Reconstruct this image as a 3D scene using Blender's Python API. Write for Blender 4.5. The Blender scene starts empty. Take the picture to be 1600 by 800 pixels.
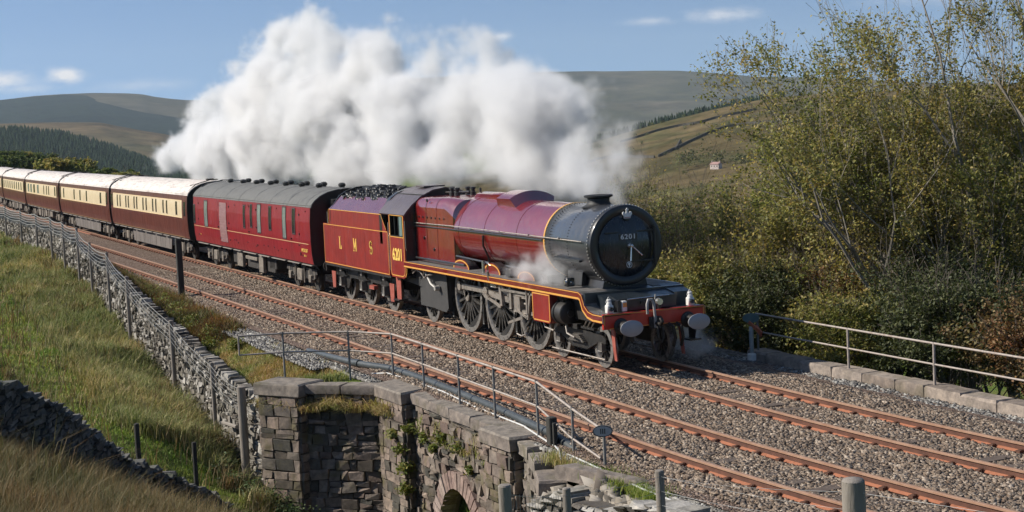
import bpy, math, random
import numpy as np
from mathutils import Vector, Matrix, noise as mnoise
R = math.radians
scene = bpy.context.scene
COL = scene.collection
rng = np.random.default_rng(7)
random.seed(7)

# ------------------------------------------------------------------ camera
CAM = Vector((32.5965, -17.3490, 5.7455))
yaw, pitch, roll, FOC = 1.1677002, -0.0816595, -0.0474856, 2524.2
fwd = Vector((-math.sin(yaw)*math.cos(pitch), math.cos(yaw)*math.cos(pitch), math.sin(pitch)))
rgt0 = Vector((math.cos(yaw), math.sin(yaw), 0)); up0 = rgt0.cross(fwd)
rgt = rgt0*math.cos(roll) + up0*math.sin(roll); upv = -rgt0*math.sin(roll) + up0*math.cos(roll)
cd = bpy.data.cameras.new('camera'); cam = bpy.data.objects.new('camera', cd); COL.objects.link(cam)
m3 = Matrix((rgt, upv, -fwd)).transposed()
cam.matrix_world = Matrix.Translation(CAM) @ m3.to_4x4()
cd.sensor_width = 36; cd.lens = 36*FOC/1600; cd.clip_start = .3; cd.clip_end = 30000
scene.camera = cam

# ------------------------------------------------------------------ world, sun, exposure
SUN_DIR = Vector((-.40, -.70, .60)).normalized()       # towards the sun
w = bpy.data.worlds.new('World'); scene.world = w; w.use_nodes = True
nt = w.node_tree; nt.nodes.clear()
out = nt.nodes.new('ShaderNodeOutputWorld'); bg = nt.nodes.new('ShaderNodeBackground')
sky = nt.nodes.new('ShaderNodeTexSky'); sky.sky_type = 'NISHITA'; sky.sun_disc = False
sky.sun_elevation = math.asin(SUN_DIR.z); sky.sun_rotation = math.atan2(SUN_DIR.x, SUN_DIR.y)
sky.air_density = 1.0; sky.dust_density = 0.6; sky.ozone_density = 2.2; sky.altitude = 300
bg.inputs[1].default_value = .092
def wn(t, **k):
    n = nt.nodes.new(t)
    for a, v in k.items():
        if a[:2] == 'i_': n.inputs[int(a[2:])].default_value = v
        else: setattr(n, a, v)
    return n
def lk(a, b): nt.links.new(a, b)
tcw = wn('ShaderNodeTexCoord'); sx_ = wn('ShaderNodeSeparateXYZ'); lk(tcw.outputs['Generated'], sx_.inputs[0])
zz_ = wn('ShaderNodeMath', operation='MULTIPLY_ADD', i_1=2.0, i_2=.20); lk(sx_.outputs[2], zz_.inputs[0])
cb_ = wn('ShaderNodeCombineXYZ'); lk(sx_.outputs[0], cb_.inputs[0]); lk(sx_.outputs[1], cb_.inputs[1]); lk(zz_.outputs[0], cb_.inputs[2])
nm_ = wn('ShaderNodeVectorMath', operation='NORMALIZE'); lk(cb_.outputs[0], nm_.inputs[0]); lk(nm_.outputs[0], sky.inputs[0])
tint = wn('ShaderNodeMixRGB', blend_type='MULTIPLY'); tint.inputs[0].default_value = 1; tint.inputs[2].default_value = (.93, 1.0, 1.03, 1); lk(sky.outputs[0], tint.inputs[1])
# small fair weather clouds low in the sky: (azimuth, elevation, half width, half height, strength)
az_ = wn('ShaderNodeMath', operation='ARCTAN2'); ng_ = wn('ShaderNodeMath', operation='MULTIPLY', i_1=-1.0); lk(sx_.outputs[0], ng_.inputs[0]); lk(ng_.outputs[0], az_.inputs[0]); lk(sx_.outputs[1], az_.inputs[1])
el_ = wn('ShaderNodeMath', operation='ARCSINE'); lk(sx_.outputs[2], el_.inputs[0])
cn = wn('ShaderNodeTexNoise'); cn.inputs['Scale'].default_value = 75; cn.inputs['Detail'].default_value = 8; cn.inputs['Roughness'].default_value = .62
mpw = wn('ShaderNodeMapping'); mpw.inputs['Scale'].default_value = (1, 1, 2.2); lk(tcw.outputs['Generated'], mpw.inputs[0]); lk(mpw.outputs[0], cn.inputs['Vector'])
tot = None
for a_, e_, wa, we, st in ((84.3, 2.30, 1.5, .5, .9), (81.95, 2.35, .85, .36, 1.1), (83.2, 1.95, 1.6, .2, .4), (66.9, 3.07, .55, .24, .75), (59.2, 3.42, 1.7, .30, .62), (61.6, 3.35, 1.3, .2, .4), (52, 3.6, 3.0, .35, .25), (79.5, 1.9, 2.5, .3, .25)):
    p_ = wn('ShaderNodeMath', operation='MULTIPLY_ADD', i_1=180/math.pi/wa, i_2=-a_/wa); lk(az_.outputs[0], p_.inputs[0])
    q_ = wn('ShaderNodeMath', operation='MULTIPLY_ADD', i_1=180/math.pi/we, i_2=-e_/we); lk(el_.outputs[0], q_.inputs[0])
    c2 = wn('ShaderNodeCombineXYZ'); lk(p_.outputs[0], c2.inputs[0]); lk(q_.outputs[0], c2.inputs[1])
    ln_ = wn('ShaderNodeVectorMath', operation='LENGTH'); lk(c2.outputs[0], ln_.inputs[0])
    mr_ = wn('ShaderNodeMapRange', i_1=1.25, i_2=.15, i_3=0.0, i_4=1.0); lk(ln_.outputs['Value'], mr_.inputs[0])
    nn_ = wn('ShaderNodeMath', operation='MULTIPLY_ADD', i_1=2.6, i_2=-1.35); lk(cn.outputs['Fac'], nn_.inputs[0])
    ad_ = wn('ShaderNodeMath', operation='ADD'); lk(mr_.outputs[0], ad_.inputs[0]); lk(nn_.outputs[0], ad_.inputs[1])
    m2_ = wn('ShaderNodeMath', operation='MULTIPLY', use_clamp=True); lk(ad_.outputs[0], m2_.inputs[0]); lk(mr_.outputs[0], m2_.inputs[1])
    m3_ = wn('ShaderNodeMath', operation='MULTIPLY', i_1=st, use_clamp=True); lk(m2_.outputs[0], m3_.inputs[0])
    if tot is None: tot = m3_
    else: mm_ = wn('ShaderNodeMath', operation='MAXIMUM'); lk(tot.outputs[0], mm_.inputs[0]); lk(m3_.outputs[0], mm_.inputs[1]); tot = mm_
cl = wn('ShaderNodeMixRGB'); lk(tot.outputs[0], cl.inputs[0]); lk(tint.outputs[0], cl.inputs[1]); cl.inputs[2].default_value = (6.6, 6.5, 6.6, 1)
nt.links.new(cl.outputs[0], bg.inputs[0]); nt.links.new(bg.outputs[0], out.inputs[0])
sd = bpy.data.lights.new('sun', 'SUN'); sd.energy = 4.2; sd.angle = R(.6); sd.color = (1, .93, .82)
so = bpy.data.objects.new('sun', sd); COL.objects.link(so)
so.rotation_euler = SUN_DIR.to_track_quat('Z', 'Y').to_euler()
scene.view_settings.view_transform = 'Standard'; scene.view_settings.look = 'None'
scene.view_settings.exposure = 0.58; scene.view_settings.gamma = 1
c = scene.cycles
c.use_denoising = True
try: c.denoiser = 'OPENIMAGEDENOISE'
except Exception: pass
c.max_bounces = 8; c.diffuse_bounces = 2; c.glossy_bounces = 3; c.transmission_bounces = 4
c.transparent_max_bounces = 8; c.volume_bounces = 4; c.volume_step_rate = 2.0; c.volume_max_steps = 160
c.use_adaptive_sampling = True; c.adaptive_threshold = 0.015
c.caustics_reflective = False; c.caustics_refractive = False

# ------------------------------------------------------------------ helpers
def ytrack(x):
    s = -x
    g = min(s+6, 0.0)
    return -.0004136*s*s/2 + 9.8098e-6*max(s, 0)**3/6 + .0127652*g*g/2
def ytr(x):
    s = -np.asarray(x, float); g = np.minimum(s+6, 0)
    return -.0004136*s*s/2 + 9.8098e-6*np.maximum(s, 0)**3/6 + .0127652*g*g/2
def hdg(x, d=.5):
    return math.atan2(ytrack(x+d)-ytrack(x-d), 2*d)
def tpt(x, v, z=0):          # point beside the track at offset v
    a = hdg(x)
    return Vector((x - v*math.sin(a), ytrack(x) + v*math.cos(a), z))

def tag(o, label=None, cat=None, group=None, kind=None):
    if label: o['label'] = label
    if cat: o['category'] = cat
    if group: o['group'] = group
    if kind: o['kind'] = kind
    return o
def empty(name, loc=(0, 0, 0), rz=0, **k):
    o = bpy.data.objects.new(name, None); COL.objects.link(o); o.location = loc; o.rotation_euler = (0, 0, rz)
    o.empty_display_size = .3
    return tag(o, **k)
def copy_tree(o, parent=None):
    c = o.copy(); COL.objects.link(c); c.parent = parent
    for ch in list(CH.get(o.name, [])):
        d = copy_tree(ch, c); CH.setdefault(c.name, []).append(d)
    return c
CH = {}

def rotm(rx=0, ry=0, rz=0):
    return Matrix.Rotation(rz, 3, 'Z') @ Matrix.Rotation(ry, 3, 'Y') @ Matrix.Rotation(rx, 3, 'X')

class MB:
    def __init__(s): s.v = []; s.f = []; s.m = []
    def add(s, vs, fs, m=0):
        b = len(s.v); s.v += [tuple(p) for p in vs]
        for f in fs: s.f.append(tuple(b+i for i in f)); s.m.append(m)
        return s
    def box(s, x0, x1, y0, y1, z0, z1, m=0, rot=None):
        vs = [Vector((x, y, z)) for x in (x0, x1) for y in (y0, y1) for z in (z0, z1)]
        if rot is not None:
            c = Vector(((x0+x1)/2, (y0+y1)/2, (z0+z1)/2)); vs = [c + rot @ (v-c) for v in vs]
        return s.add(vs, [(0,1,3,2), (4,6,7,5), (0,4,5,1), (2,3,7,6), (0,2,6,4), (1,5,7,3)], m)
    def cbox(s, c, sx, sy, sz, m=0, rot=None):
        return s.box(c[0]-sx/2, c[0]+sx/2, c[1]-sy/2, c[1]+sy/2, c[2]-sz/2, c[2]+sz/2, m, rot)
    def bbox(s, x0, x1, y0, y1, z0, z1, b=.02, m=0, rot=None):   # box with chamfered edges
        c = Vector(((x0+x1)/2, (y0+y1)/2, (z0+z1)/2)); h = Vector(((x1-x0)/2, (y1-y0)/2, (z1-z0)/2))
        vs = []; idx = {}
        for ax in range(3):
            for sx in (-1, 1):
                for sy in (-1, 1):
                    for sz in (-1, 1):
                        sg = (sx, sy, sz)
                        p = [sg[i]*(h[i]-(0 if i == ax else b)) for i in range(3)]
                        idx[(ax, sg)] = len(vs); vs.append(Vector(p))
        fs = []
        for ax in range(3):
            o1, o2 = [i for i in range(3) if i != ax]
            for sg in (-1, 1):
                q = []
                for a, bb in ((-1, -1), (1, -1), (1, 1), (-1, 1)):
                    t = [0, 0, 0]; t[ax] = sg; t[o1] = a; t[o2] = bb; q.append(idx[(ax, tuple(t))])
                fs.append(q)
            for a in (-1, 1):
                for bb in (-1, 1):
                    t0 = [0, 0, 0]; t0[o1] = a; t0[o2] = bb; t1 = list(t0); t0[ax] = -1; t1[ax] = 1
                    fs.append((idx[(o1, tuple(t0))], idx[(o1, tuple(t1))], idx[(o2, tuple(t1))], idx[(o2, tuple(t0))]))
        for sx in (-1, 1):
            for sy in (-1, 1):
                for sz in (-1, 1):
                    fs.append([idx[(a, (sx, sy, sz))] for a in range(3)])
        if rot is not None: vs = [rot @ v for v in vs]
        return s.add([c+v for v in vs], fs, m)
    def tube(s, pts, r, n=8, m=0, cap=True, r1=None):
        pts = [Vector(p) for p in pts]; N = len(pts); base = len(s.v)
        ref = None
        for i, p in enumerate(pts):
            d = (pts[min(i+1, N-1)] - pts[max(i-1, 0)]).normalized()
            if ref is None:
                ref = Vector((0, 0, 1)) if abs(d.z) < .9 else Vector((1, 0, 0))
            a = d.cross(ref).normalized(); b = a.cross(d); ref = b
            rr = r if r1 is None else r + (r1-r)*i/max(N-1, 1)
            for k in range(n):
                t = 2*math.pi*k/n
                s.v.append(tuple(p + a*math.cos(t)*rr + b*math.sin(t)*rr))
        for i in range(N-1):
            for k in range(n):
                a0 = base+i*n+k; a1 = base+i*n+(k+1) % n
                s.f.append((a0, a1, a1+n, a0+n)); s.m.append(m)
        if cap:
            s.f.append(tuple(base+k for k in range(n))[::-1]); s.m.append(m)
            s.f.append(tuple(base+(N-1)*n+k for k in range(n))); s.m.append(m)
        return s
    def lathe(s, prof, c, axis='X', n=32, m=0, a0=0, a1=2*math.pi, capends=False):
        # prof: list of (pos along axis, radius)
        base = len(s.v); full = abs(a1-a0-2*math.pi) < 1e-6; K = n if full else n+1
        for p, r in prof:
            for k in range(K):
                t = a0 + (a1-a0)*k/n
                u, w_ = math.cos(t)*r, math.sin(t)*r
                if axis == 'X': q = (c[0]+p, c[1]+u, c[2]+w_)
                elif axis == 'Y': q = (c[0]+u, c[1]+p, c[2]+w_)
                else: q = (c[0]+u, c[1]+w_, c[2]+p)
                s.v.append(q)
        for i in range(len(prof)-1):
            for k in range(n):
                a = base+i*K+k; b = base+i*K+(k+1) % K
                s.f.append((a, b, b+K, a+K)); s.m.append(m)
        if capends:
            s.f.append(tuple(base+k for k in range(K))); s.m.append(m)
            s.f.append(tuple(base+(len(prof)-1)*K+k for k in range(K))[::-1]); s.m.append(m)
        return s
    def prism(s, poly, axis, a, b, m=0, mside=None):
        # poly: 2D points; axis Y: (x,z) extruded a..b in y ; X: (y,z) ; Z: (x,y)
        def P(p, t):
            return (p[0], t, p[1]) if axis == 'Y' else ((t, p[0], p[1]) if axis == 'X' else (p[0], p[1], t))
        n = len(poly); base = len(s.v)
        s.v += [P(p, a) for p in poly] + [P(p, b) for p in poly]
        s.f.append(tuple(base+i for i in range(n))); s.m.append(m)
        s.f.append(tuple(base+n+i for i in range(n))[::-1]); s.m.append(m)
        for i in range(n):
            j = (i+1) % n
            s.f.append((base+i, base+n+i, base+n+j, base+j)); s.m.append(m if mside is None else mside)
        return s
    def build(s, name, mats, parent=None, smooth=None, origin=None, bevel=None):
        me = bpy.data.meshes.new(name)
        o = bpy.data.objects.new(name, me)
        vs = s.v
        if origin is not None: vs = [(x-origin[0], y-origin[1], z-origin[2]) for x, y, z in vs]
        elif parent is not None and parent.get('_org'):
            q = parent['_org']; vs = [(x-q[0], y-q[1], z-q[2]) for x, y, z in vs]
        me.from_pydata(vs, [], s.f)
        if not isinstance(mats, (list, tuple)): mats = [mats]
        for m_ in mats: me.materials.append(m_)
        me.polygons.foreach_set('material_index', s.m)
        import bmesh
        bm = bmesh.new(); bm.from_mesh(me); bmesh.ops.recalc_face_normals(bm, faces=bm.faces); bm.to_mesh(me); bm.free()
        if smooth is not None:
            me.polygons.foreach_set('use_smooth', [True]*len(me.polygons))
            me.set_sharp_from_angle(angle=R(smooth))
        me.update()
        COL.objects.link(o)
        if origin is not None: o.location = origin
        if parent is not None:
            o.parent = parent; CH.setdefault(parent.name, []).append(o)
        return o

def npmesh(name, verts, faces, mats, parent=None, smooth=False, mi=None, fs=3, attrs=None):
    """verts (N,3), faces (M,fs) arrays"""
    me = bpy.data.meshes.new(name)
    verts = np.ascontiguousarray(verts, np.float32); faces = np.ascontiguousarray(faces, np.int32)
    me.vertices.add(len(verts)); me.vertices.foreach_set('co', verts.ravel())
    nf, k = faces.shape
    me.loops.add(nf*k); me.loops.foreach_set('vertex_index', faces.ravel())
    me.polygons.add(nf); me.polygons.foreach_set('loop_start', np.arange(nf, dtype=np.int32)*k)
    if not isinstance(mats, (list, tuple)): mats = [mats]
    for m_ in mats: me.materials.append(m_)
    if mi is not None: me.polygons.foreach_set('material_index', np.asarray(mi, np.int32))
    if smooth: me.polygons.foreach_set('use_smooth', np.ones(nf, bool))
    me.update(calc_edges=True)
    if attrs:
        for an, av in attrs.items():
            at = me.attributes.new(an, 'FLOAT', 'POINT'); at.data.foreach_set('value', np.ascontiguousarray(av, np.float32))
    o = bpy.data.objects.new(name, me); COL.objects.link(o)
    if parent is not None:
        o.parent = parent; CH.setdefault(parent.name, []).append(o)
    return o

# ------------------------------------------------------------------ materials
def newmat(name):
    m = bpy.data.materials.new(name); m.use_nodes = True
    nt = m.node_tree; b = nt.nodes['Principled BSDF']
    return m, nt, b
def N(nt, t, **k):
    n = nt.nodes.new(t)
    for a, v in k.items():
        if a.startswith('i_'):
            key = a[2:]; key = int(key) if key.isdigit() else key
            n.inputs[key].default_value = v
        else: setattr(n, a, v)
    return n
def ramp(nt, stops, src=None):
    r = nt.nodes.new('ShaderNodeValToRGB'); e = r.color_ramp.elements
    while len(e) > len(stops): e.remove(e[-1])
    while len(e) < len(stops): e.new(.5)
    for i, (p, c_) in enumerate(stops):
        e[i].position = p; e[i].color = (*c_, 1) if len(c_) == 3 else c_
    if src is not None: nt.links.new(src, r.inputs[0])
    return r
def noisy(name, cols, scale=3, rough=.6, metal=0, detail=5, bump=0, bscale=None, bdist=.02, spec=.5, coat=0, stops=None, coords='Object', stretch=None, r2=None):
    """paint / stone / wood with a noise driven mix of colours"""
    m, nt, b = newmat(name)
    tc = N(nt, 'ShaderNodeTexCoord'); src = tc.outputs[coords]
    if stretch:
        mp = N(nt, 'ShaderNodeMapping'); mp.inputs['Scale'].default_value = stretch
        nt.links.new(src, mp.inputs[0]); src = mp.outputs[0]
    nz = N(nt, 'ShaderNodeTexNoise'); nz.inputs['Scale'].default_value = scale; nz.inputs['Detail'].default_value = detail
    nz.inputs['Roughness'].default_value = .62
    nt.links.new(src, nz.inputs['Vector'])
    n_ = len(cols)
    st = stops or ([.5] if n_ == 1 else [.3+.4*i/(n_-1) for i in range(n_)])
    r = ramp(nt, list(zip(st, cols)), nz.outputs['Fac'])
    nt.links.new(r.outputs[0], b.inputs['Base Color'])
    b.inputs['Roughness'].default_value = rough; b.inputs['Metallic'].default_value = metal
    b.inputs['Specular IOR Level'].default_value = spec; b.inputs['Coat Weight'].default_value = coat; b.inputs['Coat Roughness'].default_value = .08
    if r2 is not None:
        mr = N(nt, 'ShaderNodeMapRange'); mr.inputs[1].default_value = .35; mr.inputs[2].default_value = .65
        mr.inputs[3].default_value = rough; mr.inputs[4].default_value = r2
        nt.links.new(nz.outputs['Fac'], mr.inputs[0]); nt.links.new(mr.outputs[0], b.inputs['Roughness'])
    if bump:
        nb = N(nt, 'ShaderNodeTexNoise'); nb.inputs['Scale'].default_value = bscale or scale*4; nb.inputs['Detail'].default_value = 6
        nt.links.new(src, nb.inputs['Vector'])
        bp = N(nt, 'ShaderNodeBump'); bp.inputs['Strength'].default_value = bump; bp.inputs['Distance'].default_value = bdist
        nt.links.new(nb.outputs['Fac'], bp.inputs['Height']); nt.links.new(bp.outputs[0], b.inputs['Normal'])
    return m
# ------------------------------------------------------------------ ground sheet
WL = np.array([(-12000,-6,1),(-400,-6,1.2),(-71,-6.6,1.25),(-47.7,-6.6,1.38),(-42,-6.8,1.15),(-31,-7.0,.55),(-20.2,-7.3,-.2),(-12.8,-7.5,-.6),
 (-7.2,-7.62,-.9),(-5.9,-7.5,-.55),(-4.7,-6.65,-.35),(-3.3,-5.25,-.3),(-1.7,-5.22,-.3),(3.2,-5.22,-.3),(5.2,-5.28,-.3),(7.0,-5.6,-.4),(10,-5.5,-.3),(14,-5.5,-.3),(60,-6,-.3),(12000,-6,-.3)], float)
def wall_y(x):   # face of the retaining / field wall, follows the line when far away
    x = np.asarray(x, float); off = np.where(x < -71, ytr(np.maximum(x, -170))-ytr(-71), 0)
    return np.interp(x, WL[:, 0], WL[:, 1]) + off
def wall_z(x): return np.interp(x, WL[:, 0], WL[:, 2])
CTRL = np.array([
 (-7.8,-8.3,-2.7),(-6.5,-8.6,-2.95),(0,-6.2,-4.6),(3,-6.2,-4.7),(5,-7.5,-4.3),(8,-6.6,-3.3),(12,-6.6,-2.4),(17,-7,-1.6),(26,-7,-.8),(45,-7,-.6),
 (-13,-8,-2.2),(-20,-7.9,-1.9),(-28,-7.6,-1.2),(-34,-7.4,-.7),(-42,-7.2,-.2),(-50,-7.2,.1),(-71,-7.2,.1),(-100,-7,.3),(-160,-7,0),
 (-44.4,-10.04,-0.64),(-31.9,-11.32,-0.83),(-21.4,-12.35,-0.59),(-22.2,-9.25,-1.41),(-30.9,-9.07,-0.94),(-45.8,-8.14,-0.30),(-14.7,-9.53,-1.64),(-7.9,-9.14,-2.07),(-6.6,-8.66,-2.54),(-4.8,-8.33,-2.88),(-12.3,-9.09,-1.90),(-20.8,-8.44,-1.33),(-10,-12,-1.2),(-4,-13,-.9),(2,-15,-.3),
 (6.7,-15,.95),(5.8,-14.5,.7),(4.4,-14,.2),(3.1,-13.4,-.4),(1.3,-12.7,-1.1),(-1.3,-11.4,-2.0),(-3,-10.5,-2.6),(-3.2,-9.2,-3.5),
 (3,-11,-2.4),(0,-9,-3.8),(4,-9,-4.2),
 (11.9,-15.5,1.65),(14,-14.9,1.6),(13.2,-15,1.55),(17,-16,2.1),(22,-17,2.7),(32.6,-17.3,4.1),(38,-18,4.4),
 (18.9,-11.7,1.25),(15.6,-9.5,.25),(13.7,-7.6,-.6),(22.7,-10.4,1.9),(28,-13,2.8),(10,-11,-.6),(12,-13,.6),(9,-9,-2.4),
 (-60,-13,-.2),(-60,-22,.6),(-100,-32,3),(-30,-26,1.2),(0,-26,1.6),(30,-32,5.5),(-160,-30,5),(60,-20,4.5),(60,-40,7),(-160,-12,.2),(-100,-12,.1)], float)
def tps_fit(P):
    d = np.linalg.norm(P[:, None, :2]-P[None, :, :2], axis=2)
    K = d*d*np.log(d+1e-9); n = len(P)
    A = np.zeros((n+3, n+3)); A[:n, :n] = K + np.eye(n)*.6
    A[:n, n] = 1; A[:n, n+1:] = P[:, :2]; A[n, :n] = 1; A[n+1:, :n] = P[:, :2].T
    b = np.zeros(n+3); b[:n] = P[:, 2]
    return np.linalg.solve(A, b)
TW = tps_fit(CTRL)
def near_z(x, y):
    x = np.clip(np.asarray(x, float), -170, 62); y = np.clip(np.asarray(y, float), -42, 0)
    sh = x.shape; q = np.stack([x.ravel(), y.ravel()], 1)
    d = np.linalg.norm(q[:, None]-CTRL[None, :, :2], axis=2)
    z = (d*d*np.log(d+1e-9)) @ TW[:-3] + TW[-3] + q @ TW[-2:]
    return z.reshape(sh)
def vn(x, y, s, seed=0):     # cheap smooth noise, vectorised
    x = np.asarray(x)*s+seed*7.13; y = np.asarray(y)*s+seed*3.71
    xi = np.floor(x); yi = np.floor(y); fx = x-xi; fy = y-yi
    fx = fx*fx*(3-2*fx); fy = fy*fy*(3-2*fy)
    def h(a, b):
        v = np.sin(a*127.1+b*311.7+seed)*43758.5453
        return v-np.floor(v)
    return (h(xi, yi)*(1-fx)+h(xi+1, yi)*fx)*(1-fy)+(h(xi, yi+1)*(1-fx)+h(xi+1, yi+1)*fx)*fy - .5
def far_side(x, t):          # t offset beyond the far kerb
    u = np.maximum(t-3.9, 0)
    z = -.35 - 8.5*(1-np.exp(-(u/9.0)**1.25)) - np.clip((u-9)*.11, 0, 30)
    z = z + np.clip((-np.asarray(x, float)-40)/60, 0, 1)*4.5*np.clip(u/10, 0, 1)     # shallower bank further back
    return z + np.clip(u/6, 0, 1)*(vn(x, t, .16, 3)*1.2+vn(x, t, .03, 5)*2.5)
def ground_z(x, y):
    x = np.asarray(x, float); y = np.asarray(y, float)
    xt = np.maximum(x, -170); yt = ytr(np.clip(x, -170, 30)); t = y-yt; wy = wall_y(x)-.0
    wz = wall_z(x)
    base = -.36
    zin = np.where(x < -6, np.maximum(wz-.5, -1.5), base)
    ti = -5.45; wt = wy-yt
    k = np.clip((ti-t)/np.maximum(ti-(wt+.45), .05), 0, 1)
    zv = base*(1-k)+zin*k
    zn = near_z(x, y) + vn(x, y, .9, 1)*.16 + vn(x, y, .35, 2)*.3
    zf = far_side(x, t)
    z = np.where(t > 3.85, zf, np.where(y > wy+.3, np.where(t > ti, base, zv), zn))
    big = np.hypot(x, y)
    return z
def grow(a, r, lim):
    o = [a]; st = .6
    while o[-1] < lim: st *= r; o.append(o[-1]+st)
    return o
xs = [-v for v in grow(110, 1.25, 12000)][::-1] + list(np.arange(-109.5, -14, .75)) + list(np.arange(-14, 30, .3)) + list(np.arange(30, 50, 1.0)) + grow(51, 1.3, 12000)
xs = np.array(xs)
rows = []
nearo = [0, .08, .35, .7, 1.05, 1.4] + list(np.arange(1.8, 24, .45)) + [24+v for v in grow(0, 1.25, 12000)]
yw = wall_y(xs); yt = ytr(np.clip(xs, -170, 30))
Y = []; 
for o_ in nearo[::-1]: Y.append(yw+.29-o_)
for k in (0, .33, .66, 1): Y.append((yw+.32)*(1-k)+(yt-5.47)*k + (.01 if k == 0 else 0))
for t in (-5.4, -2, 1.5, 3.8, 3.9): Y.append(yt+t)
for t in list(np.arange(4.5, 36, .8))+[36+v for v in grow(0, 1.22, 12000)]: Y.append(yt+t)
Y = np.array(Y)
for i_ in range(1, len(Y)): Y[i_] = np.maximum(Y[i_], Y[i_-1]+.004)
X = np.broadcast_to(xs, Y.shape)
Z = ground_z(X, Y)
nr, nc = Y.shape
V = np.stack([X.ravel(), Y.ravel(), Z.ravel()], 1)
i, j = np.meshgrid(np.arange(nr-1), np.arange(nc-1), indexing='ij'); a = (i*nc+j).ravel()
F = np.stack([a, a+1, a+nc+1, a+nc], 1)

def mat_turf():
    m, nt, b = newmat('turf')
    tc = N(nt, 'ShaderNodeTexCoord')
    n1 = N(nt, 'ShaderNodeTexNoise', i_Scale=.22, i_Detail=6); n2 = N(nt, 'ShaderNodeTexNoise', i_Scale=2.2, i_Detail=8); n3 = N(nt, 'ShaderNodeTexNoise', i_Scale=14, i_Detail=6)
    for q in (n1, n2, n3): nt.links.new(tc.outputs['Object'], q.inputs['Vector'])
    r1 = ramp(nt, [(.38, (.07, .12, .015)), (.5, (.13, .18, .03)), (.62, (.20, .18, .06))], n1.outputs['Fac'])
    r2 = ramp(nt, [(.36, (.05, .06, .015)), (.5, (.13, .19, .03)), (.64, (.24, .23, .08))], n2.outputs['Fac'])
    mx = N(nt, 'ShaderNodeMixRGB', blend_type='MIX'); mx.inputs[0].default_value = .5
    nt.links.new(r1.outputs[0], mx.inputs[1]); nt.links.new(r2.outputs[0], mx.inputs[2])
    r3 = ramp(nt, [(.3, (.55, .55, .55)), (.7, (1.3, 1.3, 1.3))], n3.outputs['Fac'])
    mu = N(nt, 'ShaderNodeMixRGB', blend_type='MULTIPLY'); mu.inputs[0].default_value = 1
    nt.links.new(mx.outputs[0], mu.inputs[1]); nt.links.new(r3.outputs[0], mu.inputs[2])
    nt.links.new(mu.outputs[0], b.inputs['Base Color']); b.inputs['Roughness'].default_value = .95; b.inputs['Specular IOR Level'].default_value = .1
    bp = N(nt, 'ShaderNodeBump', i_Strength=.9, i_Distance=.12); nt.links.new(n3.outputs['Fac'], bp.inputs['Height']); nt.links.new(bp.outputs[0], b.inputs['Normal'])
    return m
TURF = mat_turf()
g = npmesh('ground', V, F, TURF, smooth=True, fs=4)
tag(g, 'rough grassy hillside falling to the valley', kind='structure')

# ------------------------------------------------------------------ fells: (azimuth, elevation) of the skyline seen from the bank, at real distances
O3 = np.array(CAM)
def pol(az, D, el):
    a = np.radians(az); D = np.asarray(D, float)
    return np.stack([O3[0]-np.sin(a)*D, O3[1]+np.cos(a)*D, O3[2]+np.tan(np.radians(el))*D], -1)
def sky_line(prof, az):
    p = np.array(prof)[::-1] if prof[0][0] > prof[-1][0] else np.array(prof)
    return np.interp(az, p[:, 0], p[:, 1])
def hill(name, prof, D0, D1, el0, mat, label, naz=260, nd=60, amp=1.0, shape=1.3, seed=1, attr=None, ndown=8):
    az0, az1 = min(p[0] for p in prof), max(p[0] for p in prof)
    az = np.linspace(az0, az1, naz)
    e1 = sky_line(prof, az)
    ker = np.ones(5)/5; e1 = np.convolve(np.pad(e1, 2, 'edge'), ker, 'valid')
    ts = list(np.linspace(0, 1, nd)) + list(1+np.linspace(.03, .5, ndown))
    vs = []
    for t in ts:
        if t <= 1:
            D = D0+(D1-D0)*t; k = t**shape*(1-.25*t**4)/.75
            el = el0 + (e1-el0)*np.minimum(k, 1) if shape else e1
            zz = O3[2]+np.tan(np.radians(el))*D
        else:
            D = D1+(D1-D0)*(t-1); zz = O3[2]+np.tan(np.radians(e1))*D1 - (t-1)**1.5*(D1-D0)*.5
        a = np.radians(az)
        x = O3[0]-np.sin(a)*D; y = O3[1]+np.cos(a)*D
        f = math.sin(min(t, 1)*math.pi)
        zz = zz + f*amp*D1*.01*(vn(x, y, 6/D1, seed)+.5*vn(x, y, 17/D1, seed+1)+.25*vn(x, y, 50/D1, seed+2))
        zz = zz + amp*D1*.0006*(vn(x, y, 90/D1, seed+4))
        vs.append(np.stack([x, y, zz], -1))
    V = np.array(vs); nr, nc = V.shape[:2]
    i, j = np.meshgrid(np.arange(nr-1), np.arange(nc-1), indexing='ij'); a = (i*nc+j).ravel()
    F = np.stack([a, a+1, a+nc+1, a+nc], 1)
    o = npmesh(name, V.reshape(-1, 3), F, mat, smooth=True, fs=4)
    tag(o, label, kind='structure')
    return V

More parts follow.
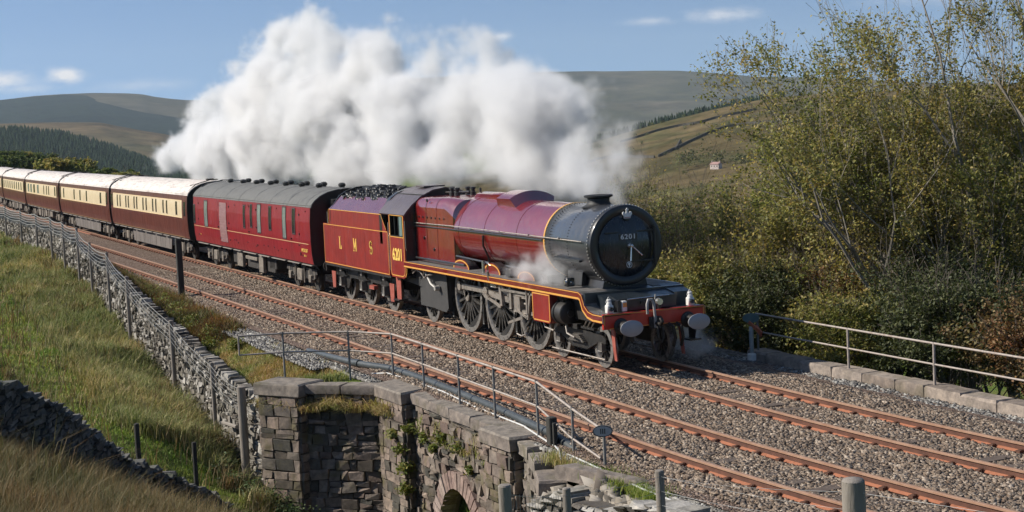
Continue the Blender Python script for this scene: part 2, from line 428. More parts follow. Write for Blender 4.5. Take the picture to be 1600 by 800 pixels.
def moor(name, cols, s, stretch=(1, 1, 1), dark=None, bump=1.0, bd=3.0):
    """moorland colours in broad patches with fine streaks"""
    m, nt, b = newmat(name)
    tc = N(nt, 'ShaderNodeTexCoord'); mp = N(nt, 'ShaderNodeMapping'); mp.inputs['Scale'].default_value = stretch
    nt.links.new(tc.outputs['Object'], mp.inputs[0])
    a = N(nt, 'ShaderNodeTexNoise', i_Scale=s, i_Detail=8, i_Roughness=.6); d = N(nt, 'ShaderNodeTexNoise', i_Scale=s*9, i_Detail=8, i_Roughness=.7)
    nt.links.new(mp.outputs[0], a.inputs['Vector']); nt.links.new(mp.outputs[0], d.inputs['Vector'])
    n_ = len(cols)
    r = ramp(nt, [(.34+.32*i/(n_-1), c_) for i, c_ in enumerate(cols)], a.outputs['Fac'])
    r2 = ramp(nt, [(.35, (.6, .6, .6)), (.65, (1.35, 1.35, 1.35))], d.outputs['Fac'])
    mu = N(nt, 'ShaderNodeMixRGB', blend_type='MULTIPLY'); mu.inputs[0].default_value = 1
    nt.links.new(r.outputs[0], mu.inputs[1]); nt.links.new(r2.outputs[0], mu.inputs[2])
    nt.links.new(mu.outputs[0], b.inputs['Base Color']); b.inputs['Roughness'].default_value = 1; b.inputs['Specular IOR Level'].default_value = 0
    bp = N(nt, 'ShaderNodeBump', i_Strength=bump, i_Distance=bd); nt.links.new(d.outputs['Fac'], bp.inputs['Height']); nt.links.new(bp.outputs[0], b.inputs['Normal'])
    return m, nt, b, mu
FAR_L = [(90.5,1.35),(87.18,1.55),(84.14,1.61),(82.89,1.71),(82.05,1.72),(80.99,1.72),(79.93,1.66),(79.39,1.61),(79.08,1.51),(78.54,1.42),(78.0,1.35),(77.13,1.29),(75.16,1.18),(72.96,.7),(70,-.2)]
FOR_L = [(90.5,1.33),(87.18,1.54),(84.14,1.60),(82.89,1.70),(82.05,1.71),(81.3,1.68),(80.46,1.50),(79.31,1.22),(78.02,1.02),(76.93,.88),(74,.4),(70,-.6)]
FAR_R = [(78,.2),(76.05,1.0),(73.81,1.5),(71.11,1.74),(67.5,1.78),(64.79,1.74),(63.22,1.68),(60.98,1.59),(60.09,1.5),(59.43,1.4),(58.1,1.22),(56.57,1.12),(54.83,.97),(52.27,.7),(49.14,.48),(46.12,.17),(42,-.1)]
MID_L = [(90.5,.9),(87.23,.89),(84.19,.82),(82.95,.79),(81.48,.74),(80.85,.69),(80.43,.58),(80.01,.48),(79.58,.37),(78.73,.19),(77.88,-.11),(76.59,-.58),(74.63,-1.17),(70,-1.8)]
CON_L = [(90.5,.7),(86.24,.66),(84.21,.5),(83.59,.52),(82.97,.40),(82.14,.28),(81.52,.07),(80.89,-.12),(80.06,-.48),(79.44,-.78),(78.8,-1.03),(77.51,-1.32),(75,-1.8),(72,-2.1)]
MID_R = [(72,-2.3),(67.21,-1.53),(65.37,-1.12),(63.78,-.79),(62.52,-.49),(61.73,-.3),(60.6,-.08),(59.47,.13),(58.13,.34),(56.81,.45),(55.5,.47),(53.34,.47),(49.14,.5),(46.12,.42),(41,.3)]
mm, _, _, _ = moor('moor_far', [(.035,.036,.026),(.09,.078,.05),(.06,.058,.034),(.11,.09,.06)], .0011, (1, 1, 3))
hill('far_fell', FAR_L, 3300, 5200, -.9, mm, 'long grassy fell top on the skyline behind the plantation', seed=3, amp=.6)
hill('far_fell', FAR_R, 3000, 5400, -1.4, mm, 'broad bare brown moor on the skyline behind the steam', seed=8, amp=.8)
mf, nt_, b_, mu_ = moor('forest_far', [(.006,.012,.009),(.014,.024,.016),(.009,.017,.012)], .004, (1, 1, 2.5), bump=1, bd=6)
hill('wooded_fell', FOR_L, 2900, 5150, -.6, mf, 'dark conifer covered fellside on the skyline at the far left', seed=4, amp=.5, naz=500)
mb_, _, _, _ = moor('moor_mid', [(.075,.06,.035),(.14,.10,.055),(.10,.088,.045),(.15,.12,.07)], .0022, (1, 1, 4))
hill('brown_moor', MID_L, 1500, 2700, -1.6, mb_, 'rounded brown moor below the dark wooded fell', seed=5, amp=.5)
mr_, ntr, br, mur = moor('moor_right', [(.045,.042,.02),(.11,.084,.042),(.07,.066,.03),(.14,.105,.056),(.075,.08,.033)], .006, (1, 1, 3), bd=1.2)
VR = hill('rough_pasture_hill', MID_R, 300, 1150, -7.5, mr_, 'olive and brown pasture hill crossed by stone walls', seed=6, amp=.35, nd=110, naz=420, shape=.62)
mc_, _, _, _ = moor('forest_floor', [(.02,.03,.015),(.04,.05,.02)], .01)
VC = hill('plantation_slope', CON_L, 1000, 1700, -1.9, mc_, 'slope below the brown moor where the conifers stand', seed=9, amp=.25)

# conifer plantation: uncountable small trees
def conifers(name, pts, hs, mat, label):
    n = len(pts); k = 6; vs = []; fs = []
    ang = np.arange(k)/k*2*np.pi; b = 0
    V = []; F = []
    for lv in range(3):
        z0 = .08+.28*lv; z1 = min(z0+.5, 1.0); r = .26-.075*lv
        ring = np.stack([np.cos(ang)*r, np.sin(ang)*r, np.full(k, z0)], 1)
        V.append(np.vstack([ring, [[0, 0, z1]]])); F += [(b+i, b+(i+1) % k, b+k) for i in range(k)]; b += k+1
    T = np.vstack(V); F = np.array(F)
    P = pts[:, None, :] + T[None]*hs[:, None, None]*np.array([1, 1, 1])
    FF = F[None]+(np.arange(n)*len(T))[:, None, None]
    o = npmesh(name, P.reshape(-1, 3), FF.reshape(-1, 3), mat)
    return tag(o, label, 'trees', kind='stuff')
def on_hill(V, n, t0, t1, a0=0, a1=1, seed=0, dens=None):
    r = np.random.default_rng(seed); nr, nc = V.shape[:2]; nr0 = int(nr*.87)
    i = (t0+(t1-t0)*r.random(n))*nr0; j = (a0+(a1-a0)*r.random(n))*(nc-2)
    i0 = i.astype(int); j0 = j.astype(int); fi = (i-i0)[:, None]; fj = (j-j0)[:, None]
    p = (V[i0, j0]*(1-fi)+V[i0+1, j0]*fi)*(1-fj)+(V[i0, j0+1]*(1-fi)+V[i0+1, j0+1]*fi)*fj
    return p
CONM = noisy('conifer_far', [(.010,.020,.011),(.018,.034,.016),(.028,.045,.02)], scale=.05, rough=1, spec=.1)
pc = on_hill(VC, 9000, .25, 1.0, .0, 1, 11)
conifers('conifer_plantation', pc, rng.uniform(5, 9, len(pc)), CONM, 'dark conifer plantation running down under the brown moor')
# trees along the skyline of the near right hill, following its top
pr = on_hill(VR, 420, .93, .985, .52, .80, 12)
conifers('shelter_belt', pr, rng.uniform(2.5, 5.5, len(pr)), CONM, 'thin dark belt of trees along the crest of the pasture hill')
# bushes on the hill
pb = on_hill(VR, 260, .05, .9, .2, .95, 14)
# stone walls over the pasture hill
def hill_walls():
    st = noisy('wall_far', [(.06,.055,.045),(.11,.10,.085)], scale=.5, rough=1, spec=.1)
    lines = [[(62.9,-.86),(62.42,-.74),(61.51,-.50),(60.38,-.33),(59.26,-.10),(57.92,.10)], [(61.6,-1.42),(60.97,-1.20),(60.17,-.83),(59.49,-.55),(58.82,-.45),(58.38,-.40),(56.61,-.42),(55,-.5)],
             [(60.97,-1.20),(60.6,-.6),(60.3,-.33)], [(64.3,-1.6),(63.4,-1.35),(62.3,-1.4),(61.6,-1.42)]]
    flat = VR.reshape(-1, 3); d = flat-O3; azs = np.degrees(np.arctan2(-d[:, 0], d[:, 1])); els = np.degrees(np.arctan2(d[:, 2], np.hypot(d[:, 0], d[:, 1])))
    for q, ln in enumerate(lines):
        b = MB(); pts = []
        for i in range(len(ln)-1):
            for k in range(8):
                a = ln[i][0]+(ln[i+1][0]-ln[i][0])*k/8; e = ln[i][1]+(ln[i+1][1]-ln[i][1])*k/8
                j = np.argmin((azs-a)**2+(els-e)**2); pts.append(Vector(flat[j]))
        pts = [p for i, p in enumerate(pts) if i == 0 or (p-pts[i-1]).length > 2]
        for _ in range(4): pts = [pts[0]]+[(pts[i-1]+pts[i]*2+pts[i+1])/4 for i in range(1, len(pts)-1)]+[pts[-1]]
        for i in range(len(pts)-1):
            d_ = (pts[i+1]-pts[i]); n_ = Vector((-d_.y, d_.x, 0)).normalized()*.3; h = Vector((0, 0, 1.2)); dn = Vector((0, 0, -2.5))
            b.add([pts[i]-n_+dn, pts[i]+n_+dn, pts[i+1]+n_+dn, pts[i+1]-n_+dn, pts[i]-n_+h, pts[i]+n_+h, pts[i+1]+n_+h, pts[i+1]-n_+h], [(0,1,2,3), (4,5,6,7), (0,1,5,4), (1,2,6,5), (2,3,7,6), (3,0,4,7)])
        o = b.build('field_wall', st)
        tag(o, ['upper field wall curving under the crest of the pasture hill', 'middle field wall sweeping across the pasture hill', 'short field wall joining the two long walls on the pasture hill', 'lowest field wall beside the valley bottom trees'][q], 'wall', 'field walls on the pasture hill')
    return flat, azs, els
HF, HA, HE = hill_walls()
def hp(a, e):
    return Vector(HF[np.argmin((HA-a)**2+(HE-e)**2)])
# farmhouse
p = hp(59.55, -1.95)
f = empty('farmhouse', p+Vector((0, 0, .6)), R(25), label='small pale farmhouse with reddish roof among dark trees on the hillside', cat='house'); f['_org'] = None; f.scale = (.4, .4, .4)
b = MB(); b.box(-5, 5, -3, 3, -1.5, 3.6); b.prism([(-3, 3.6), (3, 3.6), (0, 5.6)], 'X', -5, 5)
b.build('wall', noisy('farm_wall', [(.5,.42,.38),(.6,.5,.46)], scale=.6), f)
b = MB(); 
for s_ in (-1, 1): b.add([(-5.3, 0, 5.75), (5.3, 0, 5.75), (5.3, s_*3.4, 3.45), (-5.3, s_*3.4, 3.45), (-5.3, 0, 5.6), (5.3, 0, 5.6), (5.3, s_*3.4, 3.3), (-5.3, s_*3.4, 3.3)], [(0,1,2,3), (4,5,6,7), (0,1,5,4), (1,2,6,5), (2,3,7,6), (3,0,4,7)])
b.build('roof', noisy('farm_roof', [(.30,.17,.15),(.38,.24,.21)], scale=.8), f)
for x_ in (-4.4, 4.4): MB().box(x_-.5, x_+.5, -.4, .4, 5, 6.9).build('chimney', noisy('farm_ch', [(.35,.3,.26)]), f)
for x_ in (-3, 0, 3): MB().box(x_-.5, x_+.5, -3.06, -2.98, 1, 2.3).build('window', noisy('farm_win', [(.03,.035,.04)], rough=.2), f)
# ------------------------------------------------------------------ railway
RAILM = noisy('rail_rust', [(.22,.082,.04),(.38,.145,.075),(.29,.11,.058)], scale=5, rough=.8, bump=.2, bscale=60, bdist=.004)
RAILT = noisy('rail_head', [(.34,.19,.12),(.46,.29,.20)], scale=4, rough=.5, metal=.2)
def sweep(prof, x0, x1, off, z, step=1.0, mats=0):
    """profile (v,z) list closed, swept along the line at offset off"""
    b = MB(); n = int(abs(x1-x0)/step)+1; K = len(prof); base = 0
    for i in range(n):
        x = x0+(x1-x0)*i/(n-1); a = hdg(x)
        for v, zz in prof:
            p = tpt(x, off+v, z+zz); b.v.append(tuple(p))
    for i in range(n-1):
        for k in range(K):
            a = i*K+k; c = i*K+(k+1) % K
            b.f.append((a, c, c+K, a+K)); b.m.append(mats[k] if isinstance(mats, list) else mats)
    b.f.append(tuple(range(K))); b.m.append(0); b.f.append(tuple((n-1)*K+k for k in range(K))[::-1]); b.m.append(0)
    return b
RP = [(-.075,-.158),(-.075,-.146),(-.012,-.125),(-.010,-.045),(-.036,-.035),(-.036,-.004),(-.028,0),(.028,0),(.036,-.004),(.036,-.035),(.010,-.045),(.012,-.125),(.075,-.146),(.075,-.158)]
RM = [0, 0, 3, 3, 1, 1, 1, 1, 1, 3, 3, 0, 0, 0]  # web and head underside: dark grime, with the head's shadow line painted in
def railway(off, label, l1, l2):
    t = empty('railway_track', tpt(0, off, -.16), label=label, cat='railway track', group='parallel railway tracks'); t['_org'] = tuple(t.location)
    for s_, lb in ((-1, l1), (1, l2)):
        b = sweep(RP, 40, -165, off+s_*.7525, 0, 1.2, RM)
        # fastenings: one clip and pad either side of the foot at every sleeper
        x = 38.0
        while x > -75:
            a = hdg(x)
            for q in (-1, 1):
                p = tpt(x, off+s_*.7525+q*.115, -.135)
                b.cbox(p, .10, .07, .05, 2, rotm(0, 0, a)); 
                p2 = tpt(x, off+s_*.7525+q*.075, -.118); b.cbox(p2, .06, .07, .035, 2, rotm(0, 0, a))
            x -= .65
        o = b.build('rail', [RAILM, RAILT, noisy('clip', [(.07,.032,.02),(.12,.052,.03)], scale=9), noisy('rail_web_grime_shade', [(.08,.036,.024),(.14,.06,.038)], scale=6, rough=.9)], t); tag(o, lb)
    # sleepers nearly buried in ballast: concrete tops at ballast level
    b = MB(); x = 38.0
    while x > -28:
        a = hdg(x); b.cbox(tpt(x, off, -.235), .26, 2.5, .13, 0, rotm(0, 0, a)); x -= .65
    o = b.build('sleepers', noisy('sleeper', [(.07,.05,.04),(.13,.10,.08)], scale=6, rough=.95), t); tag(o, kind='stuff')
    return t
railway(0, 'railway track under the steam train, farther from the embankment wall', 'running rail under the near wheels of the train', 'running rail under the far wheels of the train')
railway(-3.4738, 'empty railway track nearer to the parapet and stone walls', 'rail nearest to the bridge parapet', 'second rail from the bridge parapet')

# ballast bed + loose stones
def mat_ballast(name, cols, sc=17):
    m, nt, b = newmat(name); tc = N(nt, 'ShaderNodeTexCoord')
    v = N(nt, 'ShaderNodeTexVoronoi', i_Scale=sc); v2 = N(nt, 'ShaderNodeTexVoronoi', feature='DISTANCE_TO_EDGE', i_Scale=sc)
    wn = N(nt, 'ShaderNodeTexWhiteNoise')
    nt.links.new(tc.outputs['Object'], v.inputs['Vector']); nt.links.new(tc.outputs['Object'], v2.inputs['Vector'])
    nt.links.new(v.outputs['Position'], wn.inputs['Vector'])
    big = N(nt, 'ShaderNodeTexNoise', i_Scale=.5, i_Detail=3); nt.links.new(tc.outputs['Object'], big.inputs['Vector'])
    r = ramp(nt, [((i+.5)/len(cols), c_) for i, c_ in enumerate(cols)], wn.outputs['Value'])
    nt.links.new(r.outputs[0], b.inputs['Base Color']); b.inputs['Roughness'].default_value = .95; b.inputs['Specular IOR Level'].default_value = .2
    bp = N(nt, 'ShaderNodeBump', i_Strength=1, i_Distance=.05); mr = N(nt, 'ShaderNodeMapRange'); mr.inputs[2].default_value = .35
    nt.links.new(v2.outputs[0], mr.inputs[0]); nt.links.new(mr.outputs[0], bp.inputs['Height']); nt.links.new(bp.outputs[0], b.inputs['Normal'])
    return m
BALM = mat_ballast('ballast_stone', [(.09,.062,.048),(.20,.14,.11),(.28,.21,.165),(.15,.095,.07),(.36,.28,.23)])
def strip(name, v0, v1, x0, x1, zf, mat, label, nv=14, dx=.6):
    n = int((x0-x1)/dx)+1; P = np.zeros((n, nv, 3))
    for i in range(n):
        x = x0+(x1-x0)*i/(n-1)
        for k in range(nv):
            v = v0+(v1-v0)*k/(nv-1); P[i, k] = tpt(x, v, zf(x, v))
    i, j = np.meshgrid(np.arange(n-1), np.arange(nv-1), indexing='ij'); a = (i*nv+j).ravel()
    o = npmesh(name, P.reshape(-1, 3), np.stack([a, a+nv, a+nv+1, a+1], 1), mat, smooth=True, fs=4)
    return tag(o, label, kind='structure')
def bal_z(x, v):
    e = max(0, -5.0-v, v-2.0)
    return -.185 - min(e, 1)*.12 - .02*math.cos(v*3.7)
strip('ballast_bed', -5.28, 3.45, 40, -165, bal_z, BALM, 'brown stone ballast bed under both tracks', nv=24)
def stones(name, n, fx, fz, size, mat, label, seed=1, flat=.7):
    r = np.random.default_rng(seed)
    T = np.array([(-1,-1,-1),(1,-1,-1),(1,1,-1),(-1,1,-1),(-1,-1,1),(1,-1,1),(1,1,1),(-1,1,1)], float)*.5
    Q = np.array([(0,1,5,4),(1,2,6,5),(2,3,7,6),(3,0,4,7),(4,5,6,7)])
    x, y = fx(r, n); z = fz(x, y)
    s = r.uniform(*size, n)
    P = T[None]*(1+r.uniform(-.35, .35, (n, 8, 3)))*s[:, None, None]*np.stack([r.uniform(.8, 1.4, n), r.uniform(.7, 1.2, n), r.uniform(.5, .95, n)], 1)[:, None, :]
    a = r.uniform(0, 6.28, n); tx = r.uniform(-.5, .5, n); ty = r.uniform(-.5, .5, n)
    c_, s_ = np.cos(a)[:, None], np.sin(a)[:, None]
    X = P[..., 0]*c_-P[..., 1]*s_; Y = P[..., 0]*s_+P[..., 1]*c_; Z_ = P[..., 2]+P[..., 0]*tx[:, None]+P[..., 1]*ty[:, None]
    W = np.stack([X+x[:, None], Y+y[:, None], Z_+z[:, None]], -1)
    F = Q[None]+(np.arange(n)*8)[:, None, None]
    o = npmesh(name, W.reshape(-1, 3), F.reshape(-1, 4), mat, fs=4)
    return tag(o, label, 'ballast', kind='stuff')
def mat_stones(name, cols):
    m, nt, b = newmat(name); g_ = N(nt, 'ShaderNodeNewGeometry')
    r = ramp(nt, [((i+.5)/len(cols), c_) for i, c_ in enumerate(cols)], g_.outputs['Random Per Island'])
    nt.links.new(r.outputs[0], b.inputs['Base Color']); b.inputs['Roughness'].default_value = .93; b.inputs['Specular IOR Level'].default_value = .25
    return m
ST1 = mat_stones('ballast_brown', [(.075,.056,.043),(.18,.135,.10),(.29,.225,.17),(.13,.088,.06),(.42,.35,.28),(.22,.17,.13),(.12,.10,.085)])
ST2 = mat_stones('ballast_grey', [(.085,.08,.075),(.17,.16,.15),(.28,.27,.25),(.12,.11,.10),(.40,.39,.36)])
def fx1(r, n):
    # denser towards the camera
    u = r.random(n); x = 16-58*u**1.35; v = r.uniform(-5.0, 2.4, n)
    for o_ in (-4.2263, -2.7213, -.7525, .7525):
        d = v-o_; v = np.where(np.abs(d) < .13, o_+np.sign(d+1e-6)*(.13+r.random(n)*.12), v)
    return x, ytr(x)+v
bz = np.vectorize(lambda x, v: bal_z(x, v))
def fz1(x, y):
    v = y-ytr(x); return np.where(v > 2, -.185-(v-2)*.12, np.where(v < -5, -.185-(-5-v)*.12, -.185))-.02*np.cos(v*3.7)+.012+vn(x, y, 1.1, 4)*.05
stones('loose_ballast', 210000, fx1, fz1, (.03, .062), ST1, 'rust brown ballast stones between and beside the rails', 3)
def fx2(r, n):
    u = r.random(n); x = 16-50*u**1.3; k = r.random(n) < .62
    v = np.where(k, -5.85+r.random(n)*.95, 2.3+r.random(n)*1.1)
    v = np.where(k & (x < -7), -6.0+r.random(n)*1.1, v)
    v = np.where(~k, v, np.where((x > -7.5) & (x < -4), np.maximum(v, -5.5), v)); lim = np.where((x > -4.2) & (x < 5), -4.9, np.where(x >= 5, -5.35, -6.1)); v = np.where(v < lim, lim+r.random(n)*.12, v)
    return x, ytr(x)+v
stones('cess_gravel', 42000, fx2, lambda x, y: -.325+0*x+vn(x, y, 1.1, 4)*.06+.03*(np.abs(y-ytr(x)+5.2) < .4), (.03, .07), ST2, 'grey gravel along the edges of the railway', 4)
GRV = mat_ballast('cess_stone', [(.10,.095,.085),(.20,.19,.17),(.30,.28,.26),(.14,.13,.12)])
strip('gravel_edge', 3.45, 3.86, 40, -120, lambda x, v: -.312, GRV, 'grey gravel strip beside the far kerb', nv=3)
strip('gravel_margin', -5.3, -4.9, 40, -60, lambda x, v: -.30+.0*v, GRV, 'grey gravel margin at the near edge of the ballast', nv=4)
# ------------------------------------------------------------------ paints
def paint(name, c0, c1, rough=.22, coat=.4, dirt=.25, scale=1.1, spec=.5, grime=(.05,.04,.035)):
    m, nt, b = newmat(name); tc = N(nt, 'ShaderNodeTexCoord')
    n1 = N(nt, 'ShaderNodeTexNoise', i_Scale=scale, i_Detail=6, i_Roughness=.65); nt.links.new(tc.outputs['Object'], n1.inputs['Vector'])
    r = ramp(nt, [(.35, c0), (.65, c1)], n1.outputs['Fac'])
    mp = N(nt, 'ShaderNodeMapping'); mp.inputs['Scale'].default_value = (3.5, 3.5, .5); nt.links.new(tc.outputs['Object'], mp.inputs[0])
    n2 = N(nt, 'ShaderNodeTexNoise', i_Scale=2.2, i_Detail=8, i_Roughness=.7); nt.links.new(mp.outputs[0], n2.inputs['Vector'])
    mr = N(nt, 'ShaderNodeMapRange'); mr.inputs[1].default_value = .52; mr.inputs[2].default_value = .78; mr.inputs[4].default_value = dirt
    nt.links.new(n2.outputs['Fac'], mr.inputs[0])
    mx = N(nt, 'ShaderNodeMixRGB'); mx.inputs[2].default_value = (*grime, 1)
    nt.links.new(mr.outputs[0], mx.inputs[0]); nt.links.new(r.outputs[0], mx.inputs[1]); nt.links.new(mx.outputs[0], b.inputs['Base Color'])
    rr = N(nt, 'ShaderNodeMapRange'); rr.inputs[1].default_value = .4; rr.inputs[2].default_value = .75; rr.inputs[3].default_value = rough; rr.inputs[4].default_value = min(rough+.25, 1)
    nt.links.new(n2.outputs['Fac'], rr.inputs[0]); nt.links.new(rr.outputs[0], b.inputs['Roughness'])
    b.inputs['Coat Weight'].default_value = coat; b.inputs['Coat Roughness'].default_value = .12; b.inputs['Specular IOR Level'].default_value = spec
    n3 = N(nt, 'ShaderNodeTexNoise', i_Scale=2.5, i_Detail=2); nt.links.new(tc.outputs['Object'], n3.inputs['Vector'])
    bp = N(nt, 'ShaderNodeBump', i_Strength=.06, i_Distance=.02); nt.links.new(n3.outputs['Fac'], bp.inputs['Height']); nt.links.new(bp.outputs[0], b.inputs['Normal'])
    return m
CRIM = paint('crimson_paint', (.165,.004,.004), (.22,.006,.006), .3, 1.0, .35); CRIM.node_tree.nodes['Principled BSDF'].inputs['Coat IOR'].default_value = 2.5; CRIM.node_tree.nodes['Principled BSDF'].inputs['Coat Roughness'].default_value = .05
CRIM2 = paint('tender_crimson', (.20,.014,.010), (.27,.022,.014), .35, .25, .45, 1.6)
BLACK = paint('black_paint', (.012,.012,.014), (.022,.022,.024), .3, .3, .5, grime=(.05,.045,.04))
SMOKE = paint('smokebox_black', (.025,.027,.031), (.042,.044,.05), .36, .7, .5, grime=(.08,.075,.07))
DOORB = paint('door_black', (.008,.011,.015), (.014,.018,.022), .22, .4, .3)
GRIME = noisy('oily_grime', [(.006,.006,.006),(.016,.014,.012),(.034,.029,.025)], scale=4, rough=.55, bump=.3, bscale=25, bdist=.01)
ASHP = noisy('firebox_grey', [(.03,.03,.03),(.055,.052,.05)], scale=2.5, rough=.7, bump=.2, bscale=18, bdist=.01)
STEEL = noisy('oiled_steel', [(.20,.17,.14),(.38,.34,.30),(.27,.22,.18)], scale=7, rough=.38, metal=.65, r2=.6)
BRIGHT = noisy('bright_steel', [(.55,.53,.5),(.75,.73,.7)], scale=5, rough=.25, metal=.85)
RIMM = noisy('tyre_rim', [(.05,.048,.045),(.34,.32,.30),(.07,.066,.06)], scale=6, rough=.35, metal=.5)
BEAM = paint('buffer_beam_red', (.42,.022,.010), (.50,.03,.014), .35, .3, .25)
LINE = noisy('lining_straw', [(.62,.30,.05),(.72,.38,.08)], scale=8, rough=.5)
GOLD = noisy('gold_leaf', [(.80,.50,.09),(.92,.62,.16)], scale=9, rough=.45)
GREYP = noisy('buffer_grey', [(.28,.29,.31),(.36,.37,.39)], scale=3, rough=.42, metal=.3, r2=.6)
WHITE = noisy('white_paint', [(.62,.61,.57),(.8,.79,.76)], scale=9, rough=.5)
RPLATE = noisy('platform_grey', [(.06,.057,.052),(.14,.13,.12),(.10,.09,.085)], scale=3, rough=.55, r2=.8)
GLASS = noisy('dark_glass', [(.02,.022,.025),(.03,.033,.035)], scale=2, rough=.06, spec=.8)
REDU = noisy('red_oxide', [(.25,.05,.03),(.38,.10,.07)], scale=6, rough=.6)
COALM = mat_stones('coal', [(.006,.006,.007),(.014,.014,.015),(.025,.025,.027),(.010,.010,.010)]); COALM.node_tree.nodes['Principled BSDF'].inputs['Roughness'].default_value = .32

def text(s, size, mat, parent, loc, rot, name='lettering', ext=.006, bold=.02, space=1.0, sx=1.0, align='CENTER'):
    cu = bpy.data.curves.new(name, 'FONT'); cu.body = s; cu.size = size; cu.extrude = ext; cu.offset = bold*size; cu.align_x = align; cu.align_y = 'CENTER'; cu.space_character = space
    t = bpy.data.objects.new(name, cu); COL.objects.link(t)
    bpy.context.view_layer.update(); dg = bpy.context.evaluated_depsgraph_get()
    me = bpy.data.meshes.new_from_object(t.evaluated_get(dg)); bpy.data.objects.remove(t)
    me.materials.clear(); me.materials.append(mat)
    o = bpy.data.objects.new(name, me); COL.objects.link(o)
    o.parent = parent; CH.setdefault(parent.name, []).append(o)
    o.location = loc; o.rotation_euler = rot; o.scale = (sx, 1, 1)
    return o

SPK = noisy('spoke_steel', [(.018,.017,.016),(.05,.046,.042),(.11,.10,.09)], scale=7, rough=.45, metal=.3)
def spoked_wheel(name, parent, x, r, y=-.75, nsp=19, phase=0, balance=None, crank=False, side=-1, rim=RIMM, spoke=STEEL, tyre_w=.13):
    """wheel standing in the x-z plane; face towards -y"""
    b = MB(); c = (x, y, r)
    # tyre + flange + inner rim ring (lathe about y), m0 dark, m1 rim
    prof = [(-.07*1, r-.10), (-.075, r-.075), (-.075, r-.005), (-.06, r), (.05, r), (.06, r+.028), (.075, r+.028), (.08, r-.09), (.03, r-.12), (-.05, r-.12), (-.07, r-.10)]
    b.lathe([(p*(-side*-1 if side < 0 else -1), q) for p, q in prof], c, 'Y', 44, 1)
    hub = r*.17
    b.lathe([(-.10, 0), (-.10, hub*.6), (-.09, hub*.62), (-.085, hub), (.06, hub*1.05), (.06, 0)], c, 'Y', 20, 0)
    for k in range(nsp):
        t = phase + 2*math.pi*k/nsp
        d = Vector((math.cos(t), 0, math.sin(t)))
        p0 = Vector(c)+d*hub*.9; p1 = Vector(c)+d*(r-.11)
        w0, w1, th = .034*r+.012, .022*r+.008, .05
        n_ = Vector((-d.z, 0, d.x))
        yo = Vector((0, 1, 0))
        vs = [p0-n_*w0-yo*th, p0+n_*w0-yo*th, p0+n_*w0+yo*th, p0-n_*w0+yo*th, p1-n_*w1-yo*th*.8, p1+n_*w1-yo*th*.8, p1+n_*w1+yo*th*.8, p1-n_*w1+yo*th*.8]
        b.add(vs, [(0,1,2,3), (4,7,6,5), (0,4,5,1), (1,5,6,2), (2,6,7,3), (3,7,4,0)], 2)
    if balance is not None:
        poly = []
        for k in range(11):
            t = balance-.62+1.24*k/10; poly.append((x+math.cos(t)*(r-.11), r+math.sin(t)*(r-.11)))
        b.prism(poly, 'Y', y-.062, y+.03, 0)
    if crank:
        t = crank; d = Vector((math.cos(t), 0, math.sin(t)))
        q = Vector(c)+d*r*.33
        b.lathe([(-.13, 0), (-.13, .15), (-.05, .17), (0, .17)], (q.x, y, q.z), 'Y', 18, 3)
        b.lathe([(-.12, 0), (-.12, .14), (0, .16)], c, 'Y', 18, 3)
        n_ = Vector((-d.z, 0, d.x))
        a0 = Vector(c); b.add([a0-n_*.16+Vector((0, -.12, 0)), a0+n_*.16+Vector((0, -.12, 0)), q+n_*.15+Vector((0, -.12, 0)), q-n_*.15+Vector((0, -.12, 0)), a0-n_*.16, a0+n_*.16, q+n_*.15, q-n_*.15], [(0,1,2,3), (0,4,5,1), (1,5,6,2), (2,6,7,3), (3,7,4,0)], 3)
    return b.build(name, [GRIME, rim, SPK, STEEL], parent, smooth=35)

# ------------------------------------------------------------------ the locomotive (x back along the engine from the buffer beam, y<0 near side)
L = empty('steam_locomotive', (-7, 0, 0), label='crimson steam locomotive with black smokebox lettered 6201 at the head of the train', cat='steam locomotive')
L['_org'] = (-7., 0., 0.)
# boiler barrel
b = MB()
prof = []
XC = 2.77
for x, r in [(-10.2, .965), (-9.0, .955), (-7.0, .945), (-5.5, .935), (-3.86, .925)]: prof.append((x, r))
b.lathe(prof, (0, 0, XC), 'X', 64, 0)
for x in (-9.6, -7.75, -5.6):      # cladding bands
    r = np.interp(x, [-10.2, -3.86], [.965, .925]); b.lathe([(-.03, r), (-.03, r+.007), (.03, r+.007), (.03, r)], (x, 0, XC), 'X', 64, 0)
b.build('boiler', [CRIM], L, smooth=40)
# straw line and bolts where boiler meets smokebox
b = MB(); b.lathe([(-.035, .925), (-.035, .945), (.035, .945), (.035, .925)], (-3.83, 0, XC), 'X', 64, 1)
for k in range(72):
    t = 2*math.pi*k/72; b.cbox((-3.78, math.cos(t)*.94, XC+math.sin(t)*.94), .05, .025, .025, 0)
b.build('boiler_band', [noisy('dull_brass', [(.5,.38,.2),(.65,.52,.32)], scale=8, rough=.4, metal=.5), LINE], L, smooth=40)
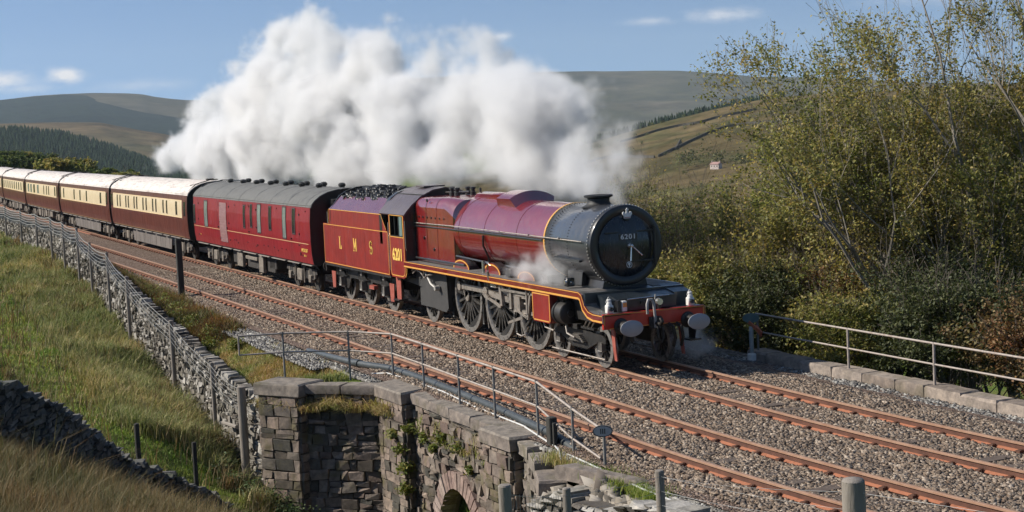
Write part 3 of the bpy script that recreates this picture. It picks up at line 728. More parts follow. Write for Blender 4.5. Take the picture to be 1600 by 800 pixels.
# Belpaire firebox: rounded-shoulder prism, sloping front
def fb(x, hw, top, sh):
    pts = []
    for s_ in (1,):
        pass
    R_ = sh
    pts = [(-hw, 1.80), (-hw, top-R_)]
    for k in range(1, 9):
        t = k/9*math.pi/2; pts.append((-hw+R_*(1-math.cos(t)), top-R_+R_*math.sin(t)))
    pts.append((-hw+R_, top)); pts.append((0, top+.02)); pts.append((hw-R_, top))
    for k in range(1, 9):
        t = k/9*math.pi/2; pts.append((hw-R_+R_*math.sin(t), top-R_+R_*math.cos(t)))
    pts += [(hw, top-R_), (hw, 1.80)]
    return [(x, y, z) for y, z in pts]
secs = [fb(-13.05, .97, 3.68, .30), fb(-10.55, .99, 3.72, .33), fb(-9.95, .965, 3.66, .5), fb(-9.9, .90, 3.60, .62)]
b = MB(); n_ = len(secs[0])
for s_ in secs: b.v += s_
for i in range(len(secs)-1):
    for k in range(n_-1):
        a = i*n_+k; b.f.append((a, a+1, a+n_+1, a+n_)); b.m.append(0)
b.f.append(tuple(range((len(secs)-1)*n_, len(secs)*n_))); b.m.append(0); b.f.append(tuple(range(n_))); b.m.append(0)
for x in (-12.1, -11.2): 
    s0 = fb(x-.025, .995, 3.72, .32); s1 = fb(x+.025, .995, 3.72, .32); base = len(b.v); b.v += s0+s1
    for k in range(n_-1): b.f.append((base+k, base+k+1, base+n_+k+1, base+n_+k)); b.m.append(0)
b.build('firebox', [CRIM], L, smooth=40)
b = MB()      # washout plugs and lower side access
for x in (-12.7, -12.35, -12.0, -11.65, -11.3, -10.95, -10.6): b.lathe([(-.02, 0), (-.02, .03), (0, .035)], (x, -.985, 3.12), 'Y', 10, 0)
for x, z in ((-12.3, 2.5), (-11.5, 2.2), (-11.9, 3.62)): b.lathe([(-.03, 0), (-.03, .04), (0, .05)], (x, -.985, z), 'Y', 10, 0)
b.build('washout_plugs', [BLACK], L, smooth=40)
# sludge of grime band under boiler: pipes, reversing rod
b = MB()
b.tube([(-13.0, -1.02, 2.93), (-10, -1.03, 2.95), (-6, -1.0, 2.93), (-1.6, -.98, 2.9)], .015, 6, 0)
for x in (-12.6, -10.6, -8.6, -6.5, -4.6, -2.8): b.tube([(x, -.9, 2.9), (x, -1.03, 2.94)], .02, 5, 0)
b.build('handrail', [STEEL], L, smooth=40)
b = MB()
b.tube([(-13.0, -1.0, 2.84), (-8, -.99, 2.85), (-3.9, -.96, 2.83)], .02, 6, 0)
b.tube([(-10.2, -.93, 2.1), (-8.2, -.8, 2.02), (-6.4, -.72, 1.98), (-4.2, -.7, 1.95)], .035, 6, 0)
b.tube([(-7.7, -.99, 2.78), (-7.68, -1.0, 2.5), (-7.7, -.86, 2.2), (-7.75, -.8, 1.95)], .03, 6, 0)
b.tube([(-12.9, -1.06, 1.9), (-9, -1.05, 1.9)], .03, 6, 0)
b.build('pipework', [BLACK], L, smooth=40)
# top feed / dome casings
def saddle(x0, x1, r0, r1, a, mat, name, slope=.35):
    b = MB(); K = 20; secs = []
    for x, rr, aa in ((x0-slope, r0, a), (x0, r1, a*.93), (x1, r1, a*.93), (x1+slope, r0, a)):
        row = []
        for k in range(K+1):
            t = math.pi/2 - aa + 2*aa*k/K
            row.append((x, math.cos(t)*rr, XC+math.sin(t)*rr))
        secs.append(row)
    for s_ in secs: b.v += s_
    for i in range(3):
        for k in range(K):
            q = i*(K+1)+k; b.f.append((q, q+1, q+K+2, q+K+1)); b.m.append(0)
    for e in (0, K):
        q = len(b.v); 
        for s_ in secs: b.v.append(s_[e])
        for s_ in secs[1:3]:
            y_, z_ = s_[e][1], s_[e][2]; k_ = .90/math.hypot(y_, z_-XC); b.v.append((s_[e][0], y_*k_, XC+(z_-XC)*k_))
        b.f.append((q, q+1, q+2, q+3, q+5, q+4)); b.m.append(0)
    return b.build(name, [mat], L, smooth=35)
saddle(-7.45, -6.55, .94, 1.19, .62, CRIM, 'top_feed_casing', .16)
saddle(-9.7, -8.0, .95, 1.10, .30, CRIM, 'dome_casing', .28)
b = MB()
for x, y in ((-11.75, -.25), (-11.75, .25), (-11.35, -.25), (-11.35, .25), (-12.4, 0)):
    b.lathe([(0, .085), (.10, .085), (.11, .06), (.17, .06), (.19, .09), (.24, .085), (.25, 0)], (x, y, 3.72), 'Z', 14, 0)
b.tube([(-12.9, 0, 3.78), (-11.0, .0, 3.84)], .03, 6, 0)
b.lathe([(0, .03), (.22, .035), (.24, 0)], (-10.6, .18, 3.72), 'Z', 10, 0)
b.build('safety_valves', [noisy('valve_dark', [(.02,.02,.02),(.05,.045,.04)], scale=9, rough=.45)], L, smooth=40)

# smokebox
b = MB(); b.lathe([(-3.80, .925), (-3.78, .935), (-1.38, .935), (-1.30, .93)], (0, 0, XC), 'X', 72, 0)
for xx in (-3.5, -2.5, -1.42):
    nk = 80
    for k in range(nk):
        t = 2*math.pi*k/nk; b.lathe([(0, .016), (.010, .010), (.012, 0)], (xx, math.cos(t)*.935, XC+math.sin(t)*.935), 'Z', 5, 0) if False else b.cbox((xx, math.cos(t)*.937, XC+math.sin(t)*.937), .02, .02, .02, 0, rotm(-0, 0, 0))
b.cbox((-2.6, -.88, 2.42), 1.5, .12, .05, 0)
b.build('smokebox', [SMOKE], L, smooth=40)
b = MB()      # front ring with rim and rivet heads
b.lathe([(-1.42, .935), (-1.40, .958), (-1.24, .958), (-1.21, .945), (-1.195, .90), (-1.20, .76), (-1.22, .735), (-1.22, .70)], (0, 0, XC), 'X', 72, 0)
for k in range(64):
    t = 2*math.pi*k/64; b.lathe([(0, .018), (.012, .013), (.015, 0)], (-1.196, math.cos(t)*.85, XC+math.sin(t)*.85), 'X', 6, 0) if k % 1 == 0 and False else None
for k in range(74):
    t = 2*math.pi*k/74; b.cbox((-1.33, math.cos(t)*.962, XC+math.sin(t)*.962), .045, .034, .034, 1, Matrix.Rotation(t, 3, 'X'))
b.build('smokebox_ring', [BLACK, noisy('rivets', [(.25,.24,.22),(.5,.48,.45)], scale=15, rough=.4, metal=.5)], L, smooth=40)
b = MB(); b.lathe([(-1.22, .735), (-1.19, .73), (-1.165, .70), (-1.12, .5), (-1.085, .3), (-1.07, .1), (-1.068, 0)], (0, 0, XC), 'X', 64, 0)
door = b.build('smokebox_door', [DOORB], L, smooth=40)
def sub(b, name, mats, par=door, smooth=40):
    o = b.build(name, mats, None, smooth); o.parent = par; o.location = (7, 0, 0); CH.setdefault(par.name, []).append(o); return o
b = MB()
b.bbox(-1.18, -1.10, -.60, .66, XC+.30, XC+.345, .01, 0, None); b.bbox(-1.18, -1.10, -.1, .70, XC-.40, XC-.36, .01, 0)
b.tube([(-1.10, .70, XC-.5), (-1.10, .70, XC+.42)], .035, 8, 0)
sub(b, 'hinge_strap', [BLACK])
b = MB()
b.lathe([(0, .07), (.05, .065), (.08, .04), (.12, .035), (.13, 0)], (-1.07, 0.02, XC+.0), 'X', 14, 0)
b.tube([(-.98, .02, XC), (-.96, -.02, XC-.36)], .014, 6, 0, r1=.018)
b.tube([(-.95, .02, XC), (-.93, .27, XC-.24)], .014, 6, 0, r1=.018)
sub(b, 'door_handle', [BRIGHT])
b = MB(); b.bbox(-1.12, -1.07, -.25, .23, XC+.13, XC+.285, .008, 0); b.build('number_plate', [BLACK], L)
SILV = noisy('silver_figures', [(.62,.62,.6),(.8,.8,.78)], scale=9, rough=.5)
text('6201', .16, SILV, L, (-1.065+7, -.01, XC+.207), (math.pi/2, 0, math.pi/2), 'plate_numerals', .004, .02, 1.15, 1.15)
b = MB(); b.lathe([(-1.13, .085), (-1.10, .085), (-1.095, .07), (-1.095, 0)], (0, .0, XC-.45), 'X', 20, 0)
b.lathe([(-1.094, .075), (-1.088, .075), (-1.088, .062), (-1.094, .062)], (0, .0, XC-.45), 'X', 20, 1)
b.box(-1.09, -1.084, -.03, .03, XC-.46, XC-.40, 1); b.box(-1.09, -1.084, -.012, .012, XC-.50, XC-.455, 1)
b.build('shed_plate', [BLACK, SILV], L, smooth=40)
# crown headboard on a lamp bracket
b = MB(); x = -1.10
b.box(x-.02, x+.01, -.06, .06, XC+.60, XC+.66, 1)
b.prism([(-.035, .60), (.035, .60), (.06, .52), (0, .46), (-.06, .52)], 'X', x-.02, x+.0, 1)
poly = [(-.085, .64), (.085, .64), (.088, .685), (.125, .74), (.12, .785), (.085, .80), (.055, .775), (.045, .72), (.03, .78), (.022, .81), (-.022, .81), (-.03, .78), (-.045, .72), (-.055, .775), (-.085, .80), (-.12, .785), (-.125, .74), (-.088, .685)]
b.prism([(y, XC+z) for y, z in poly], 'X', x-.012, x+.012, 0)
b.prism([(y, XC+z) for y, z in [(-.02, .80), (-.04, .86), (-.008, .85), (-.012, .885), (.012, .885), (.008, .85), (.04, .86), (.02, .80)]], 'X', x-.012, x+.012, 0)
b.box(x+.012, x+.016, -.08, .08, XC+.655, XC+.67, 2)
b.build('crown_emblem', [SILV, BLACK, REDU], L)
# chimney
b = MB(); b.lathe([(0, .42), (.02, .38), (.06, .30), (.12, .27), (.20, .27), (.22, .30), (.235, .35), (.27, .355), (.285, .33), (.285, .24), (.1, .22)], (-2.58, 0, 3.645), 'Z', 32, 0)
b.build('chimney', [noisy('chimney_soot', [(.010,.010,.011),(.022,.022,.023)], scale=4, rough=.6)], L, smooth=40)
# smokebox saddle
b = MB(); b.prism([(-.62, 1.70), (.62, 1.70), (.55, 1.95), (.62, 2.15), (-.62, 2.15), (-.55, 1.95)], 'X', -3.2, -1.35, 0)
b.prism([(-.74, 1.80), (-.6, 1.80), (-.6, 2.2), (-.7, 2.1)], 'X', -3.0, -2.2, 0); b.prism([(.74, 1.80), (.6, 1.80), (.6, 2.2), (.7, 2.1)], 'X', -3.0, -2.2, 0)
b.build('smokebox_saddle', [BLACK], L)

# running platform, valance, splashers
HW = 1.31
path = [(-13.25, 1.78), (-1.15, 1.78), (-.98, 1.72), (-.90, 1.60), (-.84, 1.48), (-.66, 1.37), (-.42, 1.33), (.06, 1.33)]
b = MB()
for i in range(len(path)-1):
    (x0, z0), (x1, z1) = path[i], path[i+1]
    for s_ in (-1, 1):
        yi, yo = (.62, HW) if i > 0 else (.62, HW)
        b.add([(x0, s_*yi, z0), (x1, s_*yi, z1), (x1, s_*yo, z1), (x0, s_*yo, z0), (x0, s_*yi, z0-.03), (x1, s_*yi, z1-.03), (x1, s_*yo, z1-.03), (x0, s_*yo, z0-.03)], [(0,1,2,3), (4,5,6,7), (0,1,5,4), (2,3,7,6), (1,2,6,5), (0,3,7,4)], 0)
b.build('running_plate', [RPLATE], L)
# valance: crimson band with straw lines
def band(path, dz0, dz1, y, th, m, b):
    for i in range(len(path)-1):
        (x0, z0), (x1, z1) = path[i], path[i+1]
        # offset perpendicular
        def nrm(i):
            a = path[max(i-1, 0)]; c_ = path[min(i+1, len(path)-1)]; d = Vector((c_[0]-a[0], c_[1]-a[1])).normalized(); return Vector((d.y, -d.x))
        n0, n1 = nrm(i), nrm(i+1)
        P = [(x0+n0.x*dz0, z0+n0.y*dz0), (x1+n1.x*dz0, z1+n1.y*dz0), (x1+n1.x*dz1, z1+n1.y*dz1), (x0+n0.x*dz1, z0+n0.y*dz1)]
        vs = [(p[0], y, p[1]) for p in P]+[(p[0], y-th, p[1]) for p in P]
        b.add(vs, [(0,1,2,3), (4,7,6,5), (0,4,5,1), (1,5,6,2), (2,6,7,3), (3,7,4,0)], m)
for s_ in (-1, 1):
    b = MB(); t_ = s_*-1
    band(path, .0, .185, s_*HW-.0, .03*s_*-1, 0, b)
    band(path, .13, .172, s_*(HW+.031), .004*-s_, 1, b); band(path, .008, .026, s_*(HW+.031), .004*-s_, 1, b)
    b.build('valance', [CRIM, LINE], L)
def splasher(x, r, z0=1.78):
    b = MB(); pl = []
    for k in range(17):
        t = math.pi*k/16; pl.append((x+math.cos(t)*r[0], z0+math.sin(t)*r[1]))
    for s_ in (-1, 1):
        b.prism(pl, 'Y', s_*1.02, s_*.78, 0, 1)
        arc = [(x+math.cos(math.pi*k/16)*(r[0]-.03), z0+math.sin(math.pi*k/16)*(r[1]-.03)) for k in range(17)]
        for k in range(16):
            (xa, za), (xb, zb) = arc[k], arc[k+1]; q = .86
            f = lambda X_, Z_: (x+(X_-x)*.90, z0+(Z_-z0)*.86)
            xc, zc = f(xb, zb); xd, zd = f(xa, za)
            b.add([(xa, s_*1.024, za), (xb, s_*1.024, zb), (xc, s_*1.024, zc), (xd, s_*1.024, zd)], [(0,1,2,3)], 2)
    b.build('splasher', [CRIM, BLACK, LINE], L)
splasher(-9.35, (.62, .27)); splasher(-7.12, (.60, .29)); splasher(-4.85, (.56, .24))
# small lubricator boxes and pots on the platform
b = MB(); b.bbox(-5.9, -5.55, -1.15, -.9, 1.80, 2.02, .02, 0); b.bbox(-2.2, -2.0, -1.2, -1.0, 1.82, 2.03, .02, 0); b.bbox(-3.6, -3.3, -1.0, -.8, 1.8, 1.98, .02, 0)
b.lathe([(0, 0), (-.02, .05), (0, .06)], (-1.99, -1.1, 1.93), 'X', 12, 1); b.lathe([(-.03, 0), (-.03, .05), (0, .06)], (-2.1, -1.2, 1.93), 'Y', 12, 1)
b.build('lubricator_box', [BLACK, BRIGHT], L, smooth=40)
b = MB(); b.tube([(-7.45, -1.12, 1.8), (-7.45, -1.12, 2.12)], .045, 8, 0); b.tube([(-7.45, -1.0, 2.05), (-7.2, -1.0, 2.0), (-7.0, -.9, 1.95)], .03, 6, 0)
b.tube([(-6.6, -1.3, 1.62), (-6.6, -1.36, 1.9)], .04, 8, 0)
b.build('oil_pipes', [BRIGHT], L, smooth=40)

# front deck between the frames
b = MB()
b.prism([(-2.1, 1.34), (-.32, 1.34), (-.32, 1.62), (-1.15, 1.76), (-2.1, 1.80)], 'Y', -.78, .78, 0)
b.prism([(-.95, 1.34), (-.32, 1.34), (-.32, 1.60), (-.95, 1.73)], 'Y', -1.0, -.78, 0); b.prism([(-1.2, 1.34), (-.42, 1.34), (-.42, 1.66), (-1.2, 1.79)], 'Y', .78, 1.25, 0)
b.box(-.98, -.86, -1.3, 1.3, 1.36, 1.76, 0)
b.tube([(-.31, -.5, 1.60), (-.31, .6, 1.62)], .015, 5, 1)
for y in (-.55, -.1, .4): b.cbox((-.3, y, 1.5), .03, .12, .05, 0)
b.build('front_platform', [paint('deck_black', (.012,.018,.024), (.022,.03,.038), .32, .3, .3), BRIGHT], L)
b = MB()
b.bbox(-.02, .06, -HW, HW, 1.0, 1.35, .006, 0)
# rounded lower corner lining and edge line
for z in (1.322,): b.box(.061, .064, -HW+.02, HW-.02, z, z+.012, 1)
for z in (1.012,): b.box(.061, .064, -HW+.15, HW-.15, z, z+.012, 1)
for s_ in (-1, 1): b.box(.061, .064, s_*(HW-.02), s_*(HW-.035), 1.1, 1.32, 1)
b.build('buffer_beam', [BEAM, LINE], L)
for s_ in (-1, 1):
    y = s_*.864
    b = MB(); b.lathe([(0, .19), (.03, .18), (.06, .13), (.33, .115), (.335, .09), (.50, .085), (.52, .10)], (.06, y, 1.05), 'X', 24, 0)
    b.lathe([(.0, .10), (.02, .19), (.03, .20), (.05, .20), (.062, .17), (.072, .08), (.074, 0)], (.54, 0, 0), 'X', 36, 1)
    n0 = len(b.v)-7*36
    for k in range(n0, len(b.v)):      # broad oval heads
        v = b.v[k]; b.v[k] = (v[0], y+v[1]*1.42, 1.05+v[2]*.92)
    b.build('buffer', [GRIME, GREYP], L, smooth=40)
# drawhook, screw coupling, vacuum pipe
b = MB()
b.bbox(.06, .12, -.16, .16, .92, 1.2, .01, 0)
b.tube([(.1, 0, 1.05), (.35, 0, 1.05), (.42, 0, 1.12), (.36, 0, 1.18)], .045, 8, 0)
b.tube([(.3, -.06, 1.0), (.34, -.07, .75), (.3, 0, .62), (.34, .07, .75), (.3, .06, 1.0)], .028, 6, 0)
b.tube([(.28, 0, .66), (.2, 0, .45)], .03, 6, 0)
for y in (.35, .55): b.tube([(.1, y, 1.0), (.3, y, .95), (.34, y+.02, .7), (.22, y+.03, .5)], .04, 7, 0)
b.build('coupling', [GRIME], L, smooth=40)
b = MB()
b.tube([(.10, -.02, .95), (.14, -.03, 1.2), (.14, -.05, 1.50), (.12, -.09, 1.60), (.12, -.18, 1.60), (.13, -.22, 1.5), (.14, -.22, 1.28)], .035, 8, 0)
b.tube([(.14, -.02, 1.6), (.14, .0, 1.72)], .02, 6, 0)
b.build('vacuum_pipe', [noisy('pipe_grey', [(.2,.19,.18),(.42,.41,.39)], scale=6, rough=.5)], L, smooth=40)
b = MB(); b.lathe([(0, .0), (0, .075), (-.1, .08), (-.14, .03)], (.02, .18, 1.52), 'X', 16, 0); b.cbox((-.04, .18, 1.42), .06, .06, .2, 1)
b.build('electric_lamp', [BRIGHT, BLACK], L, smooth=40)
def lamp(x, y, z):
    b = MB()
    b.bbox(x-.075, x+.075, y-.08, y+.08, z, z+.20, .02, 0); b.lathe([(.20, .07), (.25, .06), (.26, .045), (.30, .045), (.31, .06), (.325, .05), (.33, 0)], (x, y, z), 'Z', 14, 0)
    b.lathe([(0, .055), (.05, .05), (.055, .04), (.035, 0)], (x+.075, y, z+.11), 'X', 16, 1)
    b.tube([(x-.02, y-.07, z+.26), (x-.02, y, z+.38), (x-.02, y+.07, z+.26)], .008, 5, 0)
    b.build('head_lamp', [WHITE, GLASS], L, smooth=40)
lamp(-.08, -1.08, 1.345); lamp(-.08, 1.02, 1.345)
b = MB(); b.bbox(-.2, -.12, -.83, -.75, 1.36, 1.62, .01, 1); b.bbox(-.2, -.08, -.74, -.62, 1.36, 1.6, .012, 0); b.box(-.079, -.076, -.73, -.63, 1.46, 1.56, 2)
b.build('tail_board', [WHITE, BLACK, noisy('orange_label', [(.7,.25,.05),(.8,.35,.1)], scale=9)], L)
b = MB(); b.tube([(-.3, -1.25, 1.34), (-.3, -1.25, 1.41), (-.14, -1.25, 1.41), (-.14, -1.25, 1.34)], .012, 5, 0); b.build('lamp_iron', [BRIGHT], L)

# frames, guard irons, steps
b = MB()
for s_ in (-1, 1):
    y = s_*.58
    b.prism([(-13.6, .75), (-13.6, 1.5), (-9, 1.74), (-.95, 1.74), (-.6, 1.33), (0, 1.33), (0, .95), (-.6, .9), (-.75, 1.02), (-3.7, 1.02), (-4.2, .8), (-10.3, .8), (-10.8, .6), (-13.4, .6)], 'Y', y, y+s_*.035, 0)
for x in (-3.9, -6.1, -8.4, -10.6): b.box(x-.05, x+.05, -.58, .58, .8, 1.5, 0)
b.box(-3.6, -1.3, -.55, .55, .75, 1.34, 0)
b.build('frame', [GRIME], L)
for s_ in (-1, 1):
    b = MB(); b.prism([(-.42, .95), (-.25, .95), (-.22, .55), (-.16, .22), (-.28, .22), (-.36, .5)], 'Y', s_*.86, s_*.89, 0); b.build('guard_iron', [REDU], L)
    b = MB(); b.prism([(-.5, 1.32), (-.1, 1.32), (-.1, .92), (-.2, .55), (-.45, .55)], 'Y', s_*1.16, s_*1.19, 0) if s_ > 0 else None
    b.box(-.5, -.1, s_*1.0, s_*1.3, .52, .56, 0) if s_ > 0 else b.box(-.45, -.4, -1.2, -1.15, 1.1, 1.32, 0)
    b.build('footstep', [BLACK], L)

# cylinders
for s_ in (-1, 1):
    b = MB()
    y0, y1 = s_*.62, s_*1.345
    pl = [(-3.80, 1.60), (-3.80, .96), (-3.74, .88), (-2.80, .88), (-2.74, .96), (-2.74, 1.60)]
    b.prism(pl, 'Y', y0, y1, 0)
    b.box(-3.82, -2.72, y0, s_*1.34, 1.60, 1.66, 2)
    for (xa, xb, za, zb) in ((-3.78, -3.75, .93, 1.58), (-2.79, -2.76, .93, 1.58), (-3.76, -2.78, 1.555, 1.58), (-3.72, -2.82, .905, .93)):
        b.box(xa, xb, y1, s_*(1.345+.004), za, zb, 1)
    b.build('cylinder', [CRIM2, LINE, GREYP], L)
    b = MB(); b.lathe([(0, .31), (.10, .31), (.12, .28), (.42, .27), (.45, .24), (.47, .10), (.50, .08), (.50, 0)], (-2.75, s_*1.02, 1.15), 'X', 32, 0)
    b.lathe([(0, .17), (.28, .17), (.30, .12), (.36, .1), (.36, 0)], (-2.75, s_*.98, 1.52), 'X', 24, 0)
    b.box(-2.6, -1.2, s_*.62, s_*.9, 1.02, 1.70, 0)
    b.build('cylinder_cover', [noisy('cover_dark', [(.018,.017,.016),(.035,.032,.03)], scale=3, rough=.5)], L, smooth=40)
    b = MB(); b.tube([(-3.7, s_*1.1, .86), (-3.5, s_*1.15, .72), (-3.0, s_*1.15, .68)], .025, 6, 0); b.tube([(-2.4, s_*1.1, .84), (-2.3, s_*1.12, .68), (-1.9, s_*1.12, .62)], .025, 6, 0)
    b.build('drain_cock', [STEEL], L, smooth=40)
# motion (near and far sides)
def rod(b, p, q, w0, w1, th, m=0):
    p, q = Vector(p), Vector(q); d = (q-p).normalized(); n_ = Vector((-d.z, 0, d.x)); y = Vector((0, th/2, 0))
    b.add([p-n_*w0-y, p+n_*w0-y, q+n_*w1-y, q-n_*w1-y, p-n_*w0+y, p+n_*w0+y, q+n_*w1+y, q-n_*w1+y], [(0,1,2,3), (4,7,6,5), (0,4,5,1), (1,5,6,2), (2,6,7,3), (3,7,4,0)], m)
R1 = .99; AX = [(-4.83, R1), (-7.11, R1), (-9.41, R1)]; CT = 2.05     # crank up and back
CRK = .33
cp = [(x+math.cos(CT)*CRK, z+math.sin(CT)*CRK) for x, z in AX]
for s_ in (-1, 1):
    Y1, Y2 = s_*.98, s_*1.12
    b = MB()
    for i in (0, 1): rod(b, (cp[i][0], Y1, cp[i][1]), (cp[i+1][0], Y1, cp[i+1][1]), .075, .075, .06)
    for x, z in cp: b.lathe([(-.06, 0), (-.06, .13), (.06, .13), (.06, 0)], (x, Y1, z), 'Y', 18, 0)
    b.build('coupling_rod', [STEEL], L, smooth=35)
    b = MB(); xh = -5.05
    rod(b, (cp[1][0], Y2, cp[1][1]), (xh, Y2, 1.16), .085, .065, .07); b.lathe([(-.07, 0), (-.07, .15), (.07, .15), (.07, 0)], (cp[1][0], Y2, cp[1][1]), 'Y', 18, 0)
    b.build('connecting_rod', [STEEL], L, smooth=35)
    b = MB()
    for z in (1.36, .98): b.bbox(-5.4, -3.8, s_*1.0, s_*1.16, z-.045, z+.045, .008, 0)
    b.bbox(-5.28, -4.9, s_*.95, s_*1.2, .98, 1.36, .01, 0); b.tube([(-5.0, s_*1.08, 1.17), (-3.8, s_*1.08, 1.17)], .04, 8, 0)
    b.box(-4.45, -4.38, s_*.66, s_*1.24, .95, 1.74, 0); b.bbox(-5.6, -5.45, s_*.6, s_*1.2, 1.0, 1.74, .01, 0)
    b.build('slide_bar', [STEEL], L, smooth=35)
    # valve gear: expansion link, radius rod, combination lever, eccentric rod, lifting arm
    b = MB(); Y3 = s_*1.2
    rod(b, (-6.15, Y3, 1.62), (-6.05, Y3, 1.02), .07, .06, .07); rod(b, (-6.1, Y3, 1.45), (-4.0, Y3, 1.48), .035, .03, .04)
    rod(b, (-4.2, Y3, 1.55), (-4.45, Y3, .82), .035, .045, .04); rod(b, (-4.45, Y3, .84), (-5.1, Y3, 1.0), .03, .03, .04)
    rod(b, (cp[1][0]+.02, s_*1.24, cp[1][1]), (-6.9, s_*1.24, 1.16), .05, .05, .05); rod(b, (-6.9, s_*1.24, 1.16), (-6.05, s_*1.24, 1.0), .03, .035, .04)
    rod(b, (-6.5, Y3, 1.66), (-5.9, Y3, 1.5), .04, .03, .05); b.bbox(-6.7, -6.3, s_*1.1, s_*1.24, 1.48, 1.74, .02, 1)
    b.tube([(-12.9, s_*1.2, 1.72), (-6.6, s_*1.2, 1.66)], .022, 6, 0)
    rod(b, (-5.7, Y3, .62), (-4.75, Y3, .84), .03, .04, .04)
    b.build('valve_gear', [STEEL, BRIGHT], L, smooth=35)
    for (x, z), bal in zip(AX, (CT+math.pi, CT+math.pi, CT+math.pi)):
        spoked_wheel('driving_wheel', L, x, R1, s_*.75, 19, .1, bal, CT, side=-1 if s_ < 0 else 1, rim=RIMM)
    for x in (-.96, -3.25):
        spoked_wheel('bogie_wheel', L, x, .457, s_*.75, 10, .2, None, False)
    spoked_wheel('trailing_wheel', L, -12.33, .57, s_*.75, 12, .2, None, False)
# springs, brake blocks, sand pipes
b = MB()
for s_ in (-1, 1):
    for x in (-6.0, -8.27, -10.55):
        b.bbox(x-.06, x+.06, s_*.66, s_*.84, .3, .85, .02, 0); rod(b, (x, s_*.75, .9), (x-.1, s_*.75, .3), .04, .04, .05)
    for x in (-5.9, -8.2): b.tube([(x, s_*.8, 1.7), (x+.05, s_*.8, .8), (x+.12, s_*.78, .2)], .02, 6, 1)
    b.tube([(-6.1, s_*.8, .25), (-5.8, s_*.8, .22), (-5.5, s_*.8, .3), (-5.35, s_*.8, .5)], .025, 6, 1)
b.tube([(-10.5, -.5, .3), (-4.5, -.5, .28)], .03, 6, 0)
b.build('brake_gear', [GRIME, STEEL], L, smooth=40)
# bogie frame with springs
b = MB()
for s_ in (-1, 1):
    y = s_*.88
    b.prism([(-3.5, .66), (-3.3, .74), (-2.5, .78), (-1.7, .78), (-.9, .74), (-.7, .66), (-.7, .56), (-1.2, .52), (-1.7, .34), (-2.5, .34), (-3.0, .52), (-3.5, .56)], 'Y', y-.02, y+.02, 0)
    for k in range(5): b.box(-2.1-.42+k*.06, -2.1+.42-k*.06, s_*.9, s_*1.0, .50+k*.035, .53+k*.035, 1)
    b.tube([(-3.6, s_*.93, .18), (-.7, s_*.93, .20)], .02, 6, 2)
    b.cbox((-2.1, s_*.95, .86), .3, .14, .12, 0)
    for x in (-1.75, -1.55, -1.35): b.tube([(x, s_*.95, .85), (x+.18, s_*.95, 1.02)], .02, 5, 2)
    b.cbox((-1.5, s_*.92, .86), .7, .1, .05, 0)
    for x in (-.96, -3.25): b.bbox(x-.12, x+.12, s_*.84, s_*.92, .36, .58, .02, 1)
b.build('bogie_frame', [GRIME, noisy('grey_oil', [(.05,.045,.04),(.14,.125,.11)], scale=8, rough=.5), STEEL], L, smooth=40)
# trailing truck, ashpan below the firebox
b = MB()
for s_ in (-1, 1):
    pl = [(-14.35, 1.42), (-10.62, 1.62), (-10.55, .55), (-10.75, .42), (-11.6, .45), (-12.1, .82), (-12.7, 1.02), (-13.4, 1.06), (-14.35, 1.1)]
    b.prism(pl, 'Y', s_*.97, s_*1.0, 0)
b.box(-13.0, -10.6, -.95, .95, .45, 1.7, 0)
b.build('ashpan', [ASHP], L)
b = MB()
for s_ in (-1,):
    b.tube([(-13.1, -1.15, 1.5), (-12.8, -1.15, 1.62), (-12.0, -1.15, 1.56), (-11.5, -1.15, 1.2), (-11.2, -1.12, 1.1)], .035, 7, 0)
    b.tube([(-12.0, -1.2, 1.4), (-11.9, -1.2, 1.6), (-10.4, -1.2, 1.66), (-9.7, -1.2, 1.7)], .025, 7, 1)
    b.tube([(-12.9, -1.2, 1.42), (-12.6, -1.2, 1.55), (-12.2, -1.2, 1.5), (-11.9, -1.2, 1.35), (-11.7, -1.2, 1.45), (-11.2, -1.2, 1.5)], .02, 7, 1)
    b.lathe([(-.08, 0), (-.08, .07), (.05, .08)], (-11.15, -1.1, 1.1), 'Y', 12, 0)
b.build('injector_pipes', [noisy('pipe_silver', [(.35,.33,.3),(.6,.57,.53)], scale=6, rough=.4, metal=.3), STEEL], L, smooth=40)

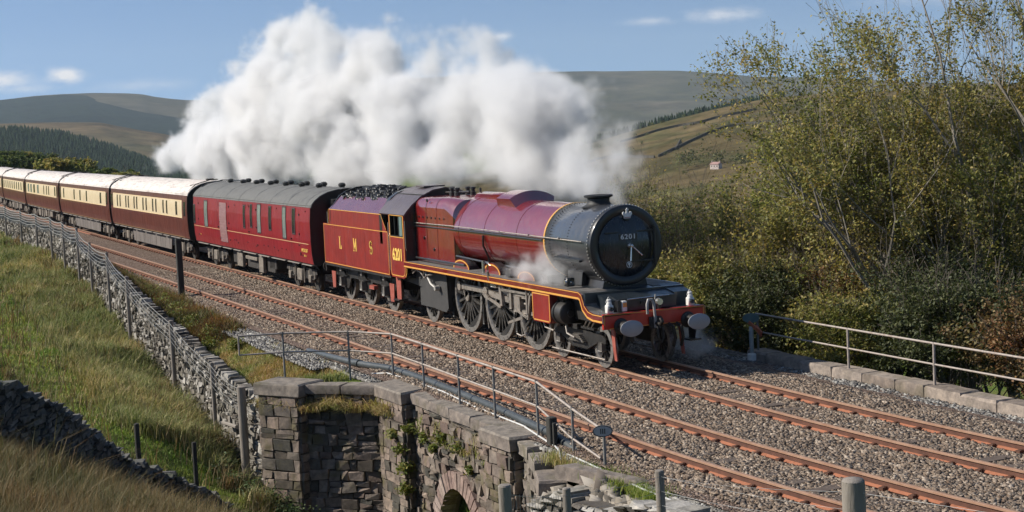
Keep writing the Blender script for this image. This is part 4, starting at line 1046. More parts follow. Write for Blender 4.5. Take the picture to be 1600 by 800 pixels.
# cab
b = MB()
for s_ in (-1, 1):
    y0, y1 = s_*1.29, s_*1.335
    X0, X1 = -14.5, -13.12
    # side sheet around the window
    def pan(poly): b.prism(poly, 'Y', y0, y1, 0)
    pan([(X0, 1.32), (X0, 2.50), (X1, 2.50), (X1, 1.80), (X1+.05, 1.78), (X1-.05, 1.30), (X1-.2, 1.24), (X0+.1, 1.24)])
    pan([(X0, 2.50), (X0, 3.20), (-14.38, 3.20), (-14.38, 2.50)]); pan([(-13.22, 2.50), (-13.22, 3.20), (X1, 3.20), (X1, 2.50)]); pan([(-14.38, 3.13), (-14.38, 3.20), (-13.22, 3.20), (-13.22, 3.13)])
b.build('cab_side', [CRIM2], L)
b = MB()
for s_ in (-1, 1):
    y = s_*1.338
    def seg(x0, z0, x1, z1, w=.014):
        d = Vector((x1-x0, z1-z0)).normalized(); n_ = Vector((-d.y, d.x))*w
        b.add([(x0-n_.x, y, z0-n_.y), (x0+n_.x, y, z0+n_.y), (x1+n_.x, y, z1+n_.y), (x1-n_.x, y, z1-n_.y)], [(0,1,2,3)], 0)
    P = [(-14.44, 3.16), (-14.44, 1.36), (-14.36, 1.30), (-13.38, 1.30), (-13.24, 1.36), (-13.18, 1.50), (-13.18, 3.16)]
    for i in range(len(P)-1): seg(*P[i], *P[i+1])
    P = [(-14.40, 3.14), (-14.40, 2.48), (-13.21, 2.48), (-13.21, 3.14), (-14.40, 3.14)]
    for i in range(len(P)-1): seg(*P[i], *P[i+1], .012)
    P = [(-14.46, 1.55), (-13.1, 1.55)] if False else [(-13.16, 1.30), (-13.05, 1.42), (-13.02, 1.58)]
    for i in range(len(P)-1): seg(*P[i], *P[i+1])
b.build('cab_lining', [LINE], L)
b = MB()      # cab front plate and interior
pf = [(-1.30, 1.78), (-1.30, 3.22), (-1.1, 3.42), (-.8, 3.66), (-.4, 3.84), (0, 3.90), (.4, 3.84), (.8, 3.66), (1.1, 3.42), (1.30, 3.22), (1.30, 1.78)]
b.prism(pf, 'X', -13.13, -13.09, 0); b.box(-14.4, -13.2, -1.25, 1.25, 1.25, 1.35, 0)
b.bbox(-13.5, -13.2, -.9, .9, 1.4, 3.0, .03, 1)
for k, (y, z) in enumerate(((-.5, 2.6), (-.2, 2.8), (.2, 2.7), (-.8, 2.2))): b.lathe([(0, .06), (-.05, .06), (-.05, 0)], (-13.5, y, z), 'X', 12, 2)
b.build('cab_front', [BLACK, GRIME, BRIGHT], L)
b = MB(); b.box(-13.078, -13.07, -1.14, -.82, 2.75, 3.2, 0); b.box(-13.078, -13.07, .82, 1.14, 2.75, 3.2, 0); b.build('spectacle_window', [GLASS], L)
b = MB(); b.box(-13.62, -13.26, -1.325, -1.31, 2.53, 3.11, 1)
for x in (-14.36, -13.95, -13.60, -13.25): b.box(x-.015, x+.015, -1.345, -1.30, 2.5, 3.13, 0)
b.box(-14.36, -13.25, -1.345, -1.30, 2.50, 2.53, 0)
b.build('cab_window', [BLACK, noisy('window_glint', [(.10,.17,.16),(.18,.25,.24)], scale=2, rough=.1)], L)
b = MB(); K = 24; pr = [(-1.36, 3.17), (-1.30, 3.25), (-1.1, 3.46), (-.8, 3.70), (-.4, 3.88), (0, 3.94), (.4, 3.88), (.8, 3.70), (1.1, 3.46), (1.30, 3.25), (1.36, 3.17)]
def roofshell(b, pr, x0, x1, th, m=0):
    n_ = len(pr); lo = [(y*(1-th/1.4), z-th) for y, z in pr]; base = len(b.v)
    for x in (x0, x1): b.v += [(x, y, z) for y, z in pr]+[(x, y, z) for y, z in lo]
    for k in range(n_-1):
        b.f += [(base+k, base+k+1, base+2*n_+k+1, base+2*n_+k), (base+n_+k, base+n_+k+1, base+3*n_+k+1, base+3*n_+k), (base+k, base+k+1, base+n_+k+1, base+n_+k), (base+2*n_+k, base+2*n_+k+1, base+3*n_+k+1, base+3*n_+k)]; b.m += [m]*4
    for k in (0, n_-1): b.f.append((base+k, base+2*n_+k, base+3*n_+k, base+n_+k)); b.m.append(m)
roofshell(b, pr, -15.35, -13.0, .04)
b.box(-14.6, -13.9, -.35, .35, 3.93, 3.97, 0); b.box(-15.36, -15.3, -1.2, 1.2, 3.2, 3.3, 0)
for s_ in (-1, 1): b.add([(-15.35, s_*.72, 3.76), (-13.0, s_*.72, 3.76), (-13.0, s_*.74, 3.755), (-15.35, s_*.74, 3.755), (-15.35, s_*.72, 3.74), (-13, s_*.72, 3.74), (-13, s_*.74, 3.735), (-15.35, s_*.74, 3.735)], [(0,1,2,3), (0,1,5,4), (2,3,7,6)], 1)
b.build('cab_roof', [paint('cab_roof_paint', (.07,.05,.055), (.10,.08,.085), .38, .2, .4), BLACK], L, smooth=30)
text('6201', .50, GOLD, L, (-13.79+7, -1.344, 1.93), (math.pi/2, 0, 0), 'cab_numerals', .004, .03, 1.0, .92)
b = MB(); b.tube([(-13.06, -1.3, 2.1), (-13.05, -1.33, 2.2), (-13.05, -1.33, 3.0)], .014, 5, 0); b.tube([(-14.56, -1.3, 1.4), (-14.6, -1.32, 1.5), (-14.6, -1.32, 2.9)], .016, 6, 0); b.build('cab_handrail', [BRIGHT], L)
b = MB(); b.box(-14.5, -14.0, -1.3, -1.0, .5, .54, 0); b.prism([(-14.5, 1.25), (-14.05, 1.25), (-14.08, .5), (-14.45, .5)], 'Y', -1.16, -1.19, 1); b.build('cab_step', [BLACK, REDU], L)
# driver's arm and shoulder leaning at the cab side
# ------------------------------------------------------------------ tender
T = empty('tender', (-18.2, 0, 0), label='crimson tender lettered LMS and heaped with coal behind the engine cab', cat='tender'); T['_org'] = (-18.2, 0., 0.)
b = MB(); S = 1.30
def outl(x): return None
for s_ in (-1, 1):
    # main side
    b.prism([(-21.65, 1.24), (-21.65, 2.62), (-20.95, 2.62), (-14.85, 2.62), (-14.72, 2.55), (-14.70, 1.24)], 'Y', s_*(S-.03), s_*S, 0)
    # upper side narrower in x
    b.prism([(-20.9, 2.62), (-20.9, 3.12), (-15.3, 3.12), (-15.2, 2.95), (-15.0, 2.72), (-14.9, 2.62)], 'Y', s_*(S-.03), s_*(S-.004), 0)
    # inward sloping raves
    a0 = [(-20.9, s_*S, 3.12), (-15.3, s_*S, 3.12), (-15.55, s_*.92, 3.60), (-20.6, s_*.92, 3.56)]
    b.add(a0+[(x, y*.97, z-.03) for x, y, z in a0], [(0,1,2,3), (4,7,6,5), (0,4,5,1), (1,5,6,2), (2,6,7,3), (3,7,4,0)], 1)
b.box(-21.65, -21.55, -S+.03, S-.03, 1.24, 2.6, 0); b.box(-20.9, -20.8, -S+.03, S-.03, 2.6, 3.1, 0); b.box(-21.6, -20.9, -S+.03, S-.03, 2.56, 2.60, 2)
b.box(-21.6, -14.9, -S+.03, S-.03, 1.24, 1.3, 2)
b.build('tank', [CRIM2, paint('rave_paint', (.12,.02,.025), (.16,.035,.04), .22, 1.0, .4), GRIME], T)
b = MB()
def arch(x, m, hw=.93, z0=3.1, z1=3.86, b=b):
    pl = [(-S, 3.12), (-.95, 3.57), (-.7, 3.72), (-.35, 3.83), (0, 3.86), (.35, 3.83), (.7, 3.72), (.95, 3.57), (S, 3.12), (S, 2.7), (-S, 2.7)]
    b.prism(pl, 'X', x, x+.05, m)
arch(-20.75, 0)
# open front arch: rim only
pl = [(-S, 2.2), (-S, 3.12), (-.95, 3.62), (-.7, 3.78), (-.35, 3.88), (0, 3.91), (.35, 3.88), (.7, 3.78), (.95, 3.62), (S, 3.12), (S, 2.2)]
for i in range(len(pl)-1):
    (y0, z0), (y1, z1) = pl[i], pl[i+1]
    i0 = (y0*.93, z0-.10); i1 = (y1*.93, z1-.10)
    b.add([(-15.5, y0, z0), (-15.5, y1, z1), (-15.5, *i1), (-15.5, *i0), (-15.25, y0, z0), (-15.25, y1, z1), (-15.25, *i1), (-15.25, *i0)], [(0,1,2,3), (4,7,6,5), (0,4,5,1), (1,5,6,2), (2,6,7,3), (3,7,4,0)], 0)
b.box(-15.45, -15.4, -1.2, 1.2, 1.3, 3.2, 0)
b.build('bulkhead', [BLACK], T)
b = MB()
def ln(x0, z0, x1, z1, w=.012, y=-(S+.004), b=b):
    d = Vector((x1-x0, z1-z0)).normalized(); n_ = Vector((-d.y, d.x))*w
    b.add([(x0-n_.x, y, z0-n_.y), (x0+n_.x, y, z0+n_.y), (x1+n_.x, y, z1+n_.y), (x1-n_.x, y, z1-n_.y)], [(0,1,2,3)], 0)
for P in ([(-21.6, 1.27), (-21.6, 2.59), (-14.78, 2.59), (-14.76, 1.27), (-21.6, 1.27)], [(-20.95, 2.62), (-20.95, 3.10)], [(-14.9, 2.66), (-15.28, 3.05), (-15.33, 3.12), (-20.9, 3.12)]):
    for i in range(len(P)-1): ln(*P[i], *P[i+1], .011)
b.build('lining', [LINE], T)
b = MB()
for x in np.arange(-21.4, -14.8, .42):
    for z in (1.34, 2.5): b.cbox((x, -(S+.002), z), .018, .01, .018, 0)
for x in (-19.3, -17.1): b.box(x-.01, x+.01, -(S+.004), -S, 1.3, 2.58, 0)
b.build('rivets', [CRIM2], T)
# serif letters drawn from strokes
def letter(ch, cx, cz, h, T, m):
    b = MB(); w = h*.62; k = h*.17; s2 = h*.07; y0, y1 = -(S+.012), -(S+.002)
    def bx(x0, x1, z0, z1): b.box(cx+x0, cx+x1, y0, y1, cz+z0, cz+z1, 0)
    if ch == 'L':
        bx(-w*.35, -w*.35+k, -h/2, h/2); bx(-w*.5, -w*.35+k*1.6, h/2-s2, h/2+.001); bx(-w*.5, w*.5, -h/2-.001, -h/2+s2*1.2)
        b.prism([(cx+w*.5, cz-h/2), (cx+w*.5, cz-h/2+h*.30), (cx+w*.5-s2, cz-h/2+h*.3), (cx+w*.5-s2*2.4, cz-h/2)], 'Y', y0-.001, y1, 0)
    if ch == 'M':
        w = h*.80
        for q, kk in ((-1, s2*1.1), (1, k)):
            x = q*w*.36; bx(x-kk/2, x+kk/2, -h/2, h/2); bx(x-k*.9, x+k*.9, -h/2-.001, -h/2+s2)
            bx(x-k*.7, x+k*.7, h/2-s2, h/2+.001)
        for q, kk in ((-1, k), (1, s2*1.1)):
            x0 = q*w*.36; b.prism([(cx+x0-kk/2, cz+h/2), (cx+x0+kk/2, cz+h/2), (cx+kk/2, cz-h*.3), (cx-kk/2, cz-h*.3)], 'Y', y0-.001, y1, 0)
    if ch == 'S':
        pts = []; W = h*.24
        for i in range(29):
            t = i/28
            if t < .5: a = R(25)+t*2*(R(270)-R(25)); p = (math.cos(a)*W, h*.235+math.sin(a)*h*.215)
            else: a = R(90)-(t-.5)*2*(R(245)); p = (math.cos(a)*W*1.05, -h*.225+math.sin(a)*h*.225)
            pts.append(p)
        for i in range(28):
            (xa, za), (xb, zb) = pts[i], pts[i+1]; t = (i+.5)/28; kk = s2*.6+(k*.5)*math.sin(t*math.pi)**1.2
            d = Vector((xb-xa, zb-za)).normalized(); n_ = Vector((-d.y, d.x))*kk; d = d*.008
            b.add([(cx+xa-n_.x-d.x, y0, cz+za-n_.y-d.y), (cx+xa+n_.x-d.x, y0, cz+za+n_.y-d.y), (cx+xb+n_.x+d.x, y0, cz+zb+n_.y+d.y), (cx+xb-n_.x+d.x, y0, cz+zb-n_.y+d.y)], [(0,1,2,3)], 0)
        bx(W*.75, W*1.05, h*.2, h*.45); bx(-W*1.1, -W*.8, -h*.45, -h*.2)
    o = b.build('lettering', [m], T); return o
for ch, x in (('L', -19.72), ('M', -18.12), ('S', -16.45)): letter(ch, x, 2.02+(0 if ch != 'S' else 0), .42, T, GOLD)
# coal heap
n_ = 900; r_ = np.random.default_rng(5); TT = np.array([(-1,-1,-1),(1,-1,-1),(1,1,-1),(-1,1,-1),(-1,-1,1),(1,-1,1),(1,1,1),(-1,1,1)], float)*.5
x = r_.uniform(-20.6, -15.6, n_); y = r_.uniform(-.92, .92, n_); z = 3.44+.32*(1-(y/.95)**2)*np.clip(1-((x+18.1)/2.9)**4, 0, 1)+r_.uniform(-.05, .05, n_)
P = TT[None]*(1+r_.uniform(-.45, .45, (n_, 8, 3)))*r_.uniform(.08, .2, n_)[:, None, None]; a = r_.uniform(0, 6.28, n_); c_, s_ = np.cos(a)[:, None], np.sin(a)[:, None]
W = np.stack([P[..., 0]*c_-P[..., 2]*s_+x[:, None]+18.2, P[..., 1]+y[:, None], P[..., 0]*s_+P[..., 2]*c_+z[:, None]], -1)
Q = np.array([(0,3,2,1),(0,1,5,4),(1,2,6,5),(2,3,7,6),(3,0,4,7),(4,5,6,7)]); F = Q[None]+(np.arange(n_)*8)[:, None, None]
o = npmesh('coal', W.reshape(-1, 3), F.reshape(-1, 4), COALM, parent=T, fs=4); tag(o, kind='stuff')
b = MB(); b.prism([(-1.2, 3.0), (-.9, 3.45), (0, 3.7), (.9, 3.45), (1.2, 3.0)], 'X', -20.6, -15.6, 0); b.build('coal_space', [BLACK], T)
b = MB()
for s_ in (-1, 1):
    b.box(-21.75, -14.7, s_*1.05, s_*1.28, 1.16, 1.235, 0)
    pl = [(-21.5, 1.16), (-14.9, 1.16), (-14.9, .80)]
    for xc in (-15.9, -18.2, -20.5): pl += [(xc+.75, .80), (xc+.42, .42), (xc-.42, .42), (xc-.75, .80)]
    pl += [(-21.5, .80)]
    b.prism(pl, 'Y', s_*.95, s_*.98, 0)
b.box(-21.7, -21.6, -1.28, 1.28, .95, 1.24, 0)
b.box(-21.3, -15, -.6, .6, .7, 1.2, 0)
b.build('frame', [GRIME], T)
for s_ in (-1, 1):
    for x in (-15.92, -18.2, -20.48):
        b = MB(); b.bbox(x-.13, x+.13, s_*.98, s_*1.13, .5, .82, .03, 0)
        for k in range(6): b.box(x-.5+k*.07, x+.5-k*.07, s_*1.0, s_*1.08, .84+k*.03, .862+k*.03, 1)
        for q in (-.5, .5): b.tube([(x+q, s_*1.04, .84), (x+q*1.02, s_*1.04, 1.14)], .022, 6, 1)
        b.bbox(x-.1, x+.1, s_*1.0, s_*1.12, 1.0, 1.14, .01, 0)
        b.build('axlebox', [noisy('axle_grey', [(.06,.055,.05),(.2,.185,.165)], scale=9, rough=.5), GRIME], T, smooth=40)
        spoked_wheel('wheel', T, x, .647, s_*.75, 12, .1)
b = MB()
for s_ in (-1, 1):
    for x in (-15.05, -21.2): b.prism([(x-.22, .95), (x+.22, .95), (x+.16, .38), (x-.16, .38)], 'Y', s_*1.12, s_*1.15, 0); b.box(x-.24, x+.24, s_*.98, s_*1.28, .36, .40, 1)
    b.bbox(-17.4, -16.9, s_*1.0, s_*1.12, .62, .74, .01, 0)
b.build('footstep', [REDU, BLACK], T)
b = MB(); b.tube([(-14.62, -1.2, 1.3), (-14.62, -1.28, 1.5), (-14.62, -1.28, 2.5), (-14.7, -1.25, 2.6)], .016, 6, 0); b.tube([(-21.66, -1.1, 1.4), (-21.74, -1.1, 1.5), (-21.74, -1.1, 3.0)], .016, 6, 0); b.build('handrail', [BRIGHT], T)
for s_ in (-1, 1):
    b = MB(); b.lathe([(0, .15), (-.3, .11), (-.31, .2), (-.36, .2), (-.37, 0)], (-21.72, s_*.864, 1.05), 'X', 20, 0); b.build('buffer', [GRIME], T, smooth=40)
# ------------------------------------------------------------------ carriages (local frame: x along, y<0 near side)
BGRED = paint('carriage_maroon', (.21,.008,.013), (.27,.012,.018), .3, .25, .35, .8)
UMBER = paint('pullman_umber', (.10,.022,.015), (.14,.034,.022), .3, .4, .25, .9)
CREAM = noisy('pullman_cream', [(.60,.47,.29),(.70,.58,.38)], scale=1.5, rough=.4)
ROOFG = noisy('grey_roof', [(.065,.067,.068),(.125,.125,.12),(.09,.09,.09)], scale=1.6, rough=.75, bump=.15, bscale=6, bdist=.02, stretch=(1, 1, 1), r2=.9)
ROOFW = noisy('white_roof', [(.36,.31,.28),(.66,.60,.55),(.50,.45,.41)], scale=1.4, rough=.6, stretch=(.5, 3, 3), r2=.8)
SKIRT = noisy('grey_skirt', [(.10,.085,.075),(.19,.165,.15)], scale=1.6, rough=.7, stretch=(1, 1, .4))
UNDER = noisy('underframe_dirt', [(.015,.013,.012),(.05,.043,.037)], scale=4, rough=.8)
UNDL = noisy('underframe_dust', [(.10,.085,.07),(.26,.22,.18)], scale=6, rough=.85)
SOLE = noisy('solebar_grey', [(.22,.19,.17),(.38,.34,.30)], scale=3, rough=.6)
def bodysec(hw=1.41, z0=1.10, ze=3.13):
    # tumblehome side profile, bottom to cantrail
    return [(hw-.07, z0), (hw-.02, z0+.35), (hw, z0+.85), (hw-.005, z0+1.5), (hw-.05, ze)]
def side_y(z, z0=1.10, ze=3.13, hw=1.41):
    p = bodysec(hw, z0, ze); return np.interp(z, [q[1] for q in p], [q[0] for q in p])
RP_ = [(-1.37, 3.12), (-1.32, 3.24), (-1.20, 3.38), (-1.0, 3.52), (-.7, 3.65), (-.35, 3.72), (0, 3.745)]
RP_ = RP_ + [(-y, z) for y, z in RP_[-2::-1]]
def quad_on_side(b, x0, x1, z0, z1, m, off=.006, s_=-1, nz=3):
    zs = np.linspace(z0, z1, nz+1)
    for i in range(nz):
        ya, yb = side_y(zs[i])+off, side_y(zs[i+1])+off
        b.add([(x0, s_*ya, zs[i]), (x1, s_*ya, zs[i]), (x1, s_*yb, zs[i+1]), (x0, s_*yb, zs[i+1])], [(0,1,2,3)], m)
def blk_on_side(b, x0, x1, z0, z1, d, m, s_=-1):
    ya = side_y((z0+z1)/2); b.box(x0, x1, s_*(ya-.02), s_*(ya+d), z0, z1, m)
def coach_bogie(t, xc, wheelbase=2.6, dusty=True):
    for s_ in (-1, 1):
        for q in (-1, 1):
            x = xc+q*wheelbase/2
            b = MB(); b.lathe([(-.06, 0), (-.06, .1), (-.03, .36), (-.07, .38), (-.07, .45), (.05, .457), (.07, .485), (.08, .38), (.08, 0)], (x, s_*.75, .457), 'Y', 26, 0)
            b.lathe([(-.07, .0), (-.075, .13), (-.05, .14)], (x, s_*.75, .457), 'Y', 14, 1) if s_ < 0 else None
            b.build('wheel', [UNDER, STEEL], t, smooth=40)
    b = MB()
    for s_ in (-1, 1):
        y = s_*1.0
        b.prism([(xc-2.0, .66), (xc-1.9, .82), (xc-.7, .86), (xc-.45, .62), (xc+.45, .62), (xc+.7, .86), (xc+1.9, .82), (xc+2.0, .66), (xc+1.6, .64), (xc+.55, .44), (xc-.55, .44), (xc-1.6, .64)], 'Y', y-.03, y+.03, 0)
        for q in (-1, 1):
            x = xc+q*wheelbase/2
            b.bbox(x-.14, x+.14, y-.06, y+s_*.13 if s_ > 0 else y+.06, .34, .62, .02, 1) if s_ > 0 else b.bbox(x-.14, x+.14, y-.13, y+.06, .34, .62, .02, 1)
            for e in (-.33, .33): b.lathe([(0, .075), (.28, .075)], (x+e, y-.02*s_, .5), 'Z', 10, 1)
            b.box(x-.45, x+.45, y-.07, y+.03, .46, .50, 0)
        b.bbox(xc-.32, xc+.32, min(y, y+s_*.12), max(y, y+s_*.12), .34, .78, .03, 1)
        for e in (-.55, .55): b.tube([(xc+e, y+s_*.08, .95), (xc+e*1.1, y+s_*.1, .30)], .035, 6, 1)
    b.box(xc-.3, xc+.3, -.95, .95, .5, .9, 0)
    b.build('bogie', [UNDER, UNDL], t, smooth=40)
def shell(t, Lb, mats, roofm, name='body'):
    h = Lb/2; b = MB(); p = bodysec(); n_ = len(p)
    for s_ in (-1, 1):
        for x in (-h, h): b.v += [(x, s_*y, z) for y, z in p]
    for s_i in (0, 1):
        o = s_i*2*n_
        for k in range(n_-1): b.f.append((o+k, o+k+1, o+n_+k+1, o+n_+k)); b.m.append(0)
    ends = [(-y, z) for y, z in p]+[(y, z) for y, z in p[::-1]]
    roofc = [(-1.33, 3.13)]+[(y*.97, z-.03) for y, z in RP_[1:-1]]+[(1.33, 3.13)]
    e2 = [(-y, z) for y, z in p]+[(y*.97, z-.03) for y, z in RP_[1:-1]]+[(y, z) for y, z in p[::-1]]
    b.prism(e2, 'X', -h-.001, -h+.05, 1); b.prism(e2, 'X', h-.05, h+.001, 1)
    b.build(name, mats, t)
    b = MB(); roofshell(b, RP_, -h-.06, h+.06, .03, 0)
    for s_ in (-1, 1): b.tube([(-h, s_*1.345, 3.19), (h, s_*1.345, 3.19)], .016, 5, 0)
    for x in np.arange(-h+1.2, h-.5, 2.4):
        pr_ = [(y*1.003, z+.006) for y, z in RP_]; roofshell(b, pr_, x-.02, x+.02, .02, 0)
    b.build('roof', [roofm, BLACK], t, smooth=25)
def gangway(t, x, s, m=None):
    b = MB(); a, c_ = (x, x+s*.5) if s > 0 else (x-.5, x)
    b.bbox(a, c_, -.62, .62, 1.25, 3.35, .06, 0)
    for k in range(3): q = a+.06+k*.16; b.bbox(q, q+.06, -.66, .66, 1.2, 3.4, .03, 0)
    b.build('gangway', [UNDER], t)
def coach_base(t, Lb, dust=True):
    h = Lb/2; b = MB()
    for s_ in (-1, 1):
        b.box(-h+.1, h-.1, s_*1.14, s_*1.2, .98, 1.09, 0)
    b.box(-h, h, -1.3, 1.3, 1.06, 1.1, 1)
    b.tube([(-h+3, .2, .75), (h-3, .2, .75)], .04, 6, 1)
    b.build('underframe', [UNDER, UNDER], t)
    b = MB()
    x = -h+.4
    while x < h-1.5:
        w_ = rng.uniform(1.2, 2.4); b.box(x, min(x+w_, h-.3), -1.345, -1.24, 1.02, 1.045, 0); x += w_+.35
    b.build('footboard', [SOLE], t)
    for s_ in (-1, 1):
        for e in (-1, 1):
            b = MB(); b.lathe([(0, .14), (e*.25, .10), (e*.27, .22), (e*.31, .22), (e*.33, 0)], (e*h, s_*.864, 1.05), 'X', 18, 0); b.build('buffer', [UNDER], t, smooth=40)
def place(name, sc, label, group=None, **k):
    a = hdg(-sc); p = tpt(-sc, 0)
    return empty(name, p, a, label=label, cat='railway carriage', group=group)
# --- red brake van behind the tender
V = place('parcels_van', 31.95, 'maroon full brake van with grey vented roof coupled behind the tender')
LB = 18.55; shell(V, LB, [BGRED, BLACK], ROOFG); coach_base(V, LB)
gangway(V, LB/2, 1); gangway(V, -LB/2, -1)
coach_bogie(V, 6.6); coach_bogie(V, -6.6)
h = LB/2
def bx(u): return -h + u*LB      # u from rear (left in the photo) to front
def window(t, x0, x1, z0, z1, glass, frame, bars=()):
    b = MB(); quad_on_side(b, x0, x1, z0, z1, 0, .012); 
    for (a, c_, d, e) in ((x0-.03, x0+.02, z0-.03, z1+.03), (x1-.02, x1+.03, z0-.03, z1+.03), (x0, x1, z0-.03, z0+.02), (x0, x1, z1-.02, z1+.03)): quad_on_side(b, a, c_, d, e, 1, .018)
    for z in bars: quad_on_side(b, x0, x1, z-.02, z+.02, 1, .02)
    return b.build('window', [glass, frame], t)
GLB = noisy('window_dark', [(.012,.013,.014),(.03,.03,.03)], scale=1.5, rough=.12, spec=.6)
GLG = noisy('window_pale', [(.14,.17,.16),(.24,.27,.25)], scale=1.5, rough=.15)
# u positions measured along the side
for u, w_, z0, z1, g_, bars in ((.013, .30, 1.95, 2.75, GLB, ()), (.135, .62, 1.85, 2.98, GLG, (2.62,)), (.500, .28, 2.05, 2.95, GLB, ()), (.560, .28, 2.12, 3.02, GLB, ()), (.625, .52, 1.95, 3.12, GLG, (2.65,)), (.713, .34, 2.12, 3.02, GLB, ()), (.820, .46, 1.90, 3.12, GLG, (2.65,)), (.888, .36, 2.12, 3.04, GLB, ())):
    window(V, bx(u)-w_/2, bx(u)+w_/2, z0, min(z1, 3.06), g_, noisy('rub', [(.05,.03,.03)]))
b = MB()
for u0, u1 in ((.272, .338), ): quad_on_side(b, bx(u0), bx(u1), 1.3, 2.98, 0, .02)
b.build('sliding_shutter', [noisy('shutter', [(.20,.10,.10),(.30,.17,.16)], scale=2, rough=.5, stretch=(1, 1, 8))], V)
for u0, u1 in ((.01, .055), (.255, .272), (.338, .36), (.535, .60), (.865, .925)):
    b = MB()
    for u in (u0, u1): quad_on_side(b, bx(u)-.008, bx(u)+.008, 1.16, 3.05, 0, .008)
    for z in (1.4, 2.1, 2.8): blk_on_side(b, bx(u1)-.03, bx(u1)+.05, z, z+.07, .02, 0)
    blk_on_side(b, bx(u0)+.05, bx(u0)+.12, 1.9, 1.95, .04, 0)
    b.build('door', [BLACK], V)
b = MB()
for x0, x1 in ((0.0, .272), (.338, .985)): quad_on_side(b, bx(x0)+.05, bx(x1), 1.80, 1.825, 0, .012)
b.build('lining', [noisy('van_line', [(.55,.33,.16)], scale=3)], V)
b = MB()
for k in range(26):
    u = rng.uniform(.38, .97); z = rng.choice([1.35, 1.45, 2.95, 2.9, 1.7]); blk_on_side(b, bx(u)-.03, bx(u)+.03, z, z+.05, .015, 0)
b.build('door_furniture', [BLACK], V)
text('M92 81267', .17, GOLD, V, (bx(.955), -side_y(1.56)-.012, 1.56), (math.pi/2-.0, 0, 0), 'running_number', .003, .01)
text('28T 14c', .09, GOLD, V, (bx(.955), -side_y(1.4)-.014, 1.37), (math.pi/2-.04, 0, 0), 'weight_lettering', .003, .01)
text('Pcl', .10, GOLD, V, (bx(.07), -side_y(1.45)-.012, 1.45), (math.pi/2-.04, 0, 0), 'small_lettering', .003, .01)
b = MB()
for k in range(14):
    x = -h+2.6+k*1.12; y = (-.22, .3)[k % 2]*1.0
    b.lathe([(0, .10), (.05, .10), (.06, .13), (.14, .14), (.19, .09), (.20, 0)], (x, y, 3.70), 'Z', 12, 0)
b.build('roof_vents', [noisy('vent_dark', [(.012,.012,.012),(.03,.03,.03)], scale=4, rough=.5)], V, smooth=40)
b = MB(); b.tube([(-h+.2, -1.0, 3.56), (-h+.25, 0, 3.80), (-h+.9, .3, 3.78), (-h+2.4, .35, 3.78)], .03, 6, 0); b.build('roof_conduit', [BLACK], V, smooth=40)
b = MB()
for x0, x1, z0, z1, m in ((-2.3, -1.4, .35, .95, 1), (-.9, .9, .72, .86, 1), (1.2, 1.85, .30, .98, 1), (-1.2, 3.0, .35, 1.0, 0), (2.2, 3.2, .5, .9, 0), (-3.6, -2.7, .4, .95, 0)):
    if m: b.bbox(x0, x1, -1.22, -1.08, z0, z1, .02, 1)
    else: b.bbox(x0, x1, -1.05, -.4, z0, z1, .03, 0)
b.build('battery_boxes', [UNDER, UNDL], V)
